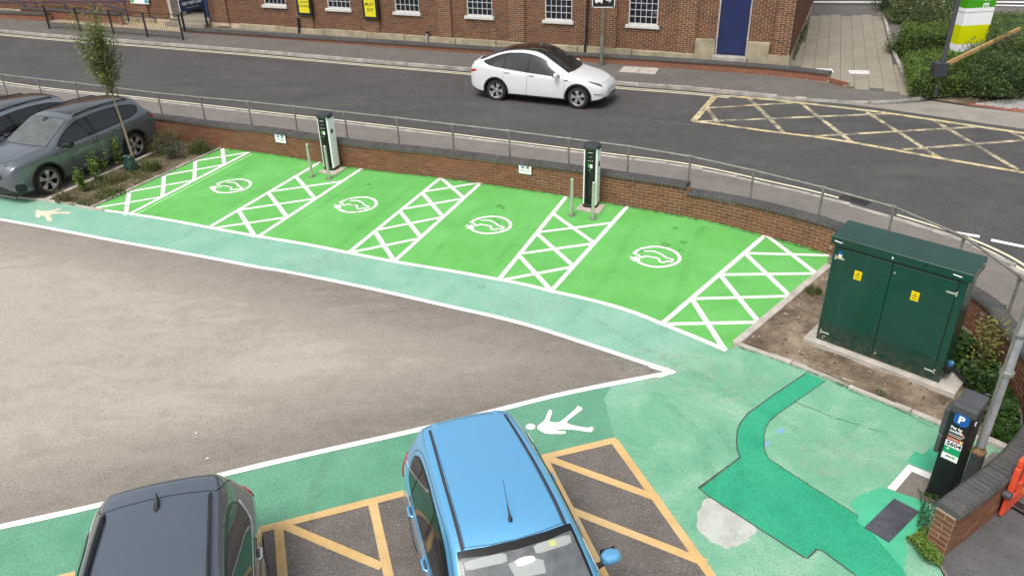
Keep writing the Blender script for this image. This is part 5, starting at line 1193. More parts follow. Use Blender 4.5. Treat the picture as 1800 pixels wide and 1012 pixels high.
# ---------------------------------------------------------------- blue hatchback
bl_ = dict(L=3.62, W=1.66, rw=.285, wheels=(1.17, -1.20), crown=.06, spokes=7, sw=(.03, .034), rimf=.68, sill=.05,
    zt=[(-1.81, .55), (-1.79, .80), (-1.76, 1.00), (-1.735, 1.18), (-1.71, 1.32), (-1.67, 1.415), (-1.60, 1.455), (-1.5, 1.478), (-1.4, 1.49), (-.9, 1.525), (-.4, 1.535), (0, 1.515), (.27, 1.465), (.5, 1.35), (.75, 1.20), (.98, 1.06), (1.15, 1.0), (1.4, .95), (1.6, .86), (1.72, .74), (1.81, .60)],
    zs=[(-1.81, .50), (-1.76, .85), (-1.6, .97), (-1.0, .95), (-.3, .925), (.4, .90), (1.0, .875), (1.4, .83), (1.65, .72), (1.81, .54)],
    w=[(-1.81, .60), (-1.75, .72), (-1.6, .79), (-1.2, .825), (0, .83), (1.17, .825), (1.45, .77), (1.65, .68), (1.81, .52)],
    wr=[(-1.81, .50), (-1.6, .515), (-1.3, .54), (-.5, .575), (.27, .60), (.6, .64), (1.0, .68), (1.4, .64), (1.81, .44)],
    zb=[(-1.81, .38), (-1.6, .26), (-1.4, .20), (1.4, .19), (1.65, .22), (1.81, .3)])
m_bluep = carpaint('bright_blue_paint', (.16, .49, .82), .5, .04, .28)
by = R(-73.2); bh = np.array([math.cos(by), math.sin(by)])
hdr = (G(815, 960, 1.47)[:2]+G(988, 911, 1.47)[:2])/2; bc = hdr-bh*.27
blu = Car('hatchback', 'bright blue hatchback with thin roof aerial parked nose towards the camera', 'car', bl_, m_bluep, (*bc, .014), by)
ws = [(.365, -.55), (.65, -.59), (.97, -.625), (1.06, -.35), (1.09, 0), (1.06, .35), (.97, .625), (.65, .59), (.365, .55), (.41, .3), (.425, 0), (.41, -.3)]
blu.patch('windscreen_frame', [(.295, -.575), (.65, -.625), (1.0, -.66), (1.09, -.36), (1.12, 0), (1.09, .36), (1.0, .66), (.65, .625), (.295, .575), (.335, .3), (.348, 0), (.335, -.3)], 'top', .002, m_gtrim, smooth_it=0)
w0 = blu.patch('windscreen', ws, 'top', .0045, m_interior, smooth_it=0)
m_visor = simple('pale_visor', (.42, .45, .44), .8, var=.05); m_paper = simple('paper_ticket', (.75, .76, .72), .8, var=.1)
for y0, y1 in ((-.54, -.13), (.14, .53)): blu.patch('sun_visor', [(.395+.03*(abs(y0) < .3), y0), (.395+.03*(abs(y1) < .3), y1), (.475+.03*(abs(y1) < .3), y1-.01), (.475+.03*(abs(y0) < .3), y0+.01)], 'top', .0075, m_visor, parent=w0, smooth_it=1, c=.14)
blu.patch('ticket', [(.42, .30), (.42, .37), (.465, .37), (.465, .30)], 'top', .0085, simple('yellow_ticket', (.6, .62, .25), .8), parent=w0, smooth_it=0)
blu.patch('rear_view_mirror', [(.50, -.07), (.50, .12), (.555, .13), (.565, -.06)], 'top', .0078, m_paper, parent=w0); blu.patch('paper', [(.52, -.14), (.49, .04), (.56, .20), (.66, .19), (.65, -.10)], 'top', .0068, m_visor, parent=w0, smooth_it=0)
blu.patch('dashboard_edge', [(.80, -.56), (.80, .56), (.92, .58), (.97, 0), (.92, -.58)], 'top', .0062, simple('dashboard', (.14, .15, .155), .7, var=.3), parent=w0)
blu.patch('windscreen_glass', ws, 'top', .0105, m_film, smooth_it=0, parent=w0)
rs = [(.285, -.49), (.325, -.25), (.34, 0), (.325, .25), (.285, .49), (-1.50, .43), (-1.515, 0), (-1.50, -.43)]
blu.patch('roof_gap', grow(rs, .005), 'top', .0012, m_seam, smooth_it=0); blu.patch('roof_skin', rs, 'top', .004, m_bluep, smooth_it=0, res=.08)
for sy in (-1, 1):
    blu.patch('roof_strip', [(.30, sy*.50), (-.6, sy*.475), (-1.50, sy*.437), (-1.50, sy*.462), (-.6, sy*.505), (.30, sy*.535)], 'top', .006, m_darkplastic, smooth_it=0)
    side_glass(blu, sy, [('f', [(.82, .955), (.62, 1.08), (.38, 1.22), (.12, 1.315), (-.24, 1.35), (-.28, .965)]), ('r', [(-.36, .97), (-.32, 1.355), (-.7, 1.36), (-.98, 1.345), (-1.02, .995)]), ('q', [(-1.05, 1.0), (-1.01, 1.34), (-1.22, 1.31), (-1.36, 1.23), (-1.30, 1.05)])], .022, [(.87, .935), (.64, 1.10), (.38, 1.24), (.11, 1.338), (-.3, 1.375), (-.7, 1.382), (-1.02, 1.365), (-1.24, 1.33), (-1.39, 1.24), (-1.32, 1.03), (-1.03, .975), (-.3, .945), (.4, .935)])
    fd = [(.92, .26), (.94, .85), (.3, .90), (-.30, .93), (-.33, .26)]; rd = [(-.345, .26), (-.315, .93), (-.7, .945), (-1.08, .955), (-1.10, .70), (-.86, .45), (-.80, .26)]
    for pl in (fd, rd):
        blu.patch('door_gap', grow(pl, .006), 'side', .0012, m_seam, sy, smooth_it=0); d_ = blu.patch('door', pl, 'side', .0035, m_bluep, sy, smooth_it=0, res=.07)
        blu.handle(-.17 if pl is fd else -.93, .83 if pl is fd else .85, sy, m_bluep, d_)
    blu.seam([(.70, 1.12), (.42, 1.29), (.1, 1.40), (-.4, 1.425), (-.9, 1.415), (-1.25, 1.37), (-1.43, 1.24), (-1.36, 1.02)], 'side', sy, .006, name='door_frame_gap')
    blu.mirror(.50, .95, sy, m_bluep, .95)
    blu.patch('tail_light', [(-1.60, 1.02), (-1.70, 1.05), (-1.76, .92), (-1.72, .74), (-1.60, .74)], 'side', .015, m_red, sy)
    blu.patch('headlight', [(1.30, sy*.72), (1.5, sy*.68), (1.70, sy*.5), (1.66, sy*.42), (1.45, sy*.55)], 'top', .005, m_lamp)
    h = blu.ray((-1.53, sy*.37, 5), (0, 0, -1))[0]; mb = MB(); mb.lathe([(.001, .03), (.02, .026), (.03, .012), (.034, -.01)], 14, 0, Matrix.Translation((-1.565, sy*.36, h.z-.004))@Matrix.Diagonal((1.5, 1.1, .28, 1))); mb.build('hatch_hinge_cover', m_bluep, blu.root, smooth=True)
blu.patch('rear_window', [(-.5, .98), (.5, .98), (.46, 1.30), (-.46, 1.30)], 'front', .004, m_sidewin, -1)
ab = blu.root.matrix_basis.inverted() if False else Matrix.LocRotScale(blu.root.location, blu.root.rotation_euler, blu.root.scale).inverted()@Vector([float(t) for t in G(897, 912, 1.525)])
zt_ = blu.ray((ab.x, ab.y, 5), (0, 0, -1))[0].z
mb = MB(); mb.tube([(ab.x+.01, ab.y, zt_), (ab.x-.01, ab.y, zt_+.03), (ab.x-.03, ab.y, zt_+.05), (ab.x-.10, ab.y, zt_+.16), (ab.x-.22, ab.y+.0, zt_+.34)], [.022, .02, .010, .0035, .0025], 8); mb.build('aerial', m_black, blu.root, smooth=True)
# ---------------------------------------------------------------- dark grey hatchback
dg = dict(L=4.28, W=1.80, rw=.32, wheels=(1.30, -1.33), crown=.055, spokes=6, sw=(.03, .04), rimf=.70, sill=.05,
    zt=[(-2.14, .62), (-2.11, .85), (-2.06, 1.02), (-1.98, 1.20), (-1.90, 1.345), (-1.84, 1.40), (-1.7, 1.435), (-1.3, 1.465), (-.6, 1.49), (-.1, 1.485), (.3, 1.43), (.6, 1.29), (.9, 1.12), (1.1, 1.03), (1.4, .97), (1.75, .89), (2.0, .78), (2.14, .6)],
    zs=[(-2.14, .55), (-2.05, .88), (-1.8, .97), (-1.0, .95), (0, .92), (1.0, .89), (1.6, .83), (2.0, .68), (2.14, .52)],
    w=[(-2.14, .68), (-2.05, .80), (-1.8, .87), (-1.33, .90), (0, .895), (1.3, .895), (1.7, .85), (2.0, .74), (2.14, .58)],
    wr=[(-2.14, .52), (-1.85, .545), (-1.5, .575), (-.5, .61), (.3, .63), (.9, .70), (1.3, .70), (1.8, .62), (2.14, .48)],
    zb=[(-2.14, .40), (-1.9, .26), (-1.6, .20), (1.6, .18), (1.95, .2), (2.14, .28)])
m_darkp = carpaint('dark_grey_car_paint', (.15, .18, .222), .65, .05, .25)
dy = R(-74.2); dh = np.array([math.cos(dy), math.sin(dy)]); sc_ = (G(188, 902, 1.44)[:2]+G(367, 860, 1.44)[:2])/2; dc = sc_+dh*1.50
gry = Car('hatchback', 'dark grey hatchback with black roof rails and shark fin aerial at lower left', 'car', dg, m_darkp, (*dc, .014), dy)
m_roofg = m_darkp
gry.seam([(-1.50, -.56), (-1.515, -.3), (-1.525, 0), (-1.515, .3), (-1.50, .56)], 'top', 1, .008, .003, 'tailgate_gap')
for sy in (-1, 1):
    gry.seam([(-1.50, sy*.56), (-1.60, sy*.60), (-1.78, sy*.64), (-1.9, sy*.68)], 'top', 1, .008, .003, 'tailgate_gap')
    side_glass(gry, sy, [('f', [(.90, .965), (.66, 1.09), (.36, 1.23), (.1, 1.305), (-.18, 1.335), (-.22, .985)]), ('r', [(-.29, .99), (-.25, 1.34), (-.7, 1.345), (-1.12, 1.325), (-1.40, 1.27), (-1.50, 1.18), (-1.38, 1.05), (-1.1, 1.015)])], .026, [(.95, .945), (.68, 1.11), (.36, 1.255), (.1, 1.33), (-.22, 1.362), (-.7, 1.37), (-1.13, 1.35), (-1.42, 1.292), (-1.53, 1.18), (-1.40, 1.03), (-1.1, .992), (-.25, .965), (.4, .955)])
    gry.patch('chrome_strip', [(.9, .93), (.9, .942), (-.6, .972), (-1.40, 1.022), (-1.55, 1.17), (-1.57, 1.165), (-1.42, 1.008), (-.6, .958)], 'side', .009, m_alloy, sy, smooth_it=0)
    fd = [(1.0, .26), (1.02, .87), (.3, .905), (-.24, .925), (-.27, .26)]; rd = [(-.285, .26), (-.255, .925), (-.8, .94), (-1.18, .955), (-1.22, .72), (-.96, .48), (-.90, .26)]
    for pl in (fd, rd):
        gry.patch('door_gap', grow(pl, .006), 'side', .0012, m_seam, sy, smooth_it=0); d_ = gry.patch('door', pl, 'side', .0035, m_darkp, sy, smooth_it=0, res=.07)
        gry.handle(-.1 if pl is fd else -1.02, .84 if pl is fd else .87, sy, m_alloy, d_)
    P = [(x, sy*y, gry.ray((x, sy*y, 5), (0, 0, -1))[0].z+dz) for x, y, dz in [(.12, .555, -.004), (.04, .556, .03), (-.4, .545, .034), (-1.0, .53, .034), (-1.38, .515, .034), (-1.47, .512, -.004)]]
    mb = MB(); mb.tube(P, [.014, .02, .021, .021, .02, .014], 8); mb.build('roof_rail', m_black, gry.root, smooth=True)
    gry.patch('tail_light', [(-1.90, .99), (-2.03, .97), (-2.09, .84), (-1.92, .82)], 'side', .012, m_red, sy)
    gry.mirror(.72, .94, sy, m_darkp)
gry.patch('rear_window', [(-.52, 1.0), (.52, 1.0), (.47, 1.26), (-.47, 1.26)], 'front', .004, m_sidewin, -1)
gry.patch('windscreen', [(.34, -.58), (.7, -.64), (1.02, -.66), (1.10, 0), (1.02, .66), (.7, .64), (.34, .58), (.37, 0)], 'top', .005, m_sidewin, smooth_it=0)
m_dummy3 = None
z0 = gry.ray((-1.40, 0, 5), (0, 0, -1))[0].z
mb = MB(); vs = []
for x, w_, h_ in [(-1.30, .012, .008), (-1.34, .034, .022), (-1.40, .036, .045), (-1.45, .026, .068), (-1.49, .012, .088)]: vs += [(x, -w_, z0-.004), (x, w_, z0-.004), (x-.0, w_*.35, z0+h_), (x, -w_*.35, z0+h_)]
mb.add(vs, [(4*i+k, 4*i+(k+1) % 4, 4*i+4+(k+1) % 4, 4*i+4+k) for i in range(4) for k in range(4)]+[(0, 1, 2, 3), (19, 18, 17, 16)]); mb.build('shark_fin_aerial', m_black, gry.root, smooth=False, bevel=.003)
# ================================================================== STREET FURNITURE
# ---- charging posts and their bollards
ROW = np.array([math.cos(R(-21.5)), math.sin(R(-21.5)), 0])
m_greenlabel = simple('green_label', (.08, .42, .06), .4, var=.05); m_bollard = m_steel2; m_padc = simple('pad_concrete', (.48, .43, .35), .9, var=.2, scale=9, bump=.2, coord='pos')
def charger(base, pad, label):
    t = thing('charging_post', label, 'charging post', (base[0], base[1], .03), math.atan2(ROW[1], ROW[0]), 'charging posts against the brick wall')
    W, D, H = .325, .29, 1.44; hw, hd_ = W/2, D/2
    mb = MB(); mb.prism([G(*p)[:2] for p in pad], .004, .032); mb.build('concrete_pad', m_padc, t, world=True, bevel=.006)
    mb = MB(); mb.prism(chaikin([(-hw-.012, -hd_-.035), (hw+.012, -hd_-.035), (hw+.012, hd_+.012), (-hw-.012, hd_+.012)], 2, .18), 0, .075); mb.build('base_shoe', m_black, t, smooth=True, bevel=.008)
    mb = MB(); mb.box((0, .0, .72), (W-.02, D-.02, 1.36)); mb.build('body', m_whitep, t, bevel=.012, seg=2)
    for sx in (-1, 1): mb = MB(); mb.prism(chaikin([(sx*(hw-.045), -hd_-.012), (sx*hw, -hd_+.012), (sx*hw, hd_), (sx*(hw-.03), hd_)], 1, .15), .07, 1.385); mb.build('side_panel', m_whitep, t, smooth=True)
    mb = MB(); fr = [(-hw+.04, -hd_-.002), (-hw*.5, -hd_-.026), (0, -hd_-.033), (hw*.5, -hd_-.026), (hw-.04, -hd_-.002), (hw-.05, -hd_+.05), (-hw+.05, -hd_+.05)]; mb.prism(fr, .07, 1.385); fp = mb.build('front_panel', m_gtrim, t)
    mb = MB(); 
    for k, (z, s_) in enumerate([(1.38, 1.0), (1.42, 1.05), (1.455, 1.05), (1.482, .98), (1.495, .84)]): pass
    ring_ = lambda s_: chaikin([(-hw*s_-.012, -hd_*s_-.035), (hw*s_+.012, -hd_*s_-.035), (hw*s_+.012, hd_*s_+.012), (-hw*s_-.012, hd_*s_+.012)], 2, .2)
    prof = [(1.375, 1.0), (1.39, 1.06), (1.445, 1.07), (1.475, 1.0), (1.49, .85), (1.494, .5)]; vs = []; n = len(ring_(1))
    for z, s_ in prof: vs += [(p[0], p[1], z) for p in ring_(s_)]
    mb.add(vs, [(i*n+k, i*n+(k+1) % n, (i+1)*n+(k+1) % n, (i+1)*n+k) for i in range(len(prof)-1) for k in range(n)]+[tuple(range(n))[::-1], tuple(range((len(prof)-1)*n, len(prof)*n))]); mb.build('cap', m_darkplastic, t, smooth=True)
    yf = -hd_-.0335
    def lab(nm, x0, x1, z0, z1, mat, dy=0, par=None): mb = MB(); mb.box(((x0+x1)/2, yf+dy-.001, (z0+z1)/2), (x1-x0, .004, z1-z0)); return mb.build(nm, mat, par or fp)
    for x in np.linspace(-.05, .045, 6): lab('printed_mark', x, x+.012, 1.315, 1.327, m_whitep)
    for x in np.linspace(-.03, .03, 4): lab('printed_mark', x, x+.011, 1.215, 1.226, m_edge)
    for x in (-.055, -.006, .045): lab('indicator', x, x+.02, 1.12, 1.145, m_edge if x else m_whitep)
    lab('green_label', -.045, .005, .985, 1.06, m_greenlabel); lab('white_label', .005, .058, .965, 1.05, m_whitep); lab('screen', -.045, .0, .955, .982, m_darkplastic); lab('card_reader', -.02, .05, .84, .935, m_black, -.006)
    for x in (-.025, .0): lab('green_mark', x, x+.014, .90, .93, m_greenlabel, -.009)
    mb = MB(); Ms = Matrix.Translation((hw+.002, -.03, 1.03))@Matrix.Rotation(PI/2, 4, 'Y'); mb.lathe([(.045, -.01), (.045, .014), (.03, .022), (.001, .022)], 18, 0, Ms@Matrix.Diagonal((1.35, .85, 1, 1))); so_ = mb.build('socket', m_black, t, smooth=True)
    mb = MB(); mb.lathe([(.012, -.005), (.012, .008), (.001, .008)], 10, 0, Matrix.Translation((hw+.002, -.02, .80))@Matrix.Rotation(PI/2, 4, 'Y')); mb.build('lock', m_black, t)
    mb = MB(); mb.box((hw*.9, -hd_-.02, 1.40), (.05, .01, .022)); mb.build('status_light', simple('pale_green_lens', (.4, .75, .6), .2, var=0), t)
    return t
charger(G(584, 297.5), [(559.5, 304), (590, 309), (609, 296.2), (579, 292.5)], 'black and white charging post left of the pair')
charger(G(1038.5, 362.5), [(1011, 369.5), (1053, 377), (1064.5, 362), (1026, 356)], 'black and white charging post right of the pair')
def bollard(p, label):
    t = thing('bollard', label, 'bollard', (p[0], p[1], .006), 0, 'steel bollards guarding the charging posts')
    mb = MB(); mb.lathe([(.038, .01), (.038, .868), (.030, .879), (.001, .881)], 20); mb.build('tube', m_bollard, t, smooth=True)
    mb = MB(); mb.lathe([(.085, 0), (.085, .008), (.040, .012)], 20); fl_ = mb.build('base_flange', m_steel, t, smooth=True)
    mb = MB()
    for k in range(4): a = k*PI/2+.6; mb.lathe([(.011, .006), (.011, .018), (.001, .019)], 6, 0, Matrix.Translation((.062*math.cos(a), .062*math.sin(a), 0)))
    mb.build('bolts', m_steel, fl_)
bollard(G(548.3, 310.8), 'steel bollard just left of the left charging post'); bollard(G(578.8, 314.5), 'steel bollard in front of the left charging post')
bollard(G(1004.7, 378.5), 'steel bollard just left of the right charging post'); bollard(G(1042, 385), 'steel bollard in front of the right charging post')
# ---- parking signs on the brick wall
m_signblue = simple('sign_blue', (.01, .10, .38), .4, var=0)
def wallsign(px, label):
    A = np.array([0, 0, 0]); i = min(range(len(wall_front)), key=lambda k: abs(wall_front[k][0]-G(sum(p[0] for p in px)/4, sum(p[1] for p in px)/4, .45)[0])); p0 = wall_front[i]; d = wall_front[i+1]-wall_front[i-1]; d /= np.linalg.norm(d)
    ex = np.array([d[0], d[1], 0]); n = np.array([d[1], -d[0], 0]); o = np.array([*p0, 0]); Q = [GP(*p, o+n*.03, n) for p in px]
    c = sum(Q)/4; wd = .30; wd = (np.linalg.norm(Q[1]-Q[0])+np.linalg.norm(Q[2]-Q[3]))/2; ht = .26; ht = min(.27, (Q[0][2]+Q[1][2]-Q[2][2]-Q[3][2])/2)
    F = Fr((c[0], c[1], c[2]), ex); t = thing('parking_sign', label, 'sign', F.p(0, 0, 0), math.atan2(ex[1], ex[0]), 'parking signs on the brick wall')
    mb = MB(); fpoly(mb, F, [(-wd/2-.015, -ht/2-.015), (wd/2+.015, -ht/2-.015), (wd/2+.015, ht/2+.01), (-wd/2-.015, ht/2+.01)], -.002, .03); mb.build('backing', m_black, t, world=True)
    mb = MB(); fpoly(mb, F, [(-wd/2, -ht/2), (wd/2, -ht/2), (wd/2, ht/2), (-wd/2, ht/2)], .006, .008); bd = mb.build('board', m_whitep, t, world=True)
    s_ = ht*.36; zc = ht*.26
    mb = MB(); fpoly(mb, F, chaikin([(-wd*.20-s_/2, zc-s_/2), (-wd*.20+s_/2, zc-s_/2), (-wd*.20+s_/2, zc+s_/2), (-wd*.20-s_/2, zc+s_/2)], 1, .12), .008, .002); mb.build('blue_square', m_signblue, t, world=True)
    text('lettering', 'P', F, -wd*.20, zc, .0085, s_*.95, m_whitep, bd, bold=.03)
    mb = MB(); fpoly(mb, F, [(wd*.21-s_/2, zc-s_/2), (wd*.21+s_/2, zc-s_/2), (wd*.21+s_/2, zc+s_/2), (wd*.21-s_/2, zc+s_/2)], .008, .002); mb.build('dark_square', simple('symbol_dark_green', (.05, .07, .055), .5, var=0), t, world=True)
    mb = MB(); x = wd*.21; fpoly(mb, F, [(x-.035, zc-.02), (x+.012, zc-.02), (x+.012, zc+.006), (x, zc+.024), (x-.022, zc+.024), (x-.035, zc+.006)], .0095, .001); fpoly(mb, F, [(x+.02, zc-.03), (x+.034, zc-.03), (x+.034, zc+.028), (x+.02, zc+.02)], .0095, .001); mb.build('car_symbol', m_edge, t, world=True)
    mb = MB()
    for k, L_ in enumerate([[(-.36, -.10), (-.07, .12), (.15, .36)], [(-.37, -.16), (-.13, -.02), (.01, .13), (.16, .36)], [(-.10, .09)]]):
        for a, b in L_: z = -ht*.10-k*ht*.11; fpoly(mb, F, [(a*wd, z-.007), (b*wd, z-.007), (b*wd, z+.007), (a*wd, z+.007)], .0075, .001)
    mb.build('fine_print', simple('grey_print', (.30, .36, .36), .6, var=0), t, world=True)
wallsign([(482.6, 235), (500.8, 237), (503, 252.2), (484.9, 249.7)], 'small white parking sign on the wall left of the left charging post'); wallsign([(912, 287.8), (934, 290.4), (934, 307.3), (912, 303.9)], 'small white parking sign on the wall left of the right charging post')
# ---- electricity cabinet
kA, kB = G(1434, 594, .12), G(1650, 673, .12); kx = (kB-kA)/np.linalg.norm(kB-kA); ka = math.atan2(kx[1], kx[0]); KW = float(np.linalg.norm(kB-kA))
_k = Mat('dark_green_cabinet_paint', 'obj'); _c = _k.vary((.003, .040, .028), .15, 2.5)
_c = _k.mix(_k.gray(_k.noise(6, 6, .75, (1, 1, .06)), .56, .74, 0, .30), _c, (.03, .085, .065))
_z = _n(_k.t, 'ShaderNodeSeparateXYZ'); _k.L(_k.c, _z.inputs[0]); _c = _k.mix(_k.math('MULTIPLY', _k.gray(_z.outputs['Z'], .42, .0), _k.gray(_k.noise(9, 6, .7), .42, .65, 0, .75)), _c, (.10, .085, .055))
_c = _k.mix(_k.gray(_k.noise(30, 5, .8), .70, .74, 0, .5), _c, (.12, .14, .11)); m_cabg = _k.done(_c, _k.gray(_k.noise(4, 5), .3, .7, .24, .42), 0, .5, .5)
m_hinge = simple('zinc_hinge', (.48, .50, .44), .45, .5, .2)
cab = thing('electricity_cabinet', 'large dark green steel electricity cabinet with two doors on a concrete plinth', 'cabinet', kA, ka)
D = .52
mb = MB(); mb.box((1.0, .31, -.09), (2.34, .84, .18)); mb.build('plinth', m_conc, cab, bevel=.012)
mb = MB(); mb.box((KW/2, D/2, .88), (KW, D, 1.76)); bd = mb.build('body', m_cabg, cab, bevel=.008)
mb = MB(); mb.add([(-.05, -.05, 1.74), (KW+.05, -.05, 1.74), (KW+.05, D+.05, 1.74), (-.05, D+.05, 1.74), (-.05, -.05, 1.865), (KW+.05, -.05, 1.865), (KW+.05, D+.05, 1.915), (-.05, D+.05, 1.915)], [(0, 3, 2, 1), (4, 5, 6, 7), (0, 1, 5, 4), (1, 2, 6, 5), (2, 3, 7, 6), (3, 0, 4, 7)]); rf = mb.build('roof', m_cabg, cab, bevel=.006)
for x in (.07, KW-.15):
    mb = MB(); mb.tube([(x-.05, -.052, 1.80), (x-.05, -.075, 1.81), (x+.06, -.075, 1.80), (x+.06, -.052, 1.79)], .008, 6); mb.build('lifting_handle', m_whitep, rf, smooth=True)
for i, (x0, x1) in enumerate(((.075, KW*.468), (KW*.472, KW-.115))):
    mb = MB(); mb.box(((x0+x1)/2, -.001, .87), (x1-x0+.016, .006, 1.646)); mb.build('door_gap', m_black, cab)
    mb = MB(); mb.box(((x0+x1)/2, -.010, .87), (x1-x0, .022, 1.63)); dr = mb.build('door', m_cabg, cab, bevel=.004)
    sx, sz = ((.44, 1.33), (1.285, 1.28))[i]
    mb = MB(); mb.box((sx, -.0225, sz), (.112, .003, .15)); st = mb.build('warning_sticker', simple('warning_yellow', (.82, .58, .0), .4, var=0), dr)
    mb = MB(); tri = [(-.036, -.02), (.036, -.02), (0, .045)]; inn = [(-.026, -.0145), (.026, -.0145), (0, .0325)]
    for k in range(3): a, b = tri[k], tri[(k+1) % 3]; c_, d_ = inn[(k+1) % 3], inn[k]; mb.add([(sx+p[0], -.0245, sz+.01+p[1]) for p in (a, b, c_, d_)], [(0, 1, 2, 3)])
    mb.add([(sx+p[0], -.0245, sz+.01+p[1]) for p in ((.006, .022), (-.010, .0), (0, .0), (-.004, -.012), (.010, .008), (.001, .008))], [(0, 1, 2, 3, 4, 5)])
    for k in range(2): mb.add([(sx+p[0], -.0245, sz-.035-k*.016+p[1]) for p in ((-.035, 0), (.035, 0), (.035, .006), (-.035, .006))], [(0, 1, 2, 3)])
    mb.build('warning_symbol', m_ink, st)
    for z in (1.52 if i == 0 else 1.50, .17):
        hx = x0 if i == 0 else x1; sgn = 1 if i == 0 else -1
        mb = MB(); mb.box((hx+sgn*.06, -.024, z), (.13, .008, .028)); mb.box((hx-sgn*.015, -.016, z), (.022, .02, .075)); mb.build('hinge', m_hinge, dr, bevel=.002)
    for z in (1.55, .13):
        if i == 1: mb = MB(); mb.lathe([(.016, 0), (.014, .012), (.001, .012)], 10, 0, Matrix.Translation((x0+.045, -.021, z))@Matrix.Rotation(PI/2, 4, 'X')); mb.build('lock', m_hinge, dr)
mb = MB(); mb.box((.125, -.0225, 1.61), (.055, .003, .05)); mb.build('blue_sticker', m_signblue, bd); mb = MB(); mb.box((.125, -.0225, 1.55), (.055, .003, .07)); mb.build('small_sticker', m_whitep, bd)
mb = MB(); mb.box((.125, -.0245, 1.545), (.04, .002, .035)); mb.build('yellow_mark', simple('warning_yellow_small', (.8, .55, .05), .4), bd)
mb = MB(); mb.tube([(.11, -.025, .05), (.11, -.03, .10), (.155, -.03, .115)], .009, 6); mb.build('door_hook', m_hinge, bd)
mb = MB(); mb.box((KW*.46, -.055, 1.785), (.022, .004, .03)); mb.build('plate', m_whitep, rf)
cq = [np.array(wm(cab)@Vector(p)) for p in [(KW+.02, .10, .13), (KW+.07, .16, .10)]]
cabl = thing('cable', 'thick black cable from the cabinet foot across the soil with blue fitting', 'cable', (cq[1][0], cq[1][1], .1))
pts = [cq[0]+[0, 0, .10], cq[0]+[.03, 0, .02], G(1676, 646, .2), G(1690, 664, .14), G(1712, 682, .12), G(1738, 694, .12), G(1760, 700, .08)]
mb = MB(); mb.tube(smooth_line(pts, 5), .032, 10); mb.build('sheath', m_black, cabl, world=True, smooth=True)
mb = MB(); q = G(1669, 639, .22); mb.box(q, (.11, .09, .10)); mb.build('blue_fitting', simple('blue_plastic', (.10, .28, .50), .4, var=.3, scale=20), cabl, world=True, bevel=.02, seg=2)
# ---- pay machine
ZT = 1.46
pFL, pFR, pBR, pBL = G(1679, 706, ZT), G(1717, 724, ZT), G(1744, 705, ZT), G(1703, 691, ZT)
ex = (pFR-pFL+pBR-pBL); PWD = np.linalg.norm(ex)/2*1.12; ex /= np.linalg.norm(ex); PD = .5*(np.linalg.norm(pBL-pFL)+np.linalg.norm(pBR-pFR))*1.2; pn = np.array([ex[1], -ex[0], 0])
pc = (pFL+pFR)/2; FP = Fr((pc[0], pc[1], 0), ex); hw = PWD/2
m_pay = simple('black_speckled_steel', (.009, .009, .010), .42, var=.5, scale=90, bump=.2); m_payhead = simple('dark_grey_head', (.065, .067, .072), .5, var=.15, bump=.15)
pay = thing('pay_machine', 'black parking pay machine with blue parking sign beside the curved wall', 'pay machine', FP.p(0, 0, -PD/2), math.atan2(ex[1], ex[0]))
mb = MB(); fbox(mb, FP, -hw+.005, hw-.005, .0, ZT-.12, -PD+.01, -.012); mb.build('body', m_pay, pay, world=True, bevel=.012, seg=2)
mb = MB(); fbox(mb, FP, -hw+.03, hw-.03, .05, ZT-.14, -.02, -.002); fpn = mb.build('front_panel', m_pay, pay, world=True, bevel=.004)
mb = MB(); mb.add([FP.p(x, z, d) for x, z, d in [(-hw, ZT-.135, .004), (hw, ZT-.135, .004), (hw, ZT-.135, -PD), (-hw, ZT-.135, -PD), (-hw, ZT-.02, .004), (hw, ZT-.02, .004), (hw, ZT+.015, -PD), (-hw, ZT+.015, -PD)]], [(0, 3, 2, 1), (4, 5, 6, 7), (0, 1, 5, 4), (1, 2, 6, 5), (2, 3, 7, 6), (3, 0, 4, 7)]); mb.build('head', m_payhead, pay, world=True, bevel=.018, seg=2)
mb = MB(); fbox(mb, FP, -hw-.075, -hw, .92, 1.30, -.26, -.06); fbox(mb, FP, -hw-.06, -hw, .66, .93, -.2, -.02); mb.build('reader_box', m_payhead, pay, world=True, bevel=.02, seg=2)
mb = MB(); fbox(mb, FP, -hw-.01, hw+.01, -.01, .04, -PD-.01, .01); mb.build('foot_plate', m_black, pay, world=True)
mb = MB(); S3 = .082; fpoly(mb, FP, chaikin([(-S3, 1.20), (.03, 1.175), (S3+.005, 1.21), (S3+.005, 1.34), (-S3, 1.34)], 2, .17), .003, .004); bs = mb.build('blue_shield', m_signblue, pay, world=True); text('lettering', 'P', FP, .0, 1.262, .004, .135, m_whitep, bs, bold=.035)
mb = MB(); fpoly(mb, FP, [(-.085, 1.022), (.075, 1.022), (.075, 1.034), (-.085, 1.034)], .0, .002); fpoly(mb, FP, [(-.085, 1.0), (.06, 1.0), (.06, 1.012), (-.085, 1.012)], .0, .002); mb.build('fine_print', m_edge, pay, world=True)
for k, (s_, z, sz, a) in enumerate([('Pay by', 1.125, .05, .03), ('mobile', 1.075, .05, .03)]): text('lettering', s_, FP, -.085, z, -.0008, sz, m_whitep, fpn, 'LEFT', bold=a)
mb = MB(); fpoly(mb, FP, [(.0, 1.12), (.085, 1.03), (.085, 1.06), (.02, 1.12)], -.0006, .002); mb.build('pink_stripe', simple('pale_red_print', (.65, .25, .2), .4, var=0), pay, world=True)
mb = MB(); fpoly(mb, FP, [(-.092, .935), (.092, .935), (.092, .985), (-.092, .985)], .0, .002); mb.build('red_strip', simple('red_print', (.50, .06, .03), .4, var=0), pay, world=True)
mb = MB()
for z in (.962, .946): fpoly(mb, FP, [(-.08, z), (.04, z), (.04, z+.008), (-.08, z+.008)], .001, .001)
mb.build('red_strip_print', m_edge, pay, world=True)
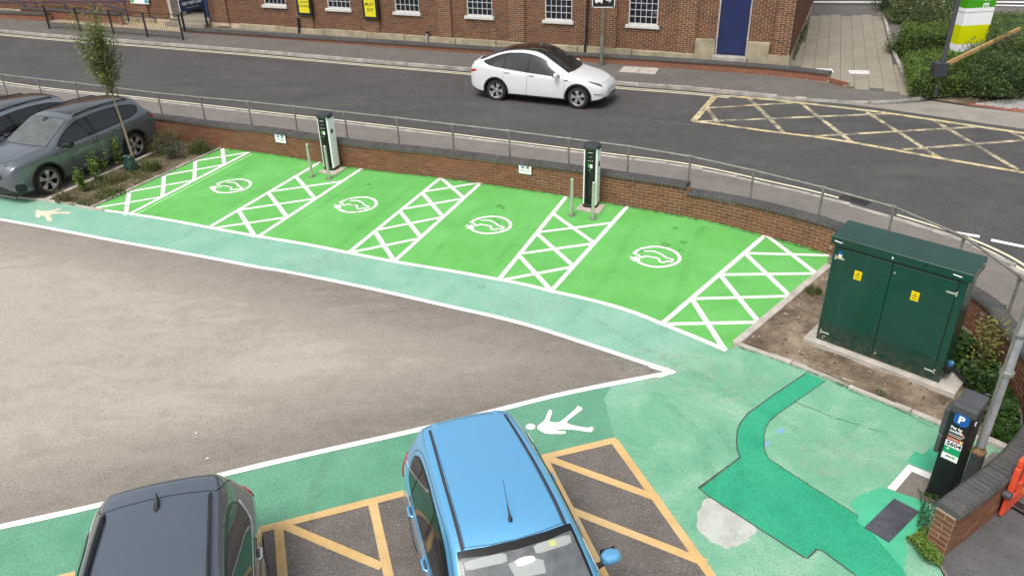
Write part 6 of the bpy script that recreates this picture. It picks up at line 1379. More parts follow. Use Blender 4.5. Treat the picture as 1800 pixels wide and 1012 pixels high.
mb = MB(); fpoly(mb, FP, [(.055, .94), (.082, .94), (.082, .98), (.055, .98)], .002, .002); mb.build('yellow_symbol', simple('lemon_print', (.65, .68, .3), .4, var=0), pay, world=True)
mb = MB(); fpoly(mb, FP, [(-.092, .845), (.092, .845), (.092, .930), (-.092, .930)], .0, .002); lb = mb.build('number_label', m_whitep, pay, world=True); text('lettering', '5604', FP, .005, .888, .0008, .082, m_ink, lb, bold=.03)
mb = MB(); fpoly(mb, FP, [(-.092, .745), (.092, .745), (.092, .845), (-.092, .845)], .0, .002); mb.build('green_label', simple('label_green', (.01, .33, .12), .4, var=0), pay, world=True)
mb = MB(); fpoly(mb, FP, [(-.06, .80), (-.03, .80), (-.03, .83), (-.06, .83)], .001, .002); mb.build('green_label_symbol', simple('label_pale', (.5, .75, .55), .4, var=0), pay, world=True)
mb = MB(); fpoly(mb, FP, [(-.092, .655), (.092, .655), (.092, .745), (-.092, .745)], .0, .002); mb.build('white_label', m_whitep, pay, world=True)
mb = MB(); fpoly(mb, FP, [(-.045, .70), (.02, .70), (.02, .715), (-.045, .715)], .001, .002); mb.build('printed_mark', m_ink, pay, world=True); mb = MB(); fpoly(mb, FP, [(.025, .695), (.06, .695), (.06, .72), (.025, .72)], .001, .002); mb.build('green_mark', m_greenlabel, pay, world=True)
FS = Fr(FP.p(hw, 0, 0), -pn, ex); FS.ez = np.array([0, 0, 1.0]); mb = MB(); fbox(mb, FS, .06, .085, 1.22, 1.27, -.01, .004); mb.build('side_lock', m_whitep, pay, world=True)
# ---- lamp column behind the pay machine
lb_ = G(1702, 848); lz = lambda px, py: float(VPL(px, py, lb_)[2])
lamp = thing('lamp_column', 'rusty galvanised lamp column behind the black pay machine', 'lamp post', lb_)
m_galv = Mat('weathered_galvanised'); _r = m_galv.noise(5, 6, .7, (1, 1, .5)); _c = m_galv.ramp(_r, [(.35, (.30, .31, .32)), (.6, (.48, .50, .51))]); _c = m_galv.mix(m_galv.gray(m_galv.noise(9, 6, .7), .64, .7, 0, .8), _c, (.28, .12, .05)); m_galv = m_galv.done(_c, .55, .45)
zf_, zj = lz(1725, 790), lz(1772, 655)
mb = MB(); mb.lathe([(.12, 0), (.09, .03), (.08, .05), (.08, zf_-.10), (.08, zf_-.03)], 24); mb.build('base_sleeve', m_payhead, lamp, smooth=True)
mb = MB(); mb.lathe([(.083, zf_-.05), (.083, zf_-.02), (.074, zf_), (.06, zf_+.02), (.056, zf_+.06)], 24); mb.build('rusty_collar', simple('rusty_steel', (.26, .16, .08), .8, .2, .6, 14), lamp, smooth=True)
mb = MB(); mb.lathe([(.05, zf_), (.048, zj)], 24); mb.lathe([(.057, zj), (.054, zj+.6), (.046, 5.6)], 24); mb.build('column', m_galv, lamp, smooth=True)
mb = MB(); mb.lathe([(.073, zj-.03), (.08, zj-.025), (.08, zj+.025), (.073, zj+.03)], 20); mb.lathe([(.078, zj+.52), (.084, zj+.53), (.084, zj+.56), (.078, zj+.57)], 20); mb.build('band', m_steel, lamp, smooth=True)
mb = MB(); dv = np.array([-.085, -.02]); mb.box((dv[0]+.012, dv[1], (.62+5)/2), (.028, .02, 5-.62)); mb.build('cable_guard', m_steel, lamp, bevel=.004)
mb = MB(); mb.tube([(0, 0, 5.6), (.1, .05, 6.0), (.5, .3, 6.3), (1.0, .6, 6.35)], .035, 10); mb.build('arm', m_galv, lamp, smooth=True)
mb = MB(); mb.box((1.2, .72, 6.36), (.6, .3, .1), M=Matrix.Rotation(0, 4, 'Z')); mb.build('lantern', m_payhead, lamp, bevel=.03)
# ---- red barrier outside the curved wall
rA, rB = G(1757, 906, .06), G(1800, 866, .06); rx = (rB-rA)/np.linalg.norm(rB-rA); FRd = Fr((rA[0], rA[1], 0), rx)
m_orange = simple('faded_orange_red_plastic', (.78, .085, .035), .42, var=.12, scale=4)
bar = thing('plastic_barrier', 'orange red plastic pedestrian barrier standing outside the curved wall', 'barrier', rA, math.atan2(rx[1], rx[0]))
mb = MB(); Lb_ = 1.95
fbox(mb, FRd, 0, Lb_, .06, .30, -.022, .022); fbox(mb, FRd, .02, Lb_-.02, .82, .92, -.03, .03); fbox(mb, FRd, 0, .10, .30, .80, -.03, .03); fbox(mb, FRd, Lb_-.10, Lb_, .30, .82, -.03, .03)
for k in range(1, 8): fbox(mb, FRd, .10+k*.22-.03, .10+k*.22+.03, .30, .82, -.018, .018)
mb.build('panel', m_orange, bar, world=True, bevel=.012, seg=2)
mb = MB(); fbox(mb, FRd, .22, .6, .34, .46, -.012, .024); mb.build('lower_web', m_orange, bar, world=True, bevel=.006); mb = MB(); fbox(mb, FRd, .42, .46, .20, .40, .024, .028); mb.build('yellow_tag', simple('yellow_tag', (.8, .45, .03), .5), bar, world=True)
mb = MB(); mb.tube([FRd.p(-.03, .42, -.04), FRd.p(-.03, .42, .05)], .05, 12); mb.build('clip', m_payhead, bar, world=True, smooth=True)
for x in (.35, Lb_-.35): mb = MB(); fbox(mb, FRd, x-.07, x+.07, .012, .08, -.26, .26); mb.build('foot', m_black, bar, world=True, bevel=.015)
# ---- lorry sign
sb = GS(1057, 115.5, zff); sg = thing('lorry_sign', 'black lorry direction sign on a grey green post by the low wall', 'sign', sb)
m_post = simple('grey_green_post', (.13, .155, .12), .55, var=.15, coord='pos'); z1 = float(VPL(1058.5, 66, sb)[2]); z2_ = float(VPL(1061, 14.5, sb)[2])
mb = MB(); mb.lathe([(.075, 0), (.075, z1-sb[2]), (.05, z1-sb[2]+.07)], 14); mb.build('post_base', m_post, sg, smooth=True); mb = MB(); mb.lathe([(.045, z1-sb[2]), (.045, z2_+.75-sb[2])], 12); mb.build('post', m_post, sg, smooth=True)
se = np.array([math.cos(R(-6)), math.sin(R(-6)), 0]); n_ = np.array([se[1], -se[0], 0]); FSg = Fr((*(sb[:2]+n_[:2]*.06), z2_), se)
hwS = 18*.5*.0228*1.0; hwS = .41
mb = MB(); fpoly(mb, FSg, chaikin([(-hwS, .02), (hwS, .02), (hwS, .75), (-hwS, .75)], 1, .08), .0, .02); mb.build('board', m_whitep, sg, world=True); mb = MB(); fpoly(mb, FSg, [(-hwS+.03, .05), (hwS-.03, .05), (hwS-.03, .72), (-hwS+.03, .72)], .003, .002); fc = mb.build('black_face', m_black, sg, world=True)
mb = MB(); ld = lambda P: fpoly(mb, FSg, P, .005, .001)
ld([(-.30, .21), (-.10, .21), (-.10, .36), (-.30, .36)]); ld([(-.095, .21), (-.03, .21), (-.03, .27), (-.05, .32), (-.095, .32)])
for x in (-.25, -.07): ld([(x+.032*math.cos(a), .20+.032*math.sin(a)) for a in np.linspace(0, 2*PI, 12)[:-1]])
ld([(.09, .255), (.20, .255), (.20, .295), (.09, .295)]); ld([(.185, .20), (.215, .20), (.285, .275), (.215, .35), (.185, .35), (.235, .275)]); mb.build('lorry_and_arrow', m_whitep, sg, world=True)
# ---- black pedestrian barrier
bp_ = [GS(*p, zff) for p in [(87.5, 51.5), (142, 56.3), (200.5, 61), (260, 66), (322.5, 71)]]
pb = thing('pedestrian_barrier', 'black painted pedestrian barrier with upright bars along the far kerb', 'barrier', bp_[0]); HB = 1.08
for p in bp_: mb = MB(); mb.box((p[0], p[1], p[2]+HB/2), (.065, .065, HB)); mb.build('post', m_black, pb, world=True, bevel=.004)
for a, b in zip(bp_[:-1], bp_[1:]):
    for z in (HB-.03, HB-.22, .10): mb = MB(); mb.tube([a+[0, 0, z], b+[0, 0, z]], .019, 6); mb.build('rail', m_black, pb, world=True)
    for k in range(1, 19): q = a+(b-a)*k/19; mb = MB(); mb.tube([q+[0, 0, .10], q+[0, 0, HB-.22]], .0085, 5); mb.build('bar', m_black, pb, world=True)
# ---- navy handrail on the raised walk by the far facade
def onF(px, py, d): q = GP(px, py, P0+NB*d, NB); return q
nr = thing('handrail', 'dark navy handrail along the raised walk at the far left facade', 'railing', onF(63, 16, .9))
T = [onF(x, y, .9) for x, y in [(-40, 5), (41, 4), (61, 4.5), (113, 4), (164, 4), (218, 3)]]
mb = MB(); mb.tube(T, .03, 6); mb.build('rail', m_navy, nr, world=True)
for p in T: mb = MB(); mb.tube([p, (p[0], p[1], ZB+.1)], .028, 6); mb.build('post', m_navy, nr, world=True)
mb = MB(); mb.tube([onF(184, 10, 1.1), onF(219, 17.5, 1.1)], .032, 6); mb.build('sloping_rail', m_navy, nr, world=True)
s0_, s1_ = FC(40, 24, .9)[0], FC(212, 30, .9)[0]
rw_ = thing('ramp_wall', 'low red brick ramp wall under the navy handrail', 'low wall', FB.p(s0_, ZB, .9))
L_ = [np.array(FB.p(s0_, 0, .95)[:2]), np.array(FB.p(s1_, 0, .95)[:2])]; mb = MB(); core_strip(mb, L_, offset(L_, .22), 0, lambda p, s: ZB+.38); mb.build('mortar_core', m_mortar, rw_, world=True)
place_bricks(rw_, wall_bricks(L_, ZB, lambda p, s: ZB+.42), m_brick_low, 60); coping(rw_, offset(L_, .1), lambda p, s=0: ZB+.38)
# ---- letting board by the entrance
bA, bB = onF(317.5, 22.3, 1.2), onF(361, 13.0, .75); bA[2] = bB[2] = (bA[2]+bB[2])/2
bA = GP(317.5, 22.3, bA, (0, 0, 1)); bB = GP(361, 13, bA, (0, 0, 1)); be = (bB-bA); BW = np.linalg.norm(be); be /= BW; FBd = Fr(bA, be)
brd = thing('letting_board', 'navy and white letting board with phone number by the dark entrance', 'sign board', (bA[0], bA[1], ZB), math.atan2(be[1], be[0]))
m_bnavy = simple('board_navy', (.012, .045, .11), .4, var=0)
mb = MB(); fbox(mb, FBd, 0, BW, 0, 1.5, -.03, 0); mb.build('board', m_whitep, brd, world=True); mb = MB(); fbox(mb, FBd, .01, BW-.01, .0, .50, .0, .004); nb_ = mb.build('navy_band', m_bnavy, brd, world=True)
text('lettering', '020 7409 2100', FBd, BW/2, .31, .005, BW*.128, m_whitep, nb_, bold=.025); text('lettering', 'ALL ENQUIRIES', FBd, BW/2, .60, .001, BW*.075, m_bnavy, nb_, bold=.01)
mb = MB(); fbox(mb, FBd, BW*.22, BW*.75, .12, .145, .003, .006); mb.build('fine_print', m_edge, brd, world=True); mb = MB(); fbox(mb, FBd, BW-.06, BW, .45, .62, .002, .006); mb.build('teal_corner', simple('teal', (.05, .4, .42), .5), brd, world=True)
for x in (.04, BW-.08): mb = MB(); fbox(mb, FBd, x, x+.07, -(bA[2]-ZB), 1.5, -.10, -.03); mb.build('leg', m_black, brd, world=True)
mpz = onF(228, 7, .12); mp = thing('map_board', 'small pale map board on the brick pier at top left', 'notice board', mpz); s0_, zb_ = FC(230.5, 6.2, .12); s1_, _ = FC(262, 8.6, .12)
mb = MB(); fbox(mb, FB, s0_, s1_, zb_, zb_+.8, .1, .135); mb.build('board', m_whitep, mp, world=True); mb = MB(); w_ = s1_-s0_
fbox(mb, FB, s0_+.02, s0_+w_*.2, zb_+.04, zb_+.7, .134, .138); mb.build('green_panel', m_greenlabel, mp, world=True); mb = MB(); fbox(mb, FB, s1_-w_*.2, s1_-.02, zb_+.04, zb_+.2, .134, .138); mb.build('teal_panel', simple('teal_print', (.05, .35, .4), .5), mp, world=True)
# ---- totem sign and arm barrier on the right
tb = G(1700, 118, .12); tq = VPL(1672, 87, tb); tq2 = VPL(1738, 80, tb)
te = np.array([math.cos(R(9)), math.sin(R(9)), 0]); o_ = GP(1680, 87, tb, (0, 1, 0)); FT = Fr((o_[0], o_[1], 0), te); zB = o_[2]
toW = 1.12; tot = thing('totem_sign', 'green and white totem sign with yellow band standing in the hedge', 'sign', (o_[0], o_[1], .12), R(9))
bands = [(-.9, -.10, simple('hedge_green_panel', (.05, .36, .02), .35, var=.03)), (-.10, .16, m_whitep), (.16, .80, simple('lime_yellow_panel', (.62, .66, .0), .35, var=.03)), (.80, 1.22, m_whitep), (1.22, 1.245, m_bollard), (1.245, 1.38, m_whitep), (1.38, 4.2, simple('bright_green_panel', (.06, .33, .01), .35, var=.03))]
for a, b, mt in bands: mb = MB(); fbox(mb, FT, 0, toW, zB+a, zB+b, -.45, 0); pnl = mb.build('panel', mt, tot, world=True)
text('lettering', 'HOUSE', FT, toW*.62, zB+2.42, .002, .40, m_whitep, pnl, 'RIGHT', bold=.02, rot=-PI/2) if False else None
for ch, y in (('E', 9.5), ('S', -1.5)):
    zq = GP(1727, y, np.array(FT.o), FT.n)[2]; text('lettering', ch, FT, toW*.66, zq, .002, .30, m_whitep, pnl, bold=.03, rot=-PI/2)
for k, x in enumerate((.55, .66, .77, .86)): mb = MB(); fbox(mb, FT, x, x+.07, zB+.03, zB+.13, .0, .004); mb.build('printed_mark', m_greenlabel if k % 2 else m_edge, tot, world=True)
pb0 = GP(1650, 125, np.array([0, 24.6, 0]), (0, 1, 0)); pz = zff(pb0[0], 0)
ab_ = thing('arm_barrier', 'raised dark barrier post with timber coloured arm resting over the hedge', 'arm barrier', (pb0[0], pb0[1], pz))
top_ = VPL(1690, -20, pb0); bs_ = VPL(1657, 112, pb0)
mb = MB(); mb.tube([(bs_[0], bs_[1], pz), (bs_[0], bs_[1], top_[2])], .07, 10); mb.build('post', m_payhead, ab_, world=True, smooth=True)
c0 = VPL(1651, 122, pb0); mb = MB(); mb.box(c0, (.42, .35, .44)); mb.build('counterweight', m_darkplastic, ab_, world=True, bevel=.02)
a0, a1 = VPL(1664, 113, pb0), GP(1792, 51, np.array([0, 28.5, 0]), (0, 1, 0)); m_timb = simple('ochre_timber', (.42, .255, .10), .7, var=.3, scale=9, coord='pos')
mb = MB(); mb.tube([a0, a0+(a1-a0)*.62], .075, 4); mb.tube([a0+(a1-a0)*.64, a1], .075, 4); mb.build('arm', m_timb, ab_, world=True); dz_ = np.array([.02, 0, -.16])
mb = MB(); mb.tube([a0+(a1-a0)*.60+dz_, a1+dz_], .05, 6); mb.build('lower_rail', m_payhead, ab_, world=True)
# ================================================================== VEGETATION
def leaves(name, pos, size, mats, parent=None, up=.35, aspect=.55, stuff=False, mi=None):
    pos = np.asarray(pos, float); n = len(pos)
    if parent is not None: iv = np.array(wm(parent).inverted()); pos = pos@iv[:3, :3].T+iv[:3, 3]
    nr_ = np.random.normal(size=(n, 3)); nr_[:, 2] = np.abs(nr_[:, 2])+up*2; nr_ /= np.linalg.norm(nr_, axis=1)[:, None]
    t = np.random.normal(size=(n, 3)); t -= nr_*(t*nr_).sum(1)[:, None]; t /= np.linalg.norm(t, axis=1)[:, None]; b = np.cross(nr_, t)
    s = (np.full(n, size) if np.isscalar(size) else np.asarray(size))*np.random.uniform(.6, 1.3, n); s = s[:, None]
    V = np.stack([pos-t*s*.5, pos+b*s*aspect*.5+nr_*s*.06, pos+t*s*.55, pos-b*s*aspect*.5+nr_*s*.06], 1).reshape(-1, 3)
    me = bpy.data.meshes.new(name); me.vertices.add(4*n); me.vertices.foreach_set('co', V.ravel()); me.loops.add(4*n); me.loops.foreach_set('vertex_index', np.arange(4*n, dtype=np.int32)); me.polygons.add(n)
    me.polygons.foreach_set('loop_start', np.arange(0, 4*n, 4, dtype=np.int32)); me.polygons.foreach_set('loop_total', np.full(n, 4, np.int32)) if False else None
    me.update(calc_edges=True)
    for m in (mats if isinstance(mats, list) else [mats]): me.materials.append(m)
    o = bpy.data.objects.new(name, me); lnk(o); o.parent = parent
    if stuff: o['kind'] = 'stuff'
    return o
def blades(name, pos, h, wd, mat, parent=None, lean=.35, stuff=False):
    pos = np.asarray(pos, float); n = len(pos)
    if parent is not None: iv = np.array(wm(parent).inverted()); pos = pos@iv[:3, :3].T+iv[:3, 3]
    a = np.random.uniform(0, 2*PI, n); hh = h*np.random.uniform(.5, 1.15, n); d = np.stack([np.cos(a), np.sin(a), 0*a], 1); sd_ = np.stack([-np.sin(a), np.cos(a), 0*a], 1); z = np.array([0, 0, 1.0])
    ln = lean*np.random.uniform(.3, 1.3, n)*hh; m_ = pos+z*(hh*.6)[:, None]+d*(ln*.35)[:, None]; e = pos+z*(hh)[:, None]*np.random.uniform(.75, 1, n)[:, None]+d*ln[:, None]
    w2 = wd/2
    V = np.stack([pos-sd_*w2, pos+sd_*w2, m_+sd_*w2*.8, m_-sd_*w2*.8, e], 1).reshape(-1, 3)
    F_ = np.concatenate([np.stack([np.arange(n)*5+k for k in (0, 1, 2, 3)], 1)]).tolist()+np.stack([np.arange(n)*5+k for k in (3, 2, 4)], 1).tolist()
    me = bpy.data.meshes.new(name); me.from_pydata(V.tolist(), [], F_); me.materials.append(mat); o = bpy.data.objects.new(name, me); lnk(o); o.parent = parent
    if stuff: o['kind'] = 'stuff'
    return o
L_tree = leafmat('young_tree_leaf', [(.13, .19, .045), (.19, .25, .065), (.26, .29, .095), (.11, .15, .042)])
L_hedge = leafmat('clipped_hedge_leaf', [(.13, .215, .035), (.19, .29, .05), (.10, .17, .028), (.065, .11, .02)])
L_dark = leafmat('dark_shrub_leaf', [(.05, .095, .025), (.085, .145, .036), (.12, .18, .05), (.035, .06, .018)])
L_olive = leafmat('olive_shrub_leaf', [(.13, .165, .05), (.18, .215, .07), (.09, .125, .036), (.06, .09, .028)])
L_fresh = leafmat('fresh_leaf', [(.13, .22, .035), (.20, .30, .06), (.09, .16, .03)])
L_ivy = leafmat('ivy_leaf', [(.035, .085, .015), (.06, .13, .022), (.025, .06, .012)])
L_yel = leafmat('yellowing_leaf', [(.22, .22, .05), (.16, .18, .04), (.28, .24, .07)])
L_dry = leafmat('dry_grass_blade', [(.26, .22, .12), (.20, .17, .09), (.14, .14, .06)])
L_grass = leafmat('grass_blade', [(.095, .135, .035), (.13, .165, .05), (.065, .095, .025)])
L_silver = leafmat('silver_leaf', [(.13, .155, .10), (.18, .20, .14), (.09, .11, .07)])
m_bark = simple('pale_bark', (.25, .20, .14), .9, var=.35, scale=18, bump=.4, coord='pos'); m_twig = simple('twig', (.10, .075, .05), .9, var=.3, coord='pos')
# ---- young tree
tb_ = G(231.5, 297, .05); rt = lambda px, py: VPL(px, py, tb_)
tree = thing('young_tree', 'slim young tree with airy upright crown in the left planting bed', 'tree', tb_)
trp = [tb_, rt(234.5, 280), rt(224, 246), rt(215, 217), rt(203, 183), rt(196, 160), rt(186, 120), rt(176, 80)]
mb = MB(); mb.tube(smooth_line(trp, 4), list(np.linspace(.042, .006, 29)), 8); tk = mb.build('trunk', m_bark, tree, world=True, smooth=True)
P_ = []; mb = MB(); cr0 = np.array(rt(200, 172)); ctop = np.array(rt(153, 24)); rnd = random.Random(3)
side = np.array([tb_[1], -tb_[0], 0]); side /= np.linalg.norm(side); dep = np.array([tb_[0], tb_[1], 0]); dep /= np.linalg.norm(dep)
for k in range(46):
    f0 = rnd.uniform(0, .66); st = cr0+(ctop-cr0)*f0; a = rnd.uniform(0, 2*PI); rad = rnd.uniform(.16, .62)*(1.0-.30*f0); ln = rnd.uniform(.55, 1.25)*(1-.35*f0)
    end = st+side*math.cos(a)*rad+dep*math.sin(a)*rad+np.array([0, 0, ln]); mid_ = (st+end)/2+(side*math.cos(a)+dep*math.sin(a))*rad*.18-np.array([0, 0, .05])
    br_ = smooth_line([st, mid_, end], 6); mb.tube(br_, list(np.linspace(.011, .003, len(br_))), 5)
    for q in range(84):
        t = rnd.uniform(.08, 1.0); i = min(int(t*(len(br_)-1)), len(br_)-2); p = br_[i]+(br_[i+1]-br_[i])*(t*(len(br_)-1)-i); P_.append(p+np.random.normal(0, .075, 3))
for q in range(200): f0 = rnd.uniform(.45, 1.0)**.8; P_.append(cr0+(ctop-cr0)*f0+np.random.normal(0, .085, 3))
mb.build('branches', m_twig, tree, world=True); leaves('crown', P_, .072, L_tree, tree, up=.8)
# bag at its foot
m_bag = simple('dark_green_tarpaulin', (.020, .05, .037), .42, var=.4, scale=14)
bg_ = thing('watering_bag', 'rumpled dark green watering bag round the foot of the young tree', 'bag', tb_)
vs = []; n = 26; prof = [(.17, 0), (.185, .05), (.17, .14), (.145, .22), (.12, .30), (.13, .345), (.08, .37), (.05, .375), (.012, .372)]
for i, (r_, z) in enumerate(prof):
    for k in range(n): a = 2*PI*k/n; q = r_*(1+.10*math.sin(3*a+i*.9)+.08*math.sin(7*a-i*1.7)+.05*random.uniform(-1, 1)); vs.append((q*math.cos(a)*1.0, q*math.sin(a)*.8, z+.018*math.sin(5*a+i)))
mb = MB(); mb.add(vs, [(i*n+k, i*n+(k+1) % n, (i+1)*n+(k+1) % n, (i+1)*n+k) for i in range(len(prof)-1) for k in range(n)]); mb.build('sleeve', m_bag, bg_, smooth=True); mb = MB(); mb.tube([(.05*math.cos(a), .045*math.sin(a), .372) for a in np.linspace(0, 2*PI, 12)], .008, 5); mb.build('tie_cord', m_black, bg_)
# ---- bed plants
def shrub(name, label, base, h, r_, n, mat, size=.07, cat='shrub', group=None, stems=5, spread=1.0):
    base = np.array(base, float); t = thing(name, label, cat, base, 0, group); mb = MB(); P_ = []
    for k in range(stems):
        a = random.uniform(0, 2*PI); e = base+np.array([math.cos(a)*r_*random.uniform(.3, .9), math.sin(a)*r_*random.uniform(.3, .9), h*random.uniform(.7, 1)]); m_ = (base+e)/2+np.random.normal(0, .02, 3); ln = smooth_line([base, m_, e], 4); mb.tube(ln, list(np.linspace(.009, .003, len(ln))), 5)
        for q in range(n//stems): f0 = random.uniform(.2, 1.05); i = min(int(f0*(len(ln)-1)), len(ln)-2); P_.append(ln[i]+(ln[i+1]-ln[i])*(f0*(len(ln)-1)-i)+np.random.normal(0, .05*spread, 3))
    mb.build('stem', m_twig, t, world=True); P_ = np.array(P_); P_[:, 2] = np.maximum(P_[:, 2], .05); leaves('foliage', P_, size, mat, t, up=.5); return t
def clump(label, base, h, r_, n, mat, cat='grass clump', wd=.014, lean=.45):
    base = np.array(base, float); t = thing('grass_clump', label, cat, base); a = np.random.uniform(0, 2*PI, n); rr = r_*np.sqrt(np.random.uniform(0, 1, n)); P_ = np.stack([base[0]+rr*np.cos(a), base[1]+rr*np.sin(a), np.full(n, .03)], 1)
    blades('blades', P_, h, wd, mat, t, lean); return t
shrub('leafy_shrub', 'small fresh green shrub in the bed nearest the suv front wheel', G(150, 335, .05), .60, .28, 420, L_fresh, .075)
shrub('leafy_shrub', 'fresh green sapling in the bed beside the suv front door', G(168, 318, .05), .74, .18, 260, L_fresh, .075)
shrub('leafy_shrub', 'fresh green sapling in the bed beside the suv rear door', G(181, 303, .05), .64, .22, 240, L_fresh, .072)
shrub('leafy_shrub', 'tallest fresh green sapling just left of the young tree', G(210, 291, .05), .88, .14, 230, L_fresh, .075)
shrub('silvery_shrub', 'grey green silvery shrub at the back of the left bed', G(306, 278, .05), .36, .42, 900, L_silver, .05, stems=16, spread=1.1)
clump('dry tussock at the front corner of the left bed', G(111, 352, .05), .30, .18, 160, L_dry)
clump('spiky green clump right of the tree bag', G(268, 298, .05), .36, .24, 220, L_grass); clump('spiky green clump against the brick wall', G(351, 267, .05), .42, .28, 240, L_grass); clump('tall dry grasses behind the rear wheel of the suv', G(282, 262, .05), .62, .55, 420, L_dry, lean=.6)
clump('green weeds in the front of the left bed', G(195, 342, .05), .17, .35, 260, L_grass); clump('brownish tuft beside the tree bag', G(203, 318, .05), .32, .25, 160, L_dry)
def scatter(poly, n, z=.05):
    xs_ = [p[0] for p in poly]; ys_ = [p[1] for p in poly]; out = []
    while len(out) < n:
        p = (random.uniform(min(xs_), max(xs_)), random.uniform(min(ys_), max(ys_)))
        if inpoly(p, poly): out.append((p[0], p[1], z))
    return np.array(out)
def patchy(P_, k=2.3, th=0.0): return np.array([p for p in P_ if math.sin(p[0]*k)+math.sin(p[1]*k*1.3+1)+random.uniform(-.7, .7) > th])
gm = blades('grass', patchy(scatter(bedL, 9000, .03), 2.3, .2), .085, .010, L_grass, None, .6, True); tag(gm, 'short patchy grass and weeds growing over the left planting bed', 'grass')
gd = blades('dry_grass', scatter(bedL, 3500, .03), .07, .009, L_dry, None, .9, True); tag(gd, 'dry straw coloured grass over the left planting bed', 'grass')
mb = MB()
for q in scatter(bedL, 160, .04).tolist()+scatter(bedR, 420, .05).tolist():
    r_ = random.uniform(.008, .028); mb.lathe([(.001, -r_*.6), (r_, 0), (.001, r_*.7)], 5, random.choice((0, 0, 1)), Matrix.Translation(q)@Matrix.Rotation(random.random()*3, 4, 'X'))
st_ = mb.build('stones', [simple('soil_stone', (.33, .28, .22), .9, var=.4, scale=30, coord='pos'), simple('dark_clod', (.10, .075, .055), .95, coord='pos')]); tag(st_, 'small stones and clods scattered on the bare soil of the beds', 'stones', kind='stuff')
# ---- plants behind the cabinet and along the curved wall
ivy_poly = [G(1682, 668)[:2], G(1700, 690)[:2], (6.55, 8.35), (6.95, 8.45), (7.3, 9.0), (7.55, 10.2), (7.35, 11.2), (6.9, 10.6), (6.75, 9.7)]
def carpet(label, poly, n, hmax, mat, size, k=2.0, cat='ground cover'):
    P_ = scatter(poly, n); h = np.array([(.45+.55*math.sin(p[0]*k*2.1)*math.cos(p[1]*k*1.7))*hmax for p in P_]); P_[:, 2] += np.abs(h)*np.random.uniform(.1, 1, n)
    o = leaves('ground_cover', P_, size, mat, None, .6, .8, True); return tag(o, label, cat)
carpet('low dark green nettles and ivy between the cabinet and the curved wall', ivy_poly, 4200, .34, L_ivy, .075)
shrub('yellowing_shrub', 'tall yellowing shrub growing between the cabinet and the curved wall', G(1716, 655, .05), 1.05, .30, 520, L_yel, .06, stems=9, spread=1.5); shrub('leafy_shrub', 'green weed shrub beside the cabinet plinth', G(1722, 690, .05), .55, .34, 420, L_ivy, .075, stems=9, spread=1.3)
carpet('leafy green weeds beside the lamp column under the curved wall', [G(1741, 772)[:2], G(1776, 790)[:2], (6.75, 8.05), (6.98, 8.5), (6.5, 8.3)], 1100, .28, L_ivy, .085)
clump('weed tuft on the bare soil left of the cabinet', G(1430, 512, .05), .14, .15, 120, L_grass, 'weeds'); clump('tiny weed on the bare soil in front of the cabinet', G(1548, 692, .05), .09, .08, 50, L_grass, 'weeds')
wp = [G(*p)[:2] for p in [(1592, 950), (1622, 935), (1640, 955), (1656, 985), (1650, 1002), (1622, 992)]]
carpet('bright green weeds at the foot of the curved wall end', wp, 1500, .15, L_fresh, .038, 5)
carpet('thin moss and weeds along the base of the curved wall by the pay machine', [G(*p)[:2] for p in [(1608, 862), (1650, 880), (1640, 915), (1618, 955), (1608, 930), (1618, 890)]], 260, .07, L_ivy, .03, 5)
# ---- hedges and shrubs on the right
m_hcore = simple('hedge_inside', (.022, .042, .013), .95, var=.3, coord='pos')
def box_leaves(poly, z0, z1, n, rough=.08):
    P_ = []; m = len(poly); c = sum(np.array(p) for p in poly)/m; per = [np.linalg.norm(np.array(poly[(i+1) % m])-np.array(poly[i])) for i in range(m)]
    top = [p for p in scatter(poly, int(n*.45))]
    for p in top: P_.append((p[0], p[1], z1+random.gauss(0, rough*.5)+.05*math.sin(p[0]*3)+.05*math.cos(p[1]*4)))
    for _ in range(n-len(top)):
        i = random.choices(range(m), per)[0]; t = random.random(); a = np.array(poly[i]); b = np.array(poly[(i+1) % m]); p = a+(b-a)*t; out = p-c; out = out/np.linalg.norm(out); z = z0+(z1-z0)*random.random()**.8
        q = p+out*random.gauss(.0, rough); P_.append((q[0], q[1], z))
    return P_
def hedge(label, px, z1, n, mat, size=.07, rough=.09, cat='hedge', name='hedge'):
    poly = [G(*p, z1)[:2] for p in px]; c = sum(poly)/len(poly); t = thing(name, label, cat, (*c, zff(*c)))
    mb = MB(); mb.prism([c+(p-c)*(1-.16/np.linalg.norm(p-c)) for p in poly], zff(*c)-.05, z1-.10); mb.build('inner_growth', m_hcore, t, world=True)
    leaves('foliage', box_leaves(poly, zff(*c), z1, n, rough), size, mat, t, up=.45); return t
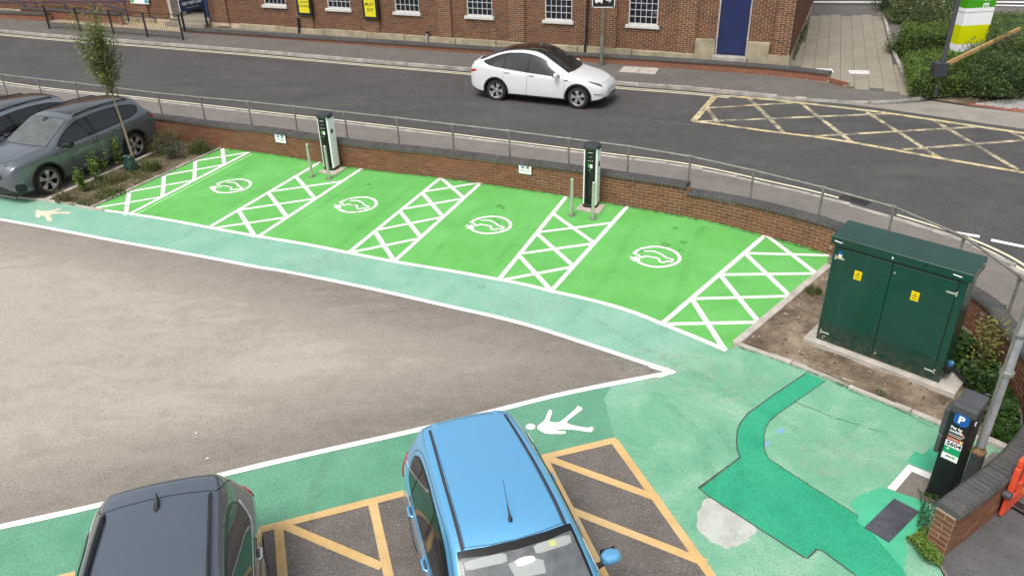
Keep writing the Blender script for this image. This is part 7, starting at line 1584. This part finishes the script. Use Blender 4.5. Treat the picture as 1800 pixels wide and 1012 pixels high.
def mound(label, px, base_z, rad, h, n, mat, size=.08, cat='shrub', name='shrub', flowers=None):
    b = G(*px, base_z); t = thing(name, label, cat, b); P_ = []
    for _ in range(n):
        v = np.random.normal(size=3); v[2] = abs(v[2]); v /= np.linalg.norm(v); k = 1+.16*math.sin(v[0]*7+b[0])*math.cos(v[1]*6)+.10*math.sin(v[2]*11+v[0]*9); rr = random.uniform(.70, 1.06)*k; P_.append((b[0]+v[0]*rad[0]*rr, b[1]+v[1]*rad[1]*rr, b[2]+v[2]*h*rr))
    leaves('foliage', P_, size, mat, t, up=.3)
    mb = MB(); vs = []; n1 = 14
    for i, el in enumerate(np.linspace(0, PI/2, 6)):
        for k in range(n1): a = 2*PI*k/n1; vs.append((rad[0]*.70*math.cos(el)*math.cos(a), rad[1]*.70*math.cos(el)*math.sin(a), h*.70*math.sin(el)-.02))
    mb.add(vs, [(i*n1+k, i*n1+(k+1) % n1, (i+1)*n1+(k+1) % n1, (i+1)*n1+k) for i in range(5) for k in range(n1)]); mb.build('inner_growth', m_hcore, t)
    if flowers: leaves('blossom', [P_[i] for i in range(0, len(P_), flowers)], .06, simple('cream_blossom', (.62, .58, .42), .8, var=.1), t, up=.8, aspect=.9)
    return t
hedge('clipped box hedge with flat top nearest the pavement corner on the right', [(1608, 137), (1595, 91), (1668, 88), (1690, 100), (1700, 134)], .74, 9000, L_hedge)
hedge('clipped green hedge behind the arm barrier, second from the pavement', [(1597, 62), (1585, 42), (1668, 40), (1676, 60)], 1.05, 6500, L_hedge)
mound('dark bushy shrub with feathery shoots spilling over the red kerb on the right', (1742, 158), .15, (1.5, 1.1), 1.15, 7500, L_dark, .085); mound('olive green wild shrub behind the arm barrier at the right edge', (1765, 128), .15, (1.7, 1.6), 1.35, 7000, L_olive, .08); mound('dark spreading shrub at the far right edge', (1815, 140), .15, (1.3, 1.6), 1.3, 4500, L_dark, .085)
mound('cream flowering shrub beside the far end of the paved path', (1610, 36), .15, (1.5, 1.6), 1.1, 4500, L_olive, .085, flowers=7); mound('dark evergreen bush at the top of the paved path', (1590, 18), .15, (1.5, 2.2), 1.9, 5000, L_dark, .09); mound('dark evergreen bush behind the totem sign', (1650, 22), .15, (2.0, 2.0), 1.6, 5000, L_dark, .09)
hedge('long hedge running back at the right edge behind the totem', [(1748, 62), (1745, 20), (1860, 22), (1860, 66)], 1.0, 6500, L_hedge)
mound('dark low shrub between hedge rows under the arm barrier', (1772, 62), .15, (1.4, .8), .85, 2200, L_dark, .08)
mound('green shrub at the left foot of the clipped hedge by the path', (1592, 92), .15, (.7, 1.0), .8, 1800, L_dark, .08)
gs = struct('shrub_bed_soil'); sheet('soil_surface', [GS(*p, zff)[:2] for p in [(1608, 166), (1690, 178), (1800, 165), (1900, 160), (1900, 14), (1560, 30), (1575, 88), (1590, 130)]], lambda x, y: zff(x, y)-.085, m_soil, gs, 0, 0)
# ---- weeds along the building and paving
carpet('green weeds at the corner of the brick building beside the path', [GS(*p, zff)[:2] for p in [(1348, 117), (1378, 119), (1392, 108), (1385, 100), (1352, 108)]], 700, .28, L_fresh, .07, 3); carpet('climbing weeds along the end wall of the brick building', [GS(*p, zff)[:2] for p in [(1391, 108), (1398, 106), (1420, 50), (1411, 46)]], 900, .5, L_olive, .08, 3)
carpet('weeds in the joint behind the low wall near the lorry sign', [GS(*p, zff)[:2] for p in [(1110, 101), (1135, 102), (1135, 97), (1112, 96)]], 160, .3, L_ivy, .06, 4); carpet('weeds by the blue door step', [GS(*p, zff)[:2] for p in [(1200, 108), (1222, 109.5), (1222, 104), (1202, 103)]], 120, .2, L_ivy, .06, 4)
mound('small dark green shrub by the entrance ramp at far left', (266, 43), .2, (.8, .4), .6, 700, L_ivy, .07)
# ---- moss and litter specks on the pavement edges
mb = MB()
for q in [(905, 178), (1590, 155), (1110, 132), (345, 762), (365, 806), (60, 97), (820, 150)]:
    p = GS(*q, zr) if q[1] < 180 else G(*q, .02); mb.box((p[0], p[1], p[2]+.012), (.028, .02, .006), M=None)
tag(mb.build('litter', m_whitep), 'tiny pale scraps of litter lying on the road and tarmac', 'litter', kind='stuff')
